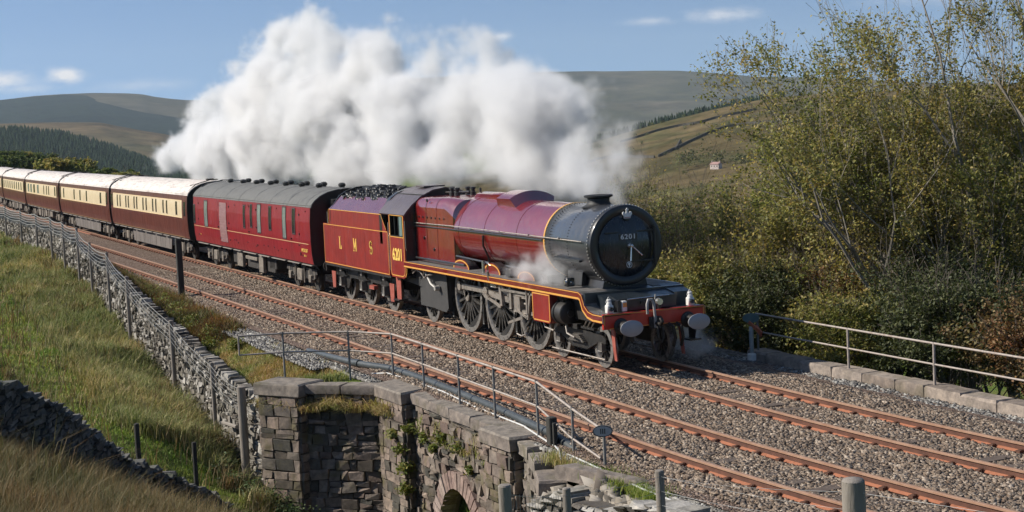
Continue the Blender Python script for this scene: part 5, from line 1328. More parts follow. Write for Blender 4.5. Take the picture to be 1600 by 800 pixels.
# --- Pullman style coaches
PITCH = 20.75
def pullman(i, windows, doors, skirt=True, label='', right_end=.03, pale=()):
    sc = 42.45+10.1+PITCH*i
    t = place('dining_carriage', sc, label, 'umber and cream carriages')
    Lb = 20.1; hh = Lb/2; shell(t, Lb, [UMBER, BLACK], ROOFW); coach_base(t, Lb)
    gangway(t, hh, 1); gangway(t, -hh, -1); coach_bogie(t, 7.1); coach_bogie(t, -7.1)
    X = lambda u: -hh+u*Lb
    b = MB(); quad_on_side(b, X(.035), X(.945-right_end+.03), 2.08, 2.86, 0, .008, nz=4); quad_on_side(b, X(.035), X(.945-right_end+.03), 2.045, 2.08, 1, .012, nz=1); quad_on_side(b, X(.035), X(.945-right_end+.03), 2.86, 2.885, 1, .012, nz=1)
    b.build('cream_panel', [CREAM, noisy('gold_line', [(.75,.55,.30)], scale=2)], t)
    for u, w_ in windows:
        b = MB(); g_ = 1 if u in pale else 0
        quad_on_side(b, X(u)-w_/2, X(u)+w_/2, 2.16, 2.80, 0, .016)
        for (a, c_, d, e) in ((X(u)-w_/2-.03, X(u)-w_/2, 2.14, 2.82), (X(u)+w_/2, X(u)+w_/2+.03, 2.14, 2.82)): quad_on_side(b, a, c_, d, e, 1, .018)
        b.build('window', [GLG if g_ else GLB, noisy('mullion', [(.25,.17,.09)], scale=2)], t)
    for u0 in doors:
        b = MB(); quad_on_side(b, X(u0), X(u0)+.72, 1.2, 2.9, 0, .014); quad_on_side(b, X(u0)+.16, X(u0)+.56, 2.15, 2.82, 1, .02); blk_on_side(b, X(u0)+.05, X(u0)+.16, 2.0, 2.03, .05, 2)
        b.build('door', [UMBER, GLB, BRIGHT], t)
    b = MB()
    for s_ in ((-1, 1) if skirt else ()):
        b.prism([(-5.1, 1.0), (5.1, 1.0), (4.85, .34), (-4.85, .34)], 'Y', s_*1.12, s_*1.16, 0)
        for x in np.arange(-4.3, 4.8, 1.1): b.box(x-.01, x+.01, s_*1.16, s_*1.166, .38, .98, 1)
    if skirt: b.build('skirt', [SKIRT, UNDER], t)
    else:
        b = MB()
        for x0, x1, z0, z1 in ((-3.8, -2.6, .4, .95), (-2, -1.4, .35, .98), (-.8, -.3, .35, 1.0), (.2, 1.3, .45, .95), (2.0, 2.5, .35, 1.0), (3, 4.4, .5, .95)): b.bbox(x0, x1, -1.2, -.6, z0, z1, .02, 0)
        b.build('battery_boxes', [UNDL], t)
    b = MB()
    for e in (-1, 1):
        b.tube([(e*(hh-.1), -1.25, 3.32), (e*(hh-.15), -.9, 3.62), (e*(hh-.35), -.1, 3.80), (e*(hh-1.6), .5, 3.76)], .025, 6, 0); b.tube([(e*(hh-.9), -1.0, 3.56), (e*(hh-1.0), .2, 3.78)], .02, 6, 0)
        b.cbox((e*(hh-1.5), .1, 3.78), .35, .3, .08, 0)
    b.build('roof_pipes', [UNDER], t, smooth=40)
    b = MB(); quad_on_side(b, X(.03), X(.95), 1.12, 1.15, 0, .01, nz=1); b.build('lower_line', [noisy('thin_gold', [(.3,.18,.08)], scale=2)], t)
    return t
w1 = [(.105, .26), (.148, .26), (.235, .26), (.272, .26), (.355, .26), (.392, .26), (.478, .26), (.52, .26), (.605, .26), (.645, .26), (.733, .26), (.775, .26), (.885, .34)]
pullman(0, w1, (.0, .955), True, 'umber and cream carriage next to the maroon van, with six pairs of narrow windows')
pullman(1, [(.10, .42), (.335, .42), (.46, .42), (.59, .42), (.855, .5)], (.0, .945), True, 'umber and cream carriage second behind the maroon van, with five single windows')
pullman(2, [(.11, .9), (.20, .9), (.30, .9), (.42, 1.0), (.60, .38), (.68, .38), (.74, .38), (.91, .5)], (.0, .955), False, 'umber and cream carriage third behind the maroon van, with pale wide windows', pale=(.11, .20, .42))
pullman(3, [(.08+.098*k, .62) for k in range(9)], (.0, .955), False, 'umber and cream carriage fourth behind the maroon van, with a long row of tall windows')
pullman(4, [(.08+.098*k, .62) for k in range(9)], (.0, .955), False, 'umber and cream carriage cut off by the edge of the photograph')
# ------------------------------------------------------------------ masonry
def mat_masonry(name, cols, moss=.3, mosscol=(.085,.08,.035), bscale=14, bstr=.6):
    m, nt, b = newmat(name); g_ = N(nt, 'ShaderNodeNewGeometry'); tc = N(nt, 'ShaderNodeTexCoord')
    r = ramp(nt, [((i+.5)/len(cols), c_) for i, c_ in enumerate(cols)], g_.outputs['Random Per Island'])
    n1 = N(nt, 'ShaderNodeTexNoise', i_Scale=5, i_Detail=8, i_Roughness=.7); nt.links.new(tc.outputs['Object'], n1.inputs['Vector'])
    r2 = ramp(nt, [(.3, (.55, .55, .55)), (.5, (1, 1, 1)), (.68, (1.45, 1.42, 1.35))], n1.outputs['Fac'])
    mu = N(nt, 'ShaderNodeMixRGB', blend_type='MULTIPLY'); mu.inputs[0].default_value = 1; nt.links.new(r.outputs[0], mu.inputs[1]); nt.links.new(r2.outputs[0], mu.inputs[2])
    n2 = N(nt, 'ShaderNodeTexNoise', i_Scale=1.7, i_Detail=7); nt.links.new(tc.outputs['Object'], n2.inputs['Vector'])
    mr = N(nt, 'ShaderNodeMapRange'); mr.inputs[1].default_value = .54; mr.inputs[2].default_value = .66; mr.inputs[4].default_value = moss; nt.links.new(n2.outputs['Fac'], mr.inputs[0])
    mx = N(nt, 'ShaderNodeMixRGB'); mx.inputs[2].default_value = (*mosscol, 1); nt.links.new(mr.outputs[0], mx.inputs[0]); nt.links.new(mu.outputs[0], mx.inputs[1])
    nt.links.new(mx.outputs[0], b.inputs['Base Color']); b.inputs['Roughness'].default_value = .92; b.inputs['Specular IOR Level'].default_value = .2
    n3 = N(nt, 'ShaderNodeTexNoise', i_Scale=bscale, i_Detail=9, i_Roughness=.7); nt.links.new(tc.outputs['Object'], n3.inputs['Vector'])
    bp = N(nt, 'ShaderNodeBump', i_Strength=bstr, i_Distance=.03); nt.links.new(n3.outputs['Fac'], bp.inputs['Height']); nt.links.new(bp.outputs[0], b.inputs['Normal'])
    return m
GRIT = mat_masonry('gritstone', [(.10,.085,.07),(.19,.155,.13),(.29,.23,.19),(.15,.11,.095),(.24,.20,.17),(.08,.075,.065)], .75, (.12,.105,.05))
LIME = mat_masonry('limestone_rubble', [(.05,.045,.038),(.17,.155,.13),(.34,.32,.29),(.10,.085,.07),(.23,.21,.185),(.42,.40,.37),(.08,.072,.06)], .25)
SLATE = mat_masonry('dark_walling_stone', [(.05,.052,.05),(.085,.086,.08),(.13,.125,.115),(.065,.064,.058)], .4, (.06,.075,.03))
COPE = mat_masonry('coping_stone', [(.17,.15,.13),(.24,.21,.18),(.20,.17,.15)], .45, bscale=9)
MORT = noisy('mortar_dark', [(.05,.043,.036),(.10,.085,.07)], scale=3, rough=1, bump=.5, bscale=18, bdist=.03)
_Q = [(0,3,2,1),(4,5,6,7),(0,1,5,4),(1,2,6,5),(2,3,7,6),(3,0,4,7)]
def stone(b, o, ux, n, x0, x1, z0, z1, d, jit, r, m=0, back=.12):
    """one stone: o origin (Vector xy), ux unit along wall, n outward normal, protruding d"""
    vs = []
    for dep, sh in ((-back, 0), (d, 1)):
        for (x, z) in ((x0, z0), (x1, z0), (x1, z1), (x0, z1)):
            jx = r.uniform(-jit, jit) if sh else 0; jz = r.uniform(-jit, jit) if sh else 0; jd = r.uniform(-jit, jit)*1.1 if sh else 0
            cx = (x0+x1)/2; cz = (z0+z1)/2; k = .93 if sh else 1.0
            X = cx+(x-cx)*k+jx; Z = cz+(z-cz)*k+jz
            p = o+ux*X+n*(dep+jd); vs.append((p.x, p.y, Z))
    b.add(vs, _Q, m)
def face(b, P0, P1, top, bot, hr, wr, d, jit, r, skip=None, m=0, batter=0.0, side=1):
    """cover the vertical face P0->P1 with coursed stones. top/bot: functions of distance. side=1 -> normal to the right of travel"""
    P0, P1 = Vector((*P0, 0)), Vector((*P1, 0)); Ln = (P1-P0).length; ux = (P1-P0)/Ln; n = Vector((ux.y, -ux.x, 0))*side
    zmin = min(bot(0), bot(Ln), bot(Ln/2)); zmax = max(top(0), top(Ln), top(Ln/2)); z = zmin
    while z < zmax:
        h = r.uniform(*hr); x = -r.uniform(0, wr[0])
        while x < Ln:
            w_ = r.uniform(*wr); a, c_ = max(x, 0), min(x+w_, Ln); x += w_
            if c_-a < .05: continue
            xm = (a+c_)/2; zt, zb = top(xm), bot(xm)
            z0, z1 = z, z+h
            if z0 > zt-.03 or z1 < zb: continue
            z1 = min(z1, zt)
            if skip and skip(xm, (z0+z1)/2): continue
            dd = d+r.uniform(-.5, 1)*jit*1.2 - batter*((z0+z1)/2-zmin)
            if h > hr[0]*1.25 and r.random() < .3:     # split a tall stone in two
                q = z0+(z1-z0)*r.uniform(.4, .6); stone(b, P0, ux, n, a+.006, c_-.006, z0+.005, q-.004, dd, jit, r, m); stone(b, P0, ux, n, a+.006, c_-.006, q+.004, z1-.005, dd+r.uniform(-jit, jit), jit, r, m)
            else: stone(b, P0, ux, n, a+.006, c_-.006, z0+.005, z1-.005, dd, jit, r, m)
        z += h
def slabbox(b, quad, z0, z1, jit, r, m=0, bev=.04):
    """coping slab with worn edges; quad: four xy corners"""
    c = Vector((sum(p[0] for p in quad)/4, sum(p[1] for p in quad)/4, 0)); rings = []
    for k, z in ((1-.02, z0), (1, z0+.03), (1, z1-bev), (1-.06, z1)):
        rings.append([(c.x+(p[0]-c.x)*k+r.uniform(-jit, jit), c.y+(p[1]-c.y)*k+r.uniform(-jit, jit), z+r.uniform(-jit, jit)*.6) for p in quad])
    # subdivide edges once for unevenness
    def ring2(q):
        o = []
        for i in range(4):
            a, c_ = q[i], q[(i+1) % 4]; o.append(a)
            for t in (.33, .66): o.append(tuple(a[j]+(c_[j]-a[j])*t+r.uniform(-jit, jit)*.7 for j in range(3)))
        return o
    R_ = [ring2(q) for q in rings]; n_ = 12; base = len(b.v)
    for q in R_: b.v += q
    for i in range(3):
        for k in range(n_): b.f.append((base+i*n_+k, base+i*n_+(k+1) % n_, base+(i+1)*n_+(k+1) % n_, base+(i+1)*n_+k)); b.m.append(m)
    b.f.append(tuple(base+3*n_+k for k in range(n_))); b.m.append(m); b.f.append(tuple(base+k for k in range(n_))[::-1]); b.m.append(m)
rr = random.Random(3)
C0 = lambda v: (lambda x: v)
# ---- the culvert / cattle creep
K = empty('stone_culvert', (.8, -5.4, -4.6), label='arched gritstone culvert under the railway with three capped piers', cat='culvert'); K['_org'] = (.8, -5.4, -4.6)
ACX, ACZ, AR0, AR1 = .82, -3.1, 1.13, 1.52
b = MB()
face(b, (-1.7, -5.27), (3.3, -5.27), C0(-.44), C0(-4.9), (.12, .30), (.16, .55), .06, .032, rr, skip=lambda x, z: (math.hypot(x-1.7-ACX, z-ACZ) < AR1+.02 and z > ACZ) or (abs(x-1.7-ACX) < AR0+.12 and z <= ACZ))
mort = MB()
# backing plate with the arch opening
pl = [(-1.7, -4.9), (ACX-AR1+.06, -4.9)] + [(ACX-math.cos(math.pi*k/20)*(AR1-.1), ACZ+math.sin(math.pi*k/20)*(AR1-.1)) for k in range(21)] + [(ACX+AR1-.06, -4.9), (3.3, -4.9), (3.3, -.43), (-1.7, -.43)]
b.prism(pl, 'Y', -5.25, -4.95, 1)
b.build('parapet_wall', [GRIT, MORT], K)
b = MB()
nst = 23
for k in range(nst):
    a0 = math.pi*k/nst+.012; a1 = math.pi*(k+1)/nst-.012; j = rr.uniform(-.02, .03)
    vs = []
    for y in (-5.0, -5.345+rr.uniform(-.02, .01)):
        for a, r_ in ((a0, AR0), (a1, AR0), (a1, AR1+j), (a0, AR1+j)): vs.append((ACX-math.cos(a)*r_, y, ACZ+math.sin(a)*r_))
    b.add(vs, _Q, 0)
for s_ in (-1, 1):
    z = ACZ
    while z > -4.9: b.add([(ACX+s_*xx, y, zz) for y in (-5.0, -5.33) for xx, zz in ((AR0, z-.27), (AR1-.1, z-.27), (AR1-.1, z-.01), (AR0, z-.01))], _Q, 0); z -= .28
b.build('arch_ring', [mat_masonry('voussoir', [(.24,.17,.15),(.30,.22,.19),(.20,.16,.14),(.34,.27,.24)], .15)], K)
b = MB(); n_ = 16
for k in range(n_):
    a0, a1 = math.pi*k/n_, math.pi*(k+1)/n_
    b.add([(ACX-math.cos(a)*(AR0+.01), y, ACZ+math.sin(a)*(AR0+.01)) for a, y in ((a0, -5.2), (a1, -5.2), (a1, 3), (a0, 3))], [(0,1,2,3)], 0)
for s_ in (-1, 1): b.add([(ACX+s_*(AR0+.01), -5.2, -5), (ACX+s_*(AR0+.01), 3, -5), (ACX+s_*(AR0+.01), 3, ACZ), (ACX+s_*(AR0+.01), -5.2, ACZ)], [(0,1,2,3)], 0)
b.add([(ACX-1.2, -3.6, -5), (ACX+1.2, -3.6, -5), (ACX+1.2, -3.6, -1.9), (ACX-1.2, -3.6, -1.9)], [(0,1,2,3)], 1)
b.build('vault', [noisy('vault_brick', [(.16,.12,.085),(.24,.19,.13)], scale=3, rough=.95, bump=.4), noisy('vault_back', [(.20,.17,.11),(.28,.24,.16)], scale=1.2, rough=.95)], K)
# left wing wall pier2 -> pier1
W0, W1 = (-4.75, -7.05), (-3.3, -5.50)
b = MB(); Lw = math.dist(W0, W1)
face(b, W0, W1, C0(-.44), C0(-4.7), (.12, .30), (.16, .5), .06, .034, rr)
d_ = (Vector(W1)-Vector(W0)).normalized(); n_ = Vector((d_.y, -d_.x)); 
pts = [Vector(W0)-n_*.0, Vector(W1)-n_*.0, Vector(W1)-n_*.5, Vector(W0)-n_*.5]
b.prism([(p.x, p.y) for p in pts], 'Z', -4.8, -.43, 1)
b.build('wing_wall', [GRIT, MORT], K)
def pier(quad, z0, z1, capz, capq, name='pier', sz=((.18, .32), (.28, .6))):
    b = MB(); q = quad
    for i in range(4):
        a, c_ = q[i], q[(i+1) % 4]; face(b, a, c_, C0(z1), C0(z0), sz[0], sz[1], .045, .018, rr)
    cc = (sum(p[0] for p in q)/4, sum(p[1] for p in q)/4); b.prism([(cc[0]+(p[0]-cc[0])*.985, cc[1]+(p[1]-cc[1])*.985) for p in q], 'Z', z0, z1-.01, 1)
    o = b.build(name, [GRIT, MORT], K)
    b = MB(); slabbox(b, capq, z1, capz, .012, rr); c_ = b.build('cap_stone', [COPE], None, smooth=30, origin=None); c_.parent = o; c_.location = (-.8, 5.4, 4.6); CH.setdefault(o.name, []).append(c_)
    # put vertices right: parent origin is the culvert's
    return o
def rect(c, ang, L_, W_):
    u = Vector((math.cos(ang), math.sin(ang))); v = Vector((-u.y, u.x)); c = Vector(c)
    return [tuple(c-u*L_/2-v*W_/2), tuple(c+u*L_/2-v*W_/2), tuple(c+u*L_/2+v*W_/2), tuple(c-u*L_/2+v*W_/2)]
a1_ = math.atan2(.77, 1.16)
pier(rect((-5.28, -7.24), a1_, 1.22, .80), -4.6, -.52, -.2, rect((-5.28, -7.24), a1_, 1.42, .95))
pier([(-3.28, -5.62), (-1.72, -5.55), (-1.85, -4.95), (-3.4, -5.0)], -4.9, -.48, -.2, [(-3.38, -5.72), (-1.64, -5.64), (-1.95, -4.85), (-3.95, -4.9)])
pier([(3.30, -5.62), (4.55, -5.58), (4.5, -4.9), (3.2, -4.95)], -4.9, -.48, -.2, [(3.22, -5.72), (4.64, -5.66), (4.62, -4.86), (2.85, -4.86)])
# copings
b = MB()
for i in range(4):
    x0 = -1.64+i*1.22; x1 = x0+1.2; slabbox(b, [(x0, -5.42), (x1, -5.42), (x1, -4.92), (x0, -4.92)], -.44, -.215, .012, rr)
for i in range(2):
    p0 = Vector(W0)+d_*(Lw*i/2+.02); p1 = Vector(W0)+d_*(Lw*(i+1)/2-.01)
    slabbox(b, [tuple(p0+n_*.14), tuple(p1+n_*.14), tuple(p1-n_*.42), tuple(p0-n_*.42)], -.45, -.24, .012, rr)
b.build('coping', [COPE], K, smooth=30)
b = MB()      # small string course beneath the coping
b.box(-1.7, 3.3, -5.36, -5.2, -.50, -.445, 0); b.build('string_course', [COPE], K)
# curved end of the right wing
b = MB(); cp_ = [(4.65, -5.38), (5.4, -5.5), (6.2, -5.72), (7.1, -6.05)]; zt_ = [-.24, -.3, -.42, -.62]
for i in range(3):
    p0, p1 = Vector(cp_[i]), Vector(cp_[i+1]); dd = (p1-p0).normalized(); nn = Vector((dd.y, -dd.x))
    slabbox(b, [tuple(p0+nn*.12), tuple(p1-dd*.02+nn*.12), tuple(p1-dd*.02-nn*.4), tuple(p0-nn*.4)], zt_[i+1]-.2, (zt_[i]+zt_[i+1])/2, .014, rr)
    face(b, tuple(p0), tuple(p1), C0(zt_[i+1]-.2), C0(-4.2), (.16, .28), (.2, .45), .04, .03, rr)
    b.prism([tuple(p0), tuple(p1), tuple(p1-nn*.4), tuple(p0-nn*.4)], 'Z', -4.3, zt_[i+1]-.21, 1)
b.build('curved_wing', [COPE, MORT], K)
# ferns and moss growing from the joints are added with the plants

# ---- dry stone walls
def drystone(name, line, thick, mat, label, hr, wr, jit, cope=True, seed=1, both=True, rag=.06, copeh=(.1, .22)):
    r = random.Random(seed); b = MB(); px = [p[0] for p in line]
    for i in range(len(line)-1):
        (x0, y0, t0, b0), (x1, y1, t1, b1) = line[i], line[i+1]
        Ln = math.dist((x0, y0), (x1, y1)); ph = r.uniform(0, 9)
        top = lambda s, t0=t0, t1=t1, Ln=Ln, ph=ph: t0+(t1-t0)*s/Ln+rag*math.sin(s*2.3+ph)*.6
        bot = lambda s, b0=b0, b1=b1, Ln=Ln: b0+(b1-b0)*s/Ln
        ux = Vector((x1-x0, y1-y0, 0))/Ln; n = Vector((ux.y, -ux.x, 0))
        # courses follow the slope: build in short bays
        nb = max(1, int(Ln/1.6))
        for k in range(nb):
            s0, s1 = Ln*k/nb, Ln*(k+1)/nb; q0 = (x0+ux.x*s0, y0+ux.y*s0); q1 = (x0+ux.x*s1, y0+ux.y*s1)
            tp = lambda s, s0=s0: top(s+s0); bt = lambda s, s0=s0: bot(s+s0)
            face(b, q0, q1, tp, bt, hr, wr, thick/2-.02, jit, r)
            if both:
                q0b = (q0[0]-n.x*0, q0[1]-n.y*0); tl = lambda s, s0=s0, s1=s1: top(s1-s); bl = lambda s, s0=s0, s1=s1: max(bot(s1-s), top(s1-s)-.8)
                face(b, q1, q0, tl, bl, hr, wr, thick/2-.02, jit, r)
            a = Vector((*q0, 0)); c_ = Vector((*q1, 0)); h = thick/2-.07
            vs = [a+n*h, c_+n*h, c_-n*h, a-n*h]
            b.add([(v.x, v.y, bt(0) if j in (0, 3) else bt(s1-s0)) for j, v in enumerate(vs)]+[(v.x, v.y, (tp(0) if j in (0, 3) else tp(s1-s0))-.04) for j, v in enumerate(vs)], _Q, 1)
        if cope:
            s = 0
            while s < Ln:
                w_ = r.uniform(.08, .22); hh = r.uniform(*copeh); p = Vector((x0, y0, 0))+ux*s; z = top(s)-.04
                vs = []
                ti = r.uniform(-.12, .12)
                for zz, kk in ((z, 1), (z+hh, r.uniform(.55, .95))):
                    for du, dn in ((0, 1), (w_, 1), (w_, -1), (0, -1)):
                        q = p+ux*(du+(ti if zz > z else 0)+r.uniform(-.02, .02))+n*(dn*thick/2*kk*r.uniform(.8, 1.05)); vs.append((q.x, q.y, zz+r.uniform(-.03, .03)))
                b.add(vs, _Q, 0); s += w_+.01
        else:
            s = 0
            while s < Ln:
                w_ = r.uniform(.2, .5); hh = r.uniform(.04, .09); p = Vector((x0, y0, 0))+ux*s; z = top(s)-.05
                vs = []
                for zz in (z, z+hh):
                    for du, dn in ((0, 1), (w_, 1), (w_, -1), (0, -1)):
                        q = p+ux*(du+r.uniform(-.03, .03))+n*(dn*thick/2*r.uniform(.8, 1.25)); vs.append((q.x, q.y, zz+r.uniform(-.02, .02)))
                b.add(vs, _Q, 0); s += w_*r.uniform(.6, 1.1)
    o = b.build(name, [mat, MORT]); return tag(o, label, 'wall')
wl = []
for x in (-100, -85, -71, -58, -47.7, -42, -36, -31, -25, -20.2, -16, -12.8, -10, -7.6, -6.1):
    y = float(wall_y(x)); t = float(wall_z(x)); wl.append((x, y+.05, t, min(t-1.5, float(near_z(np.array([x]), np.array([y-.3]))[0])-.2)))
drystone('dry_stone_wall', wl, .5, LIME, 'long pale dry stone wall with wire netting running beside the railway', (.07, .20), (.14, .46), .036, seed=5)
fw = [(9.0, -15.75, 2.55, 1.0), (7.9, -15.4, 2.35, .8), (6.66, -14.99, 2.08, .55), (5.81, -14.5, 1.73, .3), (4.44, -13.97, 1.22, -.2), (3.09, -13.43, .65, -.7), (1.3, -12.66, -.09, -1.4)]
fw = fw[::-1]
drystone('dry_stone_wall', fw, .6, SLATE, 'dark shaded dry stone wall climbing the slope nearest the camera', (.05, .11), (.16, .5), .022, cope=False, seed=9, rag=.05)
fw2 = [(1.15, -12.55, -.42, -1.4), (.88, -12.44, -.4, -1.5), (-.2, -11.9, -.75, -1.9), (-1.34, -11.39, -1.11, -2.3), (-2.2, -10.9, -1.5, -2.6), (-3.09, -10.52, -1.78, -2.8), (-3.9, -9.8, -2.4, -3.4), (-4.59, -9.17, -2.95, -3.7)]
drystone('dry_stone_wall', fw2[::-1], .55, SLATE, 'tumbledown lower end of the dark wall, broken away with loose stones on top', (.05, .12), (.14, .42), .04, cope=True, seed=19, rag=.16, copeh=(.05, .16))
rw = [(7.1, -6.1, -.75, -3.6), (8.4, -6.05, -.55, -3.2), (9.6, -5.75, -.42, -2.8), (11, -5.65, -.38, -2.6), (12.5, -5.65, -.36, -2.4), (14, -5.7, -.45, -2.2)]
drystone('dry_stone_wall', rw, .6, LIME, 'rough tumbled rubble wall right of the culvert below the ballast', (.08, .2), (.14, .4), .05, seed=29, rag=.22, cope=False)
# lip slab holding the grass above the rubble
b = MB(); slabbox(b, [(7.3, -5.95), (9.25, -5.35), (9.3, -5.15), (7.35, -5.6)], -.45, -.2, .01, rr); tag(b.build('stone_slab', [COPE], smooth=30), 'long stone slab lying at the foot of the dark post', 'slab')
for (x, y, a, s_) in ((-23.3, -5.5, .1, 1.0), (-20.6, -5.35, .2, .9)):
    b = MB(); b.bbox(-.28*s_, .28*s_, -.5*s_, .5*s_, 0, .06, .01, 0, rotm(.03, .02, a)); o = b.build('concrete_slab', [noisy('pale_concrete', [(.30,.29,.27),(.42,.41,.38)], scale=5, rough=.9, bump=.2)]); o.location = (x, y, -.31); tag(o, 'flat pale concrete slab lying on the gravel, '+('the farther of two' if x < -22 else 'the nearer of two'), 'slab', 'concrete slabs on the gravel')
# far side kerb (low parapet)
b = MB(); x = 39.0
r_ = random.Random(12)
while x > -1.5:
    L_ = r_.uniform(.9, 1.7); x1 = max(x-L_, -1.6); p0, p1 = tpt(x, 0), tpt(x1, 0)
    q = [tuple(tpt(x1+.01, 3.42))[:2], tuple(tpt(x-.01, 3.42))[:2], tuple(tpt(x-.01, 3.92))[:2], tuple(tpt(x1+.01, 3.92))[:2]]
    slabbox(b, q, -.5, -.09+r_.uniform(-.015, .015), .012, r_, bev=.05); x = x1
tag(b.build('stone_kerb', [mat_masonry('kerb_stone', [(.20,.165,.14),(.30,.25,.21),(.26,.22,.19)], .3, bscale=8)], smooth=30), 'low worn stone parapet below the railing on the far side of the line', 'parapet')
b = MB()
for i in range(24):
    x = 39-i*1.75; b.box(x-1.8, x, 3.5+ytrack(x), 3.9+ytrack(x), -4, -.5, 0)
o = b.build('parapet_base', [MORT]); tag(o, 'masonry base of the far parapet going down the bank', kind='structure')
# ------------------------------------------------------------------ railings, posts, cables
GALV = noisy('galvanised_rail', [(.22,.19,.17),(.40,.35,.31),(.30,.24,.20)], scale=6, rough=.6, metal=.3, r2=.8)
GALV2 = noisy('dark_post_paint', [(.13,.13,.125),(.24,.235,.225)], scale=7, rough=.65)
POSTW = noisy('weathered_post', [(.14,.12,.10),(.25,.22,.19),(.19,.165,.14)], scale=2, rough=.9, bump=.5, bscale=10, bdist=.01, stretch=(8, 8, 1))
POSTD = noisy('dark_post', [(.02,.02,.018),(.05,.047,.04)], scale=2, rough=.9, bump=.4, stretch=(8, 8, 1))
WIRE = noisy('fence_wire', [(.30,.30,.29),(.48,.48,.47)], scale=9, rough=.5, metal=.4)
RLG = empty('handrailing', (-4.1, -4.95, -.2), label='two-bar metal handrailing above the culvert in front of the empty track', cat='railing'); RLG['_org'] = (-4.1, -4.95, -.2)
TOPL = [(-6.35, -8.15, .86), (-6.1, -7.1, .86), (-5.35, -5.65, .84), (-4.12, -4.95, .84), (-1.91, -4.97, .84), (.45, -5.02, .84), (2.5, -5.05, .84), (4.75, -5.1, .84), (6.35, -5.12, .55), (7.55, -5.12, .36)]
MIDL = [(x, y, z-.47) for x, y, z in TOPL[:8]]+[(6.2, -5.12, .02), (7.45, -5.12, -.17)]
b = MB(); b.tube(TOPL, .024, 8); b.tube([TOPL[0], MIDL[0]], .022, 8); b.build('top_bar', [GALV], RLG, smooth=50)
b = MB(); b.tube(MIDL, .021, 8); b.build('middle_bar', [GALV], RLG, smooth=50)
for i, p in enumerate(TOPL[1:-1]):
    b = MB(); b.tube([(p[0], p[1], p[2]+.01), (p[0], p[1], -.6 if i else -.6)], .027, 8); b.lathe([(0, .032), (.06, .032)], (p[0], p[1], p[2]-.03), 'Z', 8); b.lathe([(0, .032), (.06, .032)], (p[0], p[1], p[2]-.50), 'Z', 8)
    b.build('post', [GALV2], RLG, smooth=50)
SG = empty('bridge_number_sign', (7.7, -5.16, -.35), label='oval grey bridge number sign at the low end of the near handrailing', cat='sign'); SG['_org'] = (7.7, -5.16, -.35)
b = MB(); b.tube([(7.7, -5.16, -.5), (7.7, -5.16, .3)], .03, 8); b.build('post', [GALV2], SG, smooth=50)
ang = math.atan2(-12.2, 24.9)   # face the path below
def oval(c, a, b_, nrm, th, K=36):
    n = Vector(nrm).normalized(); u = n.cross(Vector((0, 0, 1))).normalized()*-1; v = Vector((0, 0, 1)); P = []
    for q in (-th/2, th/2): P += [Vector(c)+u*math.cos(2*math.pi*k/K)*a+v*math.sin(2*math.pi*k/K)*b_+n*q for k in range(K)]
    return [tuple(p) for p in P], [tuple(range(K))[::-1], tuple(range(K, 2*K))]+[(k, (k+1) % K, K+(k+1) % K, K+k) for k in range(K)]
nrm = (.9, -.43, 0); c_ = (7.74, -5.2, .37)
b = MB(); v_, f_ = oval(c_, .175, .105, nrm, .02); b.add(v_, f_, 0); b.build('plate', [noisy('plate_grey', [(.13,.15,.16),(.19,.21,.22)], scale=7, rough=.5)], SG)
nv = Vector(nrm).normalized(); u = nv.cross(Vector((0, 0, 1))).normalized()*-1
b = MB(); v1, f1 = oval(Vector(c_)+nv*.012, .165, .097, nrm, .004); v2, f2 = oval(Vector(c_)+nv*.013, .155, .088, nrm, .006)
b.add(v1, f1, 0); b.add(v2, f2, 1)
DKL = noisy('plate_dark', [(.02,.02,.02)], scale=4)
for k in (-.035, 0, .035):
    p = Vector(c_)+nv*.018+u*k; b.add([tuple(p+u*sx*.008+Vector((0, 0, sz*.045))+nv*q) for q in (0, .003) for sx, sz in ((-1, -1), (1, -1), (1, 1), (-1, 1))], _Q, 0)
b.build('number', [DKL, noisy('plate_face', [(.30,.33,.35),(.38,.41,.43)], scale=7, rough=.5)], SG)
# far railing
RF = empty('handrailing', (2.4, 3.62, -.1), label='two-bar metal railing along the stone parapet on the far side of the tracks', cat='railing'); RF['_org'] = (2.4, 3.62, -.1)
xs_ = [-1.35, 2.42, 5.47, 8.6, 11.7]
b = MB(); b.tube([(x, 3.62+ytrack(x), .80) for x in (-1.45, 2.42, 5.47, 8.6, 11.7, 16)], .024, 8); b.build('top_bar', [GALV], RF, smooth=50)
b = MB(); b.tube([(x, 3.62+ytrack(x), .36) for x in (-1.2, 2.42, 5.47, 8.6, 11.7, 16)], .021, 8); b.build('middle_bar', [GALV], RF, smooth=50)
for x in xs_[1:]:
    b = MB(); y = 3.62+ytrack(x); b.tube([(x, y, .82), (x, y, -.15)], .03, 8); b.lathe([(0, .06), (.02, .06), (.03, .035)], (x, y, -.12), 'Z', 8); b.lathe([(0, .036), (.06, .036)], (x, y, .33), 'Z', 8); b.build('post', [GALV], RF, smooth=50)
b = MB(); b.tube([(-1.35, 3.6, .8), (-1.35, 3.6, -.4)], .028, 8); b.build('post', [GALV2], RF, smooth=50)
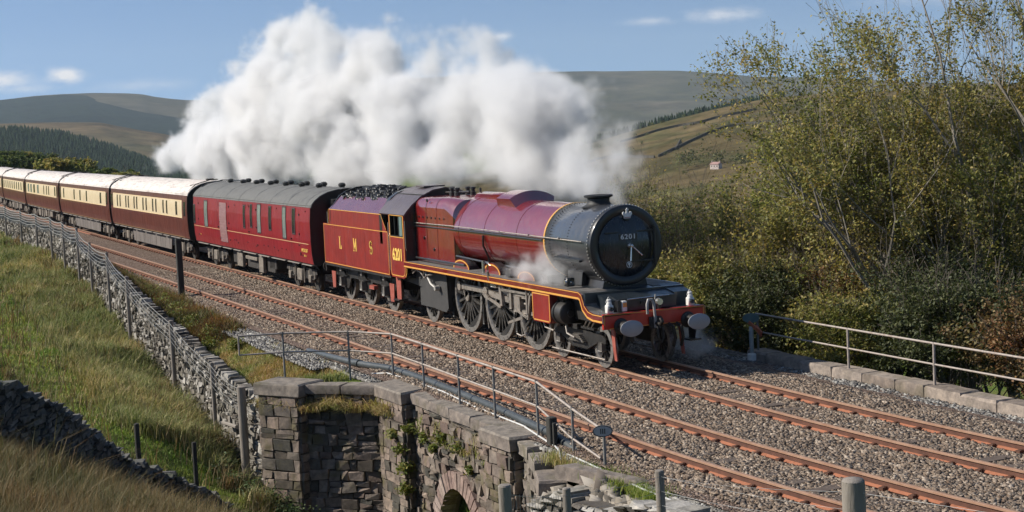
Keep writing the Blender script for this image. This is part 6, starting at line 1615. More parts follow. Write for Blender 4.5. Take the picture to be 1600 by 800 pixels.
# marker post with white base, oval plate and orange flag tape
MP = empty('marker_post', (-1.25, 3.35, -.3), label='grey marker post with white foot, teal oval plate and orange marker', cat='marker post'); MP['_org'] = (-1.25, 3.35, -.3)
b = MB(); b.lathe([(0, .055), (.62, .055), (.64, .045), (.64, 0)], (-1.25, 3.35, -.12), 'Z', 12); b.build('post', [noisy('plastic_grey', [(.25,.27,.26),(.36,.38,.37)], scale=6, rough=.5)], MP, smooth=40)
b = MB(); b.bbox(-1.34, -1.16, 3.26, 3.44, -.42, -.14, .02); b.build('foot', [WHITE], MP)
b = MB(); v_, f_ = oval((-1.35, 3.42, .72), .21, .12, (.9, -.43, 0), .02); b.add(v_, f_, 0); b.build('plate', [noisy('teal_plate', [(.05,.11,.12),(.09,.16,.17)], scale=5, rough=.5)], MP)
b = MB(); b.bbox(-1.45, -1.0, 3.36, 3.40, .50, .60, .01, 0, rotm(0, .35, 0)); b.bbox(-1.15, -.82, 3.38, 3.42, .36, .52, .02, 0, rotm(0, .5, 0)); b.build('orange_marker', [noisy('faded_orange', [(.35,.08,.04),(.55,.18,.08)], scale=5, rough=.6)], MP)
# lone tall dark post
def wood_post(x, y, z0, z1, r, mat, label, group=None, lean=(0, 0), name='timber_post', n=9):
    b = MB(); rr_ = random.Random(int(abs(x)*100)); pts = [(x, y, z0), (x+lean[0]*.5, y+lean[1]*.5, (z0+z1)/2), (x+lean[0], y+lean[1], z1-.02), (x+lean[0], y+lean[1], z1)]
    b.tube(pts[:3], r*1.04, n, 0, True, r); b.lathe([(0, r), (.02, r*.9), (.03, 0)], (x+lean[0], y+lean[1], z1-.02), 'Z', n, 0)
    b.v = [(p[0]+rr_.uniform(-1, 1)*r*.07, p[1]+rr_.uniform(-1, 1)*r*.07, p[2]) for p in b.v]
    o = b.build(name, [mat], smooth=50, origin=(x, y, z0)); return tag(o, label, 'post', group)
b = MB(); b.bbox(-28.52, -28.28, -5.12, -4.9, -.5, 2.02, .02, 0, None); tag(b.build('timber_post', [POSTD], origin=(-28.4, -5, -.5)), 'tall square dark post standing alone beside the empty track', 'post')
b = MB(); b.bbox(5.42, 5.6, -5.24, -5.08, -.7, .28, .015, 0); b.bbox(5.66, 5.72, -5.22, -5.16, -.7, .2, .005, 0); tag(b.build('timber_post', [POSTD], origin=(5.5, -5.16, -.7)), 'short square dark post at the right end of the culvert parapet', 'post')
# field fence along the stone wall
FN = empty('wire_fence', (-16.9, -7.75, -1.8), label='wire netting fence on round posts along the long pale stone wall', cat='fence'); FN['_org'] = (-16.9, -7.75, -1.8)
FP = [(-7.0, -8.0, -.5, .11), (-10.9, -7.85, -.36, .06), (-16.9, -7.72, .22, .07), (-25, -7.6, 1.02, .065), (-29.6, -7.5, 1.62, .055), (-34.4, -7.4, 1.76, .055), (-38.1, -7.35, 2.2, .055), (-43.5, -7.2, 2.25, .055), (-48.5, -7.1, 2.3, .055), (-55, -7.0, 2.25, .06), (-62, -7.0, 2.2, .06), (-70, -7.0, 2.2, .06), (-80, -7.0+float(wall_y(-80)+6.6), 2.2, .06)]
for x, y, zt, r_ in FP:
    zb = float(near_z(np.array([x]), np.array([y]))[0])-.5
    b = MB(); b.tube([(x, y, zb), (x-.02, y, zt)], r_, 9, 0, True); b.lathe([(0, r_), (.02, 0)], (x-.02, y, zt), 'Z', 9, 0); b.build('post', [POSTW], FN, smooth=50)
b = MB()
for k, dz in enumerate((.04, .17, .30, .44, .58, .74)):
    for i in range(len(FP)-1):
        (x0, y0, z0, _), (x1, y1, z1, _) = FP[i], FP[i+1]; D_ = math.dist((x0, y0), CAM[:2])
        zz = lambda t: (z0-dz)+(z1-z0)*t-.10*math.sin(math.pi*t)
        r_ = max(.005, .00020*D_)*(1.25 if k == 0 else .8)
        if k < 5: b.tube([(x0+(x1-x0)*t, y0+(y1-y0)*t-.07, zz(t)) for t in (0, .25, .5, .75, 1)], r_, 3, 0, False)
for i in range(len(FP)-1):
    (x0, y0, z0, _), (x1, y1, z1, _) = FP[i], FP[i+1]; n_ = int(math.dist((x0, y0), (x1, y1))/.28); D_ = math.dist((x0, y0), CAM[:2])
    for j in range(1, n_):
        t = j/n_; s_ = -.10*math.sin(math.pi*t); x = x0+(x1-x0)*t; y = y0+(y1-y0)*t-.07; z = z0+(z1-z0)*t+s_
        b.tube([(x, y, z-.04), (x-.03, y, z-.74)], max(.003, .00008*D_), 3, 0, False)
b.build('netting', [WIRE], FN)
b = MB(); b.tube([(-7.3, -8.1, -1.55), (-9.3, -8.0, -1.75)], .05, 7); tag(b.build('fallen_rail', [POSTW], smooth=50), 'short fallen rail leaning between the thick post and the stone wall', 'rail')
# small posts in the grass
wood_post(-4.3, -11.1, -1.9, -.65, .06, POSTD, 'small dark post behind the broken end of the dark wall', 'small posts in the rough grass')
wood_post(-4.9, -9.7, -2.4, -1.35, .055, POSTD, 'small grey post in the long grass right of the broken wall end', 'small posts in the rough grass')
# foreground fence along the bottom edge
FF = empty('wire_fence', (15.6, -9.5, .2), label='wire fence of grey posts crossing the bottom edge nearest the camera', cat='fence'); FF['_org'] = (15.6, -9.5, .2)
FQ = [(15.9, -12.9, 1.35, .07), (18.94, -11.7, 2.39, .062), (15.59, -9.53, 1.43, .05), (13.74, -7.3, 1.02, .06), (24.0, -11.35, 3.34, .075)]
FQ = [(18.94, -11.7, 2.39, .062), (15.59, -9.53, 1.43, .05), (13.74, -7.3, 1.02, .062), (24.0, -11.35, 3.34, .075)]
for i, (x, y, zt, r_) in enumerate(FQ):
    zb = float(near_z(np.array([x]), np.array([y]))[0])-.4; zb = min(zb, zt-1.3)
    b = MB(); b.tube([(x, y, zb), (x-.03, y, zt)], r_*1.05, 10, 0, True, r_); b.lathe([(0, r_), (.015, r_*.85), (.02, 0)], (x-.03, y, zt), 'Z', 10, 0); b.build('post', [POSTW], FF, smooth=50)
b = MB()
for dz in (.07, .27, .46, .66):
    ch = [(12.2, -13.5, 1.9-dz)]+[(x, y, z-dz) for x, y, z, _ in FQ[:3]]
    for i in range(len(ch)-1):
        if i == 0: continue
        a, c2 = Vector(ch[i]), Vector(ch[i+1]); b.tube([a.lerp(c2, t)-Vector((0, 0, .03*math.sin(math.pi*t))) for t in (0, .25, .5, .75, 1)], .002, 4, 0, False)
    a, c2 = Vector(FQ[2][:2]+(FQ[2][2]-dz-.0,)), Vector((24.0, -11.35, 3.34-dz)); 
    for p, q in ((a, Vector((17.5, -6.6, 1.2-dz))), (a, c2), (c2, Vector((27.5, -9.8, 3.4-dz)))): b.tube([p.lerp(q, t)-Vector((0, 0, .04*math.sin(math.pi*t))) for t in (0, .25, .5, .75, 1)], .0016, 4, 0, False)
a, c2 = Vector(FQ[0][:3]), Vector(FQ[1][:3])
for j in range(1, 22):
    p = a.lerp(c2, j/22); b.tube([p-Vector((0, 0, .07)), p-Vector((0, 0, .8))], .002, 3, 0, False)
b.build('wires', [WIRE], FF)
# cable pipe and white cable by the railing
b = MB(); b.tube([(-10.6, -5.2, -.27), (-8.5, -5.2, -.19), (-6.4, -5.12, -.13), (-4.9, -4.72, -.12), (-3.6, -4.68, -.12), (-2.4, -4.66, -.12), (-.4, -4.7, -.12), (2.1, -4.78, -.12), (4.6, -4.95, -.12), (5.3, -4.98, -.13), (6.4, -5.0, -.3)], .085, 12); 
for x in (-6.4, -.4): b.tube([(x-.1, -4.7 if x > -5 else -5.13, -.12), (x+.1, -4.7 if x > -5 else -5.10, -.12)], .1, 12)
tag(b.build('cable_pipe', [noisy('black_plastic', [(.035,.042,.045),(.07,.08,.085)], scale=4, rough=.45)], smooth=50), 'thick dark cable pipe lying beside the near handrailing', 'pipe')
b = MB(); b.tube([(-5.3, -5.2, -.25), (-4.6, -4.95, -.17), (-3.4, -4.85, -.18), (-1.1, -4.84, -.16), (1.2, -4.95, -.18), (3.8, -5.0, -.17), (6.1, -5.25, -.25), (9.5, -5.4, -.28), (11, -5.35, -.3)], .018, 6)
b.tube([(5.0, -5.02, -.2), (6.1, -5.3, -.24), (6.6, -5.5, -.3)], .016, 6)
tag(b.build('cable', [noisy('white_cable', [(.5,.5,.48),(.62,.62,.6)], scale=5, rough=.5)], smooth=50), 'thin white cable curving along the coping of the culvert', 'cable')

def fxr(r, n):
    x = r.uniform(6.9, 15, n); return x, -5.62-r.random(n)**1.5*1.0-np.clip((8.6-x)*.25, 0, .45)
RUB = mat_stones('rubble', [(.09,.08,.068),(.21,.19,.165),(.33,.30,.265),(.15,.125,.105),(.27,.24,.20)])
stones('fallen_rubble', 2600, fxr, lambda x, y: -.40-np.abs(y+5.6)*1.25+vn(x, y, 1.7, 4)*.3, (.07, .24), RUB, 'tumbled pale stones lying along the rubble wall under the wire fence', 77)
# ------------------------------------------------------------------ plants
def mat_leaf(name, cols, rough=.65, trans=.35, patch=None, ps=.25):
    m = bpy.data.materials.new(name); m.use_nodes = True; nt = m.node_tree; nt.nodes.clear()
    g_ = N(nt, 'ShaderNodeNewGeometry'); r = ramp(nt, [((i+.5)/len(cols), c_) for i, c_ in enumerate(cols)], g_.outputs['Random Per Island'])
    col = r.outputs[0]
    if patch:
        tc = N(nt, 'ShaderNodeTexCoord'); n1 = N(nt, 'ShaderNodeTexNoise', i_Scale=ps, i_Detail=4); nt.links.new(tc.outputs['Object'], n1.inputs['Vector'])
        rp = ramp(nt, [(.36, patch[0]), (.5, (1, 1, 1)), (.64, patch[1])], n1.outputs['Fac'])
        mu = N(nt, 'ShaderNodeMixRGB', blend_type='MULTIPLY'); mu.inputs[0].default_value = 1; nt.links.new(col, mu.inputs[1]); nt.links.new(rp.outputs[0], mu.inputs[2]); col = mu.outputs[0]
    d = N(nt, 'ShaderNodeBsdfDiffuse'); t = N(nt, 'ShaderNodeBsdfTranslucent'); gl = N(nt, 'ShaderNodeBsdfGlossy', i_Roughness=rough)
    gl.inputs['Color'].default_value = (.6, .6, .55, 1)
    mx = N(nt, 'ShaderNodeMixShader'); mx.inputs[0].default_value = trans; m2 = N(nt, 'ShaderNodeMixShader'); m2.inputs[0].default_value = .05
    nt.links.new(col, d.inputs[0]); nt.links.new(col, t.inputs[0]); nt.links.new(d.outputs[0], mx.inputs[1]); nt.links.new(t.outputs[0], mx.inputs[2])
    nt.links.new(mx.outputs[0], m2.inputs[1]); nt.links.new(gl.outputs[0], m2.inputs[2])
    ou = N(nt, 'ShaderNodeOutputMaterial'); nt.links.new(m2.outputs[0], ou.inputs[0]); return m
GR_SHORT = mat_leaf('short_grass', [(.17,.27,.03),(.25,.33,.045),(.32,.34,.09),(.19,.29,.035)], patch=((.6,.75,.6),(1.3,1.1,1.2)), ps=.3)
GR_RUSH = mat_leaf('rushes', [(.14,.18,.045),(.25,.27,.08),(.37,.33,.13),(.48,.41,.21),(.20,.25,.06)], patch=((.75,.85,.7),(1.35,1.15,1.1)), ps=.2)
GR_TAN = mat_leaf('bleached_grass', [(.16,.10,.04),(.22,.15,.06),(.10,.09,.03),(.32,.24,.12),(.08,.08,.025)], patch=((.6,.8,.6),(1.3,1.1,1)), ps=.7)
GR_VERGE = mat_leaf('verge_grass', [(.30,.31,.07),(.46,.36,.17),(.26,.31,.06),(.52,.42,.23)], patch=((.8,1,.7),(1.2,.95,.9)), ps=.8)
HEATH = mat_leaf('heather', [(.08,.05,.022),(.15,.075,.03),(.09,.11,.025),(.22,.11,.04),(.15,.16,.04)], patch=((.7,.9,.7),(1.5,1.1,.8)), ps=.5)
NETT = mat_leaf('nettles', [(.07,.12,.035),(.11,.16,.05),(.16,.20,.08),(.05,.09,.025)])
FERN = mat_leaf('fern', [(.13,.18,.02),(.20,.22,.04),(.26,.22,.05),(.08,.12,.02)])
def blades(name, P, h, w, lean, mat, label, seed=1, kind='stuff', curve=.35, dirb=None):
    r = np.random.default_rng(seed); n = len(P); a = r.uniform(0, 2*np.pi, n)
    if dirb is not None: a = dirb+r.normal(0, .9, n)
    u = np.stack([np.cos(a), np.sin(a), np.zeros(n)], 1); b_ = a+r.uniform(1.0, 2.1, n); s_ = np.stack([np.cos(b_), np.sin(b_), np.zeros(n)], 1)*w[:, None]
    l = (lean*h)[:, None]
    up = np.array([0, 0, 1.])
    p0 = P; p1 = P+up*(h*.55)[:, None]+u*l*.3; p2 = P+up*(h*(1-.35*lean))[:, None]+u*l
    V = np.stack([p0-s_/2, p0+s_/2, p1-s_*.35, p1+s_*.35, p2], 1)
    F = np.array([(0,1,3),(0,3,2),(2,3,4)])[None]+(np.arange(n)*5)[:, None, None]
    o = npmesh(name, V.reshape(-1, 3), F.reshape(-1, 3), mat)
    return tag(o, label, 'plants' if kind != 'stuff' else 'grass', kind=kind)
def dist(P): return np.linalg.norm(P-O3, axis=1)
def sample(n, x0, x1, tfun0, tfun1, seed, near_pow=1.0):
    r = np.random.default_rng(seed); u = r.random(n)
    # density rises towards the camera
    x = x1-(x1-x0)*u**near_pow; y0, y1 = tfun0(x), tfun1(x); y = y0+(y1-y0)*r.random(n); return x, y
def tufts(name, n, per, x0, x1, f0, f1, zf, hr, spread, mat, label, seed, npow=1.5, thr=None, lean=.45, ns=.35, wmin=.010, keep=None):
    x, y = sample(n, x0, x1, f0, f1, seed, npow); r = np.random.default_rng(seed+50)
    if keep is not None: k = keep(x, y); x, y = x[k], y[k]; n = len(x)
    if thr is not None:
        k = vn(x, y, ns, 8)+.5*vn(x, y, ns*2.7, 9) > thr; x, y = x[k], y[k]; n = len(x)
    X = np.repeat(x, per)+r.normal(0, spread, n*per); Y = np.repeat(y, per)+r.normal(0, spread, n*per)
    H = np.repeat(r.uniform(.7, 1.15, n), per)*r.uniform(*hr, n*per)
    P = np.stack([X, Y, zf(X, Y)-.03], 1); w = np.maximum(wmin, .00042*dist(P))*r.uniform(.8, 1.5, n*per)
    return blades(name, P, H, w, r.uniform(.1, lean*2, n*per), mat, label, seed)
nz_ = lambda x, y: ground_z(x, y)
fo = lambda x: wall_y(x)-.35      # just outside the wall
fi = lambda x: np.maximum(wall_y(x)-9-0*x, -17.2+.0*x)
PTH = np.array([(-90,-8.2),(-75,-8.6),(-45,-8.9),(-36,-9.2),(-27,-9.4),(-22,-9.4),(-14.7,-9.6),(-7.9,-9.4),(-4.8,-8.8),(5,-8.8)])
path_y = lambda x: np.interp(x, PTH[:, 0], PTH[:, 1])     # trodden green way below the rushes
# short green grass over the whole slope
tufts('short_grass', 26000, 7, -75, 8, fi, fo, nz_, (.06, .2), .12, GR_SHORT, 'short bright green grass on the hillside between the walls', 21, 1.7, lean=.5)
tufts('rushes', 5200, 42, -80, 5, fi, fo, nz_, (.3, .75), .13, GR_RUSH, 'tall olive and brown rushes in tufts over the hillside', 22, 1.6, thr=-.12, ns=.42, keep=lambda x, y: (y > path_y(x)+.1) | (y < path_y(x)-4.2-vn(x, y, .3, 6)))
tufts('low_grass_tufts', 5200, 26, -80, 5, fi, fo, nz_, (.10, .28), .14, GR_RUSH, 'low brown green tufts beside the trodden green way', 27, 1.6, thr=.08, ns=.8, keep=lambda x, y: y < path_y(x)-.9)
tufts('rushes', 1500, 40, -60, -8, lambda x: wall_y(x)-3.2, lambda x: wall_y(x)-.6, nz_, (.3, .7), .14, GR_RUSH, 'thick band of rushes at the foot of the long pale wall', 23, 1.3, ns=.5)
# foreground bleached grass
def sample_box(n, x0, x1, y0, y1, seed):
    r = np.random.default_rng(seed); return r.uniform(x0, x1, n), r.uniform(y0, y1, n)
def tuft_at(name, x, y, per, hr, spread, mat, label, seed, lean=.4, wmin=.006, zf=nz_):
    r = np.random.default_rng(seed); n = len(x); X = np.repeat(x, per)+r.normal(0, spread, n*per); Y = np.repeat(y, per)+r.normal(0, spread, n*per)
    P = np.stack([X, Y, zf(X, Y)-.03], 1); H = np.repeat(r.uniform(.7, 1.2, n), per)*r.uniform(*hr, n*per)
    w = np.maximum(wmin, .0004*dist(P))*r.uniform(.8, 1.4, n*per)
    return blades(name, P, H, w, r.uniform(.1, lean*2, n*per), mat, label, seed)
x, y = sample_box(1500, 7.5, 19, -17.5, -13.4, 31)
tuft_at('bleached_grass', x, y, 46, (.25, .6), .16, GR_TAN, 'long bleached brown grass in the bottom left corner below the dark wall', 31)
x, y = sample_box(60, 9, 14, -16.2, -14.6, 32); tuft_at('tall_stalks', x, y, 3, (.7, 1.1), .1, GR_TAN, 'a few tall pale grass stalks in front of the dark wall', 32, lean=.5)
x, y = sample_box(2200, 4, 16, -13, -6.3, 33); tuft_at('bank_grass', x, y, 22, (.1, .4), .14, GR_RUSH, 'rough grass in the hollow below the culvert', 33)
# verge between ballast and wall
vo = lambda x: wall_y(x)+.5; vi = lambda x: ytr(x)-5.5
tufts('verge_grass', 5200, 14, -60, -6.2, vo, vi, nz_, (.07, .22), .1, GR_VERGE, 'mixed green and straw coloured grass on the verge above the wall', 41, 1.2)
tufts('verge_grass', 900, 16, -13, -5.4, lambda x: np.maximum(wall_y(x)+.5, -7.6), lambda x: -5.7+0*x, nz_, (.1, .3), .1, GR_VERGE, 'straw coloured grass behind the cap of the leftmost pier', 42, 1.0)
x, y = sample_box(130, 7.2, 10.2, -5.55, -5.0, 43); tuft_at('verge_grass', x, y, 30, (.08, .22), .1, GR_SHORT, 'small green patch of grass at the edge of the ballast right of the number sign', 43, zf=lambda X, Y: -.33+0*X)
x, y = sample_box(60, 5.9, 7.6, -5.6, -5.25, 44); tuft_at('verge_grass', x, y, 24, (.08, .26), .1, GR_VERGE, 'dry grass around the foot of the short dark post', 44, zf=lambda X, Y: -.36+0*X)
def heath_clump(name, x0, x1, n, per, mat, hr, label, seed, f0=None, f1=None):
    tufts(name, n, per, x0, x1, f0 or (lambda x: wall_y(x)+.4), f1 or (lambda x: wall_y(x)+1.7), nz_, hr, .16, mat, label, seed, 1.0, lean=.7, wmin=.03)
heath_clump('heather', -46, -17, 900, 60, HEATH, (.2, .6), 'dark brown heather and bracken on the bank behind the wall', 51)
tufts('tussocks', 520, 70, -70, 4, fi, fo, nz_, (.35, .85), .10, GR_TAN, 'brown and straw coloured tussocks scattered over the hillside', 24, 1.5, ns=.5, lean=.7, keep=lambda x, y: (y > path_y(x)+.2) | (y < path_y(x)-3.0))
tufts('dead_stems', 700, 5, -40, 5, fi, fo, nz_, (.5, 1.0), .2, GR_TAN, 'thin dead stems standing in the hillside grass', 25, 1.4, lean=.5)
x_ = np.random.default_rng(5).uniform(-1.6, 6, 90); r5 = np.random.default_rng(6)
tuft_at('wall_weeds', x_, np.full(90, -5.36), 9, (.08, .22), .05, GR_VERGE, 'dry weeds growing in the joints under the culvert coping', 66, lean=1.1, zf=lambda X, Y: -.62-.5*np.abs(np.sin(X*3.1)))
# leafy clumps
def leaf_cloud(C, rad, n, size, r, squash=.8, shell=.55):
    d = r.normal(size=(n, 3)); d /= np.linalg.norm(d, axis=1)[:, None]; q = (shell+(1-shell)*r.random(n))[:, None]
    return C+d*q*np.array(rad)*(1+.25*r.normal(size=(n, 1)))
def leaves(name, P, size, mat, parent=None, seed=1, up=.3, flat=1.0, elong=.55):
    r = np.random.default_rng(seed); n = len(P); nn = r.normal(size=(n, 3)); nn[:, 2] = np.abs(nn[:, 2])*flat+up; nn /= np.linalg.norm(nn, axis=1)[:, None]
    t = np.cross(nn, r.normal(size=(n, 3))); t /= np.linalg.norm(t, axis=1)[:, None]; s = np.cross(nn, t); L_ = r.uniform(*size, n)[:, None]
    V = np.stack([P-t*L_/2, P+s*L_*elong/2+nn*L_*.06, P+t*L_/2, P-s*L_*elong/2+nn*L_*.06], 1)
    F = np.array([(0, 1, 2, 3)])[None]+(np.arange(n)*4)[:, None, None]
    return npmesh(name, V.reshape(-1, 3), F.reshape(-1, 4), mat, parent=parent, fs=4)
r = np.random.default_rng(61)
def lowplants(name, cs, n, size, mat, label, seed, kind='stuff'):
    r = np.random.default_rng(seed); P = np.vstack([leaf_cloud(np.array(c[:3]), (c[3], c[3], c[3]*.75), n, size, r, shell=.2) for c in cs])
    return tag(leaves(name, P, size, mat, seed=seed, up=.6), label, 'plants', kind=kind)
cs = [(x_, y_, float(near_z(np.array([x_]), np.array([y_]))[0])+.1, s_) for x_, y_, s_ in [(-5.6, -8.2, .4), (-5.0, -8.0, .45), (-4.3, -7.7, .5), (-3.8, -7.4, .5), (-3.3, -7.0, .55), (-2.8, -6.7, .5), (-2.4, -6.5, .5), (-6.2, -8.6, .35), (-3.6, -8.1, .5), (-2.6, -7.5, .55), (-1.6, -6.6, .5), (-7.0, -8.7, .35), (-7.6, -8.3, .3)]]
lowplants('nettles', cs, 900, (.05, .11), NETT, 'pale green nettles growing at the foot of the culvert wing wall', 62)
cs = [(x_, float(wall_y(x_))-.45, float(near_z(np.array([x_]), np.array([wall_y(x_)-.5]))[0])+.1, .3) for x_ in np.arange(-24, -8, .8)]
lowplants('weeds', cs, 260, (.04, .09), NETT, 'weeds along the base of the long pale wall', 63)
cs = [(x_, y_, float(ground_z(np.array([x_]), np.array([y_]))[0])+.2, s_) for x_, y_, s_ in [(-30, -6.0, .4), (-28.5, -6.1, .5), (-27, -5.9, .5), (-25.5, -6.3, .5), (-24, -6.1, .45), (-22.5, -6.4, .5), (-21, -6.2, .4), (-19.5, -6.5, .45), (-18, -6.3, .35), (-16.5, -6.7, .4), (-15, -6.2, .3), (-33, -5.9, .45), (-36, -5.9, .5)]]
lowplants('bank_scrub', cs, 700, (.05, .10), FERN, 'yellow green scrub on the bank between the tall dark post and the wall', 67)
fern_spots = [(-2.2, -5.68, -1.2, .18), (-1.8, -5.66, -1.5, .2), (-1.72, -5.6, -1.9, .24), (-1.65, -5.5, -1.0, .16), (-.9, -5.38, -1.1, .17), (.2, -5.38, -.95, .2), (-.3, -5.38, -1.25, .15), (1.2, -5.38, -1.0, .16), (1.8, -5.38, -1.35, .13), (-1.7, -5.6, -2.4, .2)]
lowplants('ferns', fern_spots, 330, (.05, .12), FERN, 'ferns and moss sprouting from the joints of the culvert', 64)
x = np.concatenate([np.linspace(-5.9, -4.9, 30), np.linspace(-4.6, -3.5, 36), np.linspace(-3.4, -2.4, 14)]); y = np.concatenate([np.linspace(-7.75, -7.1, 30), np.linspace(-7.05, -5.75, 36), np.full(14, -5.66)])-.06
tuft_at('hanging_grass', x, y, 26, (.15, .4), .07, GR_VERGE, 'dry grass hanging over the masonry under the caps of the left piers', 65, lean=1.2, zf=lambda X, Y: -.78+0*X+np.sin(X*9)*.08)
# ------------------------------------------------------------------ trees
BARK = noisy('bark', [(.05,.042,.032),(.12,.10,.08),(.08,.068,.052)], scale=5, rough=.95, bump=.5, bscale=20, bdist=.02)
BARKL = noisy('pale_bark', [(.12,.105,.085),(.24,.215,.18),(.17,.15,.12)], scale=5, rough=.95, bump=.5, bscale=20, bdist=.02)
L_OLIVE = mat_leaf('leaves_olive', [(.19,.195,.042),(.29,.285,.065),(.40,.35,.10),(.09,.10,.027),(.42,.32,.10)], trans=.45, patch=((.75,.9,.7),(1.25,1.1,.9)), ps=.5)
L_RUST = mat_leaf('leaves_rust', [(.16,.09,.04),(.12,.10,.03),(.22,.11,.05),(.10,.105,.03),(.26,.17,.07)], trans=.35, patch=((.8,1,.7),(1.2,.9,.8)), ps=.6)
L_DARK = mat_leaf('leaves_dark', [(.06,.075,.02),(.10,.115,.03),(.15,.155,.045),(.08,.09,.025)], trans=.3, patch=((.7,.8,.7),(1.5,1.4,1.1)), ps=.45)
L_GREEN = mat_leaf('leaves_green', [(.07,.11,.025),(.11,.15,.03),(.15,.17,.04)], trans=.35)
def make_tree(name, base, height, label, cat='tree', group=None, seed=1, levels=6, trunk=.22, stems=3, spread=.62, leaf=L_OLIVE, bark=BARK, nleaf=9, lsize=(.07, .13), wind=(-.25, -.1, 0), bare_top=.55, tip_leaf=1.0, ratio=.74, upb=.22):
    r = random.Random(seed); t = empty(name, base, label=label, cat=cat, group=group); t['_org'] = tuple(base)
    b = MB(); LP = []; wv = Vector(wind); B = Vector(base)
    zmax = height
    def grow_(p, d, L_, rad, lv):
        n = 3 if lv < 3 else 2; pts = [p]; q = p; dd = d.copy()
        for k in range(n):
            dd = (dd+Vector((r.uniform(-1, 1), r.uniform(-1, 1), r.uniform(-.6, .9)))*.17+wv*.10+Vector((0, 0, upb*.25))).normalized(); q = q+dd*(L_/n); pts.append(q)
        r1 = rad*.62
        sides = 7 if lv == 0 else (5 if lv < 3 else 3)
        b.tube([tuple(v) for v in pts], rad, sides, 0, False, max(r1, .006))
        if lv >= levels-3:
            hz = (q.z-B.z)/zmax; dens = 1.0 if hz < bare_top else max(0.0, 1-(hz-bare_top)/(1-bare_top)*1.1)
            for v0, v1 in zip(pts[:-1], pts[1:]):
                k = int(nleaf*dens*r.uniform(.5, 1.5)*(1 if lv >= levels-2 else .5))
                for _ in range(k): 
                    a_ = v0.lerp(v1, r.random()); LP.append((a_.x+r.gauss(0, .10), a_.y+r.gauss(0, .10), a_.z+r.gauss(0, .06)))
        if lv >= levels: return
        kids = r.choice((2, 3)) if lv > 0 else r.choice((3, 4))
        for i in range(kids):
            ax = dd.cross(Vector((r.uniform(-1, 1), r.uniform(-1, 1), r.uniform(-1, 1)))).normalized()
            an = r.uniform(.3, .95)*spread/.62 if i else r.uniform(.1, .35)
            nd = Matrix.Rotation(an, 3, ax) @ dd; nd = (nd+Vector((0, 0, upb))).normalized()
            st = pts[-1] if (i == 0 or lv == 0) else pts[-1].lerp(pts[-2], r.random()*.9)
            grow_(st, nd, L_*ratio*r.uniform(.8, 1.15), r1*(1 if i == 0 else r.uniform(.55, .85)), lv+1)
    tot = sum(ratio**k for k in range(levels+1)); L0 = height/tot*1.12
    for s_ in range(stems):
        a = 2*math.pi*s_/max(stems, 1)+r.uniform(-.5, .5); k = (.30 if stems > 1 else .05)
        d = Vector((math.cos(a)*k, math.sin(a)*k, 1)).normalized(); off = Vector((math.cos(a), math.sin(a), 0))*trunk*(.9 if stems > 1 else 0)
        grow_(B+off-Vector((0, 0, .3)), (d+wv*.4).normalized(), L0*r.uniform(.85, 1.1), trunk*r.uniform(.75, 1), 0)
    b.build('trunk', [bark], t, smooth=60)
    if LP:
        P = np.array(LP)-np.array(base); o = leaves('crown', P, lsize, leaf, parent=t, seed=seed, up=.35)
    return t
def gz(x, y): return float(ground_z(np.array([x]), np.array([y]))[0])
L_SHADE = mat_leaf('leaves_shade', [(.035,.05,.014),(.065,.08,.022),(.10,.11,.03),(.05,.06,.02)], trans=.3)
def bush(x, y, h, label, seed, leaf, group, levels=5, stems=5, nleaf=8, lsize=(.06, .12), spread=.8, bt=.85, trunk=.06, bark=BARK, cat='shrub', up=.12):
    return make_tree('shrub', (x, y, gz(x, y)), h, label, cat, group, seed, levels, trunk, stems, spread, leaf, bark, nleaf, lsize, (-.15, -.05, 0), bt, ratio=.78, upb=up)
# big trees on the right
BT = [(-5.0, 11.8, 12.6, 'large half-bare tree whose top stands highest in the middle of the trees', 2, .26, 3), (-2.6, 11.2, 11.6, 'tree with a pale leaning trunk behind the far railing', 11, .24, 2),
      (-.2, 11.0, 14.2, 'tree at the right edge with long dark boughs reaching up into the sky', 5, .26, 3), (-10.6, 11.8, 8.8, 'broad thinly leaved tree at the left end of the big trees', 7, .2, 3), (-7.6, 12.6, 10.4, 'twiggy tree between the broad thin tree and the highest one', 17, .2, 3)]
for x, y, h, lb, sd_, tr, st in BT:
    make_tree('tree', (x, y, gz(x, y)), h, lb, 'tree', 'trees beyond the far railing', sd_, 7, tr, st, .66, L_OLIVE, BARKL if 'pale' in lb else BARKL if sd_ in (2, 5) else BARK, 7, (.06, .13), (-.4, -.2, 0), .95)
# shrubs filling the bank
places = ['beside the start of the far railing', 'behind the second railing post', 'behind the third railing post', 'at the right edge below the tall boughs', 'between the smokebox and the railing', 'behind the right hand buffer', 'under the pale leaning trunk', 'under the tallest tree', 'below the broad thin tree', 'close behind the marker post']
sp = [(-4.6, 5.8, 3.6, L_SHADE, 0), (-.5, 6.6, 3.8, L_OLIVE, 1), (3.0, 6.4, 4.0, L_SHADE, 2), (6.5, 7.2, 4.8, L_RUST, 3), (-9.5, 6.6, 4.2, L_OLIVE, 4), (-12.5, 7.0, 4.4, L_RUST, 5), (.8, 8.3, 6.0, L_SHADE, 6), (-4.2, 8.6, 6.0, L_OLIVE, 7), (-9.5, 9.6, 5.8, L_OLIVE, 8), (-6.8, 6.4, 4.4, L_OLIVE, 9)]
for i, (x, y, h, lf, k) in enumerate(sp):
    bush(x, y, h, ('dark leafy shrub ' if lf is L_SHADE else 'olive leaved shrub ' if lf is L_OLIVE else 'rust tinged shrub ')+places[k], 70+i, lf, 'shrubs on the bank below the railing', levels=5, nleaf=12)
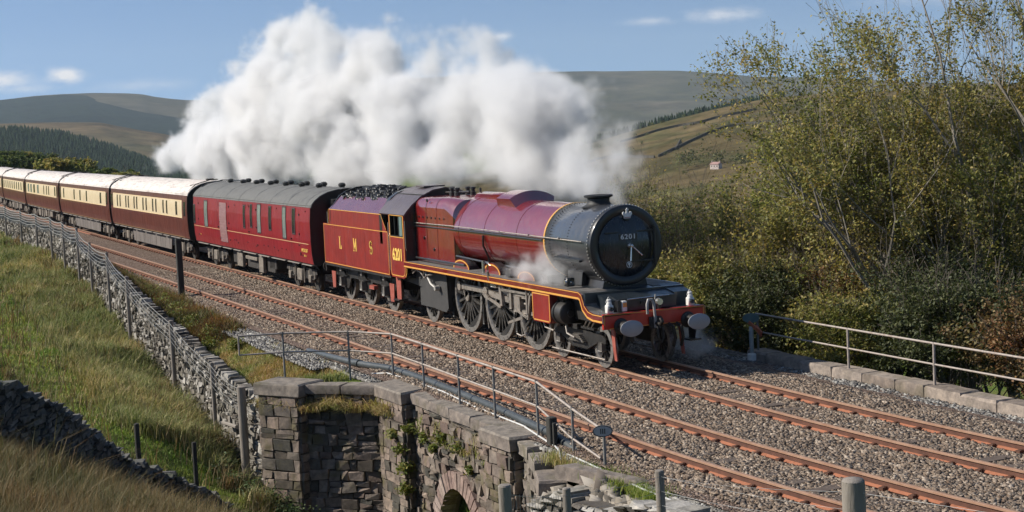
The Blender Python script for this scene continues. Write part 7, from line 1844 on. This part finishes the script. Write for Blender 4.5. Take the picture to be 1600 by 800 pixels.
sp2 = [(-17.0, 11, 9.2, L_RUST, 'rusty hawthorn behind the smokebox'), (-21.5, 10.5, 9.6, L_OLIVE, 'tall thin bush with bare twigs right of the steam'), (-15.5, 14, 9.6, L_OLIVE, 'olive bush between the rusty hawthorn and the thin tree'), (-26, 10, 7.0, L_RUST, 'brown bush at the right hand foot of the steam'), (-19, 7.2, 5.0, L_OLIVE, 'low bush just behind the chimney'), (-15.0, 9.0, 7.2, L_OLIVE, 'dense olive bush right of the smokebox'), (-24, 15, 10.0, L_RUST, 'distant reddish bush below the pasture hill'), (-31, 14, 8.0, L_OLIVE, 'bush half hidden by steam above the firebox'), (-10.5, 17, 11.5, L_OLIVE, 'bush rising behind the broad thin tree')]
for i, (x, y, h, lf, lb) in enumerate(sp2): bush(x, y, h, lb, 90+i, lf, 'bushes beyond the locomotive', levels=6, nleaf=7, bt=.55)
sp4 = [(-9.0, 10.4, 7.0, L_OLIVE, 'full olive crowned tree between the hillside and the tallest tree'), (-6.2, 13.2, 9.4, L_OLIVE, 'yellow green tree filling the gap under the tallest tree'), (-3.6, 12.8, 10.4, L_OLIVE, 'dense yellow green tree behind the pale leaning trunk'), (-1.2, 12.6, 11.4, L_OLIVE, 'dense tree behind the boughs at the right edge'), (-13.0, 12.0, 7.6, L_OLIVE, 'low spreading olive tree nearest the open hillside'), (-4.2, 9.4, 6.4, L_RUST, 'russet undergrowth tree just behind the far railing')]
for i, (x, y, h, lf, lb) in enumerate(sp4): make_tree('tree', (x, y, gz(x, y)), h, lb, 'tree', 'trees beyond the far railing', 210+i, 6, .12, 4, .75, lf, BARK, 7, (.07, .14), (-.3, -.15, 0), .9, ratio=.76)
# ones behind, bigger leaves masses (further)
sp3 = [(-239, 11, 5.6, 'tree cut by the left edge above the carriages', 1), (-216, 13.1, 5.2, 'leafy green tree above the farthest carriages', 3), (-204, 16, 3.9, 'olive tree above the third carriage roof', 4), (-171.7, 14.4, 3.0, 'small bush peeping over the white carriage roofs', 5), (-170.8, 16.6, 2.9, 'pale bush nearest the left end of the steam', 7), (-258, 16.2, 5.4, 'rounded olive tree farthest up the line', 6), (-174, 10.2, 4.6, 'dark green tree over the gap between two carriages', 2), (-187, 4.7, 5.1, 'dense green tree beside the line at the left edge', 9), (-160, 15.9, 2.5, 'low bush above the second carriage roof', 8)]
for x, y, h, lb, k in sp3:
    zg = gz(x, y)
    make_tree('tree', (x, y, zg), max(3, (h-zg)*.95), lb, 'tree', 'trees above the carriage roofs', 120+k, 5, .16, 4, .8, L_GREEN if k % 2 else L_OLIVE, BARK, 14, (.25, .5), (-.1, 0, 0), .97, ratio=.8)
# field trees in the valley on the right hill
rr2 = np.random.default_rng(8)
def far_clumps(name, pts, rad, mat, label, n=26, size=(.9, 1.8), seed=4):
    r = np.random.default_rng(seed); P = np.vstack([leaf_cloud(p+np.array([0, 0, q*.8]), (q, q, q*.9), n, size, r, shell=.3) for p, q in zip(pts, rad)])
    return tag(leaves(name, P, size, mat, seed=seed, up=.5, elong=.8), label, 'trees', kind='stuff')
far_clumps('hillside_scrub', pb, rr2.uniform(.7, 1.9, len(pb)), L_DARK, 'scattered scrub over the pasture hill', 50, (.35, .7))
pv = on_hill(VR, 330, .0, .28, .25, .98, 15); far_clumps('valley_wood', pv, rr2.uniform(2.5, 5, len(pv)), L_OLIVE, 'belt of mixed trees in the valley bottom below the pasture hill', 60, (.6, 1.2), 5)
p_ = np.array(hp(59.7, -1.9)); pw = np.array([p_+np.array([dx, dy, 0]) for dx, dy in ((-14, -6), (-10, 2), (-18, 0), (8, 8), (-8, 8))]); far_clumps('farm_trees', pw, np.array([5, 6, 5, 4, 5.]), L_DARK, 'dark trees sheltering the farmhouse', 200, (.5, 1.1), 6)
# ------------------------------------------------------------------ steam
def steam_volume(name, blobs, res, pad, label, dens, nscale=.42, namp=1.0, vox=.2, soft=.45, seed=0., xs=.55, inset=0.0):
    """puffs of steam: a density grid built from overlapping billows (positions in metres) roughened by fractal noise"""
    B = np.array(blobs, float)
    ex = np.array([1/xs, 1, 1])
    lo = (B[:, :3]-B[:, 3:4]*ex).min(0)-pad; hi = (B[:, :3]+B[:, 3:4]*ex).max(0)+pad
    vol = bpy.data.meshes.new(name); o = bpy.data.objects.new(name, vol); COL.objects.link(o)
    ng = bpy.data.node_groups.new(name+'_grid', 'GeometryNodeTree')
    ng.interface.new_socket('Geometry', in_out='OUTPUT', socket_type='NodeSocketGeometry')
    n = ng.nodes; L = ng.links
    vc = n.new('GeometryNodeVolumeCube'); go = n.new('NodeGroupOutput')
    pos = n.new('GeometryNodeInputPosition').outputs[0]
    # domain warp for curls
    wn = n.new('ShaderNodeTexNoise'); wn.noise_dimensions = '3D'; wn.inputs['Scale'].default_value = nscale*1.1; wn.inputs['Detail'].default_value = 2
    sh = n.new('ShaderNodeVectorMath'); sh.operation = 'ADD'; sh.inputs[1].default_value = (seed, seed*2, 3.7); L.new(pos, sh.inputs[0])
    L.new(sh.outputs[0], wn.inputs['Vector'])
    ws = n.new('ShaderNodeVectorMath'); ws.operation = 'MULTIPLY_ADD'; ws.inputs[1].default_value = (1.8*namp,)*3
    wa = n.new('ShaderNodeVectorMath'); wa.operation = 'ADD'; L.new(pos, wa.inputs[0]); wa.inputs[1].default_value = (-.9*namp,)*3
    L.new(wn.outputs['Color'], ws.inputs[0]); L.new(wa.outputs[0], ws.inputs[2])
    sc_ = n.new('ShaderNodeVectorMath'); sc_.operation = 'MULTIPLY'; sc_.inputs[1].default_value = (xs, 1, 1); L.new(ws.outputs[0], sc_.inputs[0])
    P = sc_.outputs[0]
    cur = None
    for x, y, z, r in blobs:
        d = n.new('ShaderNodeVectorMath'); d.operation = 'DISTANCE'; L.new(P, d.inputs[0]); d.inputs[1].default_value = (x*xs, y, z)
        s = n.new('ShaderNodeMath'); s.operation = 'SUBTRACT'; L.new(d.outputs['Value'], s.inputs[0]); s.inputs[1].default_value = r
        if cur is None: cur = s.outputs[0]
        else:
            mn = n.new('ShaderNodeMath'); mn.operation = 'SMOOTH_MIN'; L.new(cur, mn.inputs[0]); L.new(s.outputs[0], mn.inputs[1]); mn.inputs[2].default_value = .35
            cur = mn.outputs[0]
    def nz(scale, det, amp, cur, kind='FBM'):
        t = n.new('ShaderNodeTexNoise'); t.inputs['Scale'].default_value = scale; t.inputs['Detail'].default_value = det
        t.inputs['Roughness'].default_value = .6
        L.new(sh.outputs[0], t.inputs['Vector'])
        a = n.new('ShaderNodeMath'); a.operation = 'MULTIPLY_ADD'; a.inputs[1].default_value = amp*2
        L.new(t.outputs['Fac'], a.inputs[0])
        b_ = n.new('ShaderNodeMath'); b_.operation = 'SUBTRACT'; L.new(cur, b_.inputs[0]); b_.inputs[1].default_value = amp
        L.new(b_.outputs[0], a.inputs[2])
        return a.outputs[0]
    def billow(scale, amp, cur):
        t = n.new('ShaderNodeTexVoronoi'); t.feature = 'SMOOTH_F1'; t.inputs['Scale'].default_value = scale; t.inputs['Smoothness'].default_value = .35
        L.new(P, t.inputs['Vector'])
        a = n.new('ShaderNodeMath'); a.operation = 'MULTIPLY_ADD'; a.inputs[1].default_value = amp*2
        L.new(t.outputs['Distance'], a.inputs[0])
        b_ = n.new('ShaderNodeMath'); b_.operation = 'SUBTRACT'; L.new(cur, b_.inputs[0]); b_.inputs[1].default_value = amp
        L.new(b_.outputs[0], a.inputs[2])
        return a.outputs[0]
    cur = billow(nscale*1.2, .75*namp, cur)
    cur = billow(nscale*2.6, .22*namp, cur)
    cur = nz(nscale*2.0, 8, 1.0*namp, cur)
    cur = nz(nscale*8, 7, .5*namp, cur)
    of_ = n.new('ShaderNodeMath'); of_.operation = 'ADD'; of_.inputs[1].default_value = inset; L.new(cur, of_.inputs[0]); cur = of_.outputs[0]
    mr = n.new('ShaderNodeMapRange'); mr.interpolation_type = 'SMOOTHSTEP'
    mr.inputs['From Min'].default_value = soft*.55; mr.inputs['From Max'].default_value = -soft
    mr.inputs['To Min'].default_value = 0; mr.inputs['To Max'].default_value = 1
    L.new(cur, mr.inputs['Value'])
    L.new(mr.outputs[0], vc.inputs['Density'])
    vc.inputs['Min'].default_value = tuple(lo); vc.inputs['Max'].default_value = tuple(hi)
    for i, ax in enumerate(('X', 'Y', 'Z')): vc.inputs['Resolution '+ax].default_value = max(8, int((hi[i]-lo[i])/vox))
    m = bpy.data.materials.new(name+'_vapour'); m.use_nodes = True; t = m.node_tree; t.nodes.clear()
    pv = t.nodes.new('ShaderNodeVolumePrincipled'); ou = t.nodes.new('ShaderNodeOutputMaterial')
    pv.inputs['Color'].default_value = (.98, .98, .985, 1); pv.inputs['Density'].default_value = dens; pv.inputs['Anisotropy'].default_value = .25
    t.links.new(pv.outputs[0], ou.inputs['Volume'])
    sm = n.new('GeometryNodeSetMaterial'); sm.inputs['Material'].default_value = m
    L.new(vc.outputs[0], sm.inputs[0]); L.new(sm.outputs[0], go.inputs[0])
    o.data.materials.append(m)
    md = o.modifiers.new('grid', 'NODES'); md.node_group = ng
    tag(o, label, 'steam', kind='stuff')
    return o
PLUME = [(-27, 3.3, 5.2, 1.6), (-23, 3.3, 4.6, 1.3), (-20, 3.3, 5.6, 1.4), (-33, 3.3, 5.0, 1.6), (-40, 3.3, 4.8, 1.6), (-29, 3.3, 7.0, 1.2), (-69.33, 3.2, 4.76, 1.21), (-63.11, 3.2, 5.44, 1.37), (-58.65, 3.2, 6.13, 1.53), (-55.14, 3.2, 7.48, 1.05), (-58.35, 3.2, 4.32, 1.63), (-52.78, 3.2, 5.2, 2.05), (-47.38, 3.2, 7.74, 1.99), (-45.96, 3.2, 9.42, 1.14), (-41.19, 3.2, 10.14, 1.34), (-41.79, 3.2, 8.45, 1.81), (-42.89, 3.2, 6.06, 2.6), (-36.7, 3.2, 9.9, 1.19), (-33.87, 3.2, 9.66, 1.03), (-34.32, 3.2, 7.29, 2.47), (-31.16, 3.2, 5.08, 1.98), (-29.3, 3.2, 8.52, 1.28), (-26.62, 3.2, 8.13, 1.28), (-22.72, 3.2, 8.05, 1.11), (-20.49, 3.2, 7.82, 0.9), (-24.72, 3.2, 6.24, 2.04), (-19.44, 3.2, 6.56, 1.76), (-17.31, 3.2, 7.34, 0.89), (-17.81, 3.2, 7.79, 0.64), (-14.07, 3.2, 5.81, 1.74), (-13.8, 3.2, 6.76, 0.88), (-14.44, 3.2, 7.05, 0.76), (-13.57, 3.2, 5.74, 1.47), (-11.96, 3.2, 6.27, 0.87), (-11.01, 3.2, 5.23, 0.89), (-11.71, 3.2, 4.44, 0.87), (-13.34, 3.2, 4.49, 1.25), (-16.3, 3.2, 4.37, 1.15), (-20.97, 3.2, 4.46, 1.13), (-38.89, 3.2, 4.19, 1.17), (-48.25, 3.2, 4.13, 1.24), (-26.52, 3.2, 4.12, 0.94), (-33.08, 3.2, 4.14, 1.08), (-10.33, 3.2, 5.86, 0.51), (-13.44, 3.2, 6.89, 0.54), (-2.7, 0.2, 4.05, 0.3), (-3.6, 1.0, 4.4, 0.4), (-5.0, 1.7, 4.5, 0.45), (-7.2, 2.4, 4.5, 0.5), (-9.4, 3.0, 4.6, 0.75), (-11.2, 3.2, 6.1, 0.9), (-10.6, 3.2, 5.3, 0.9), (-12.2, 3.2, 5.2, 1.1), (-12.6, 3.2, 6.4, 0.8)]
steam_volume('steam_plume', PLUME, 0, 1.2, 'huge white steam plume rolling back above the train from the chimney', 2.3, vox=.115, soft=.62, inset=.42, namp=1.0)
steam_volume('cylinder_steam', [(-4.9, -1.05, 1.98, .28), (-4.4, -1.15, 2.02, .3), (-3.9, -1.1, 2.04, .29), (-3.3, -1.1, 2.0, .27), (-2.9, -1.0, 2.05, .24), (-5.5, -.95, 2.02, .18), (-3.6, -1.0, 2.35, .22)], 0, .3, 'wisps of white steam over the running plate beside the smokebox', 1.7, nscale=2.0, namp=.28, vox=.05, soft=.16, seed=3., xs=1)
steam_volume('drain_steam', [(-.7, 1.25, .45, .28), (-.4, 1.5, .3, .26), (-.9, 1.5, .6, .24)], 0, .25, 'small puff of steam beside the far front wheel', 2.0, nscale=2.0, namp=.22, vox=.05, soft=.2, seed=6., xs=1)
# ------------------------------------------------------------------ near and far copies of a part become parts of their own
def split_part(o, ax):
    me = o.data; n = len(me.vertices); co = np.empty(n*3, np.float32); me.vertices.foreach_get('co', co); co = co.reshape(-1, 3)
    par = np.arange(n)
    E = np.empty(len(me.edges)*2, np.int32); me.edges.foreach_get('vertices', E); E = E.reshape(-1, 2)
    lab = np.arange(n)
    while True:
        m_ = np.minimum(lab[E[:, 0]], lab[E[:, 1]]); new = lab.copy(); np.minimum.at(new, E[:, 0], m_); np.minimum.at(new, E[:, 1], m_); new = new[new]
        if (new == lab).all(): break
        lab = new
    mean = {l: co[lab == l, ax].mean() for l in np.unique(lab)}
    mid = (min(mean.values())+max(mean.values()))/2; side = np.array([mean[l] > mid for l in lab])
    if side.all() or not side.any(): return
    import bmesh
    d = o.copy(); d.data = me.copy(); COL.objects.link(d)
    for q, keep in ((o, False), (d, True)):
        bm = bmesh.new(); bm.from_mesh(q.data); bm.verts.ensure_lookup_table()
        bmesh.ops.delete(bm, geom=[v for v in bm.verts if bool(side[v.index]) != keep], context='VERTS'); bm.to_mesh(q.data); bm.free()
for o in list(bpy.data.objects):
    if o.type != 'MESH' or o.parent is None: continue
    base_ = o.name.split('.')[0]; top = o.parent.name.split('.')[0]
    if top == 'steam_locomotive' and base_ in ('cab_side', 'splasher', 'spectacle_window', 'cab_lining', 'bogie_frame', 'ashpan'): split_part(o, 1)
    if top == 'tender' and base_ == 'footstep': split_part(o, 0)
    if top == 'tender' and base_ == 'bulkhead': split_part(o, 0)
    if base_ == 'skirt': split_part(o, 1)

def islands(o, cap=24):
    me = o.data; n = len(me.vertices); E = np.empty(len(me.edges)*2, np.int32); me.edges.foreach_get('vertices', E); E = E.reshape(-1, 2); lab = np.arange(n)
    while True:
        m_ = np.minimum(lab[E[:, 0]], lab[E[:, 1]]); new = lab.copy(); np.minimum.at(new, E[:, 0], m_); np.minimum.at(new, E[:, 1], m_); new = new[new]
        if (new == lab).all(): break
        lab = new
    ls = np.unique(lab)
    if not 1 < len(ls) <= cap: return
    import bmesh
    src = me.copy()
    for k, l in enumerate(ls):
        q = o if k == 0 else o.copy()
        if k: COL.objects.link(q)
        q.data = src.copy(); bm = bmesh.new(); bm.from_mesh(q.data); bm.verts.ensure_lookup_table()
        bmesh.ops.delete(bm, geom=[v for v in bm.verts if lab[v.index] != l], context='VERTS'); bm.to_mesh(q.data); bm.free()
REN = {'washout_plugs': 'washout_plug', 'safety_valves': 'safety_valve', 'roof_vents': 'roof_vent', 'oil_pipes': 'oil_pipe', 'battery_boxes': 'battery_box'}
for o in list(bpy.data.objects):
    if o.type != 'MESH' or o.parent is None: continue
    b_ = o.name.split('.')[0]
    if b_ in REN or b_ in ('coping', 'lubricator_box', 'drain_cock', 'spectacle_window'):
        if b_ in REN: o.name = REN[b_]
        islands(o)
# ------------------------------------------------------------------ haze in the air
HB = MB(); HB.box(-7500, 200, -3500, 5500, -60, 420, 0)
m = bpy.data.materials.new('haze'); m.use_nodes = True; t_ = m.node_tree; t_.nodes.clear()
pv = t_.nodes.new('ShaderNodeVolumePrincipled'); ou = t_.nodes.new('ShaderNodeOutputMaterial'); t_.links.new(pv.outputs[0], ou.inputs['Volume'])
pv.inputs['Color'].default_value = (.72, .85, 1.0, 1); pv.inputs['Density'].default_value = .00006; pv.inputs['Anisotropy'].default_value = .1
tag(HB.build('haze', [m]), 'thin blue haze over the valley', kind='stuff')
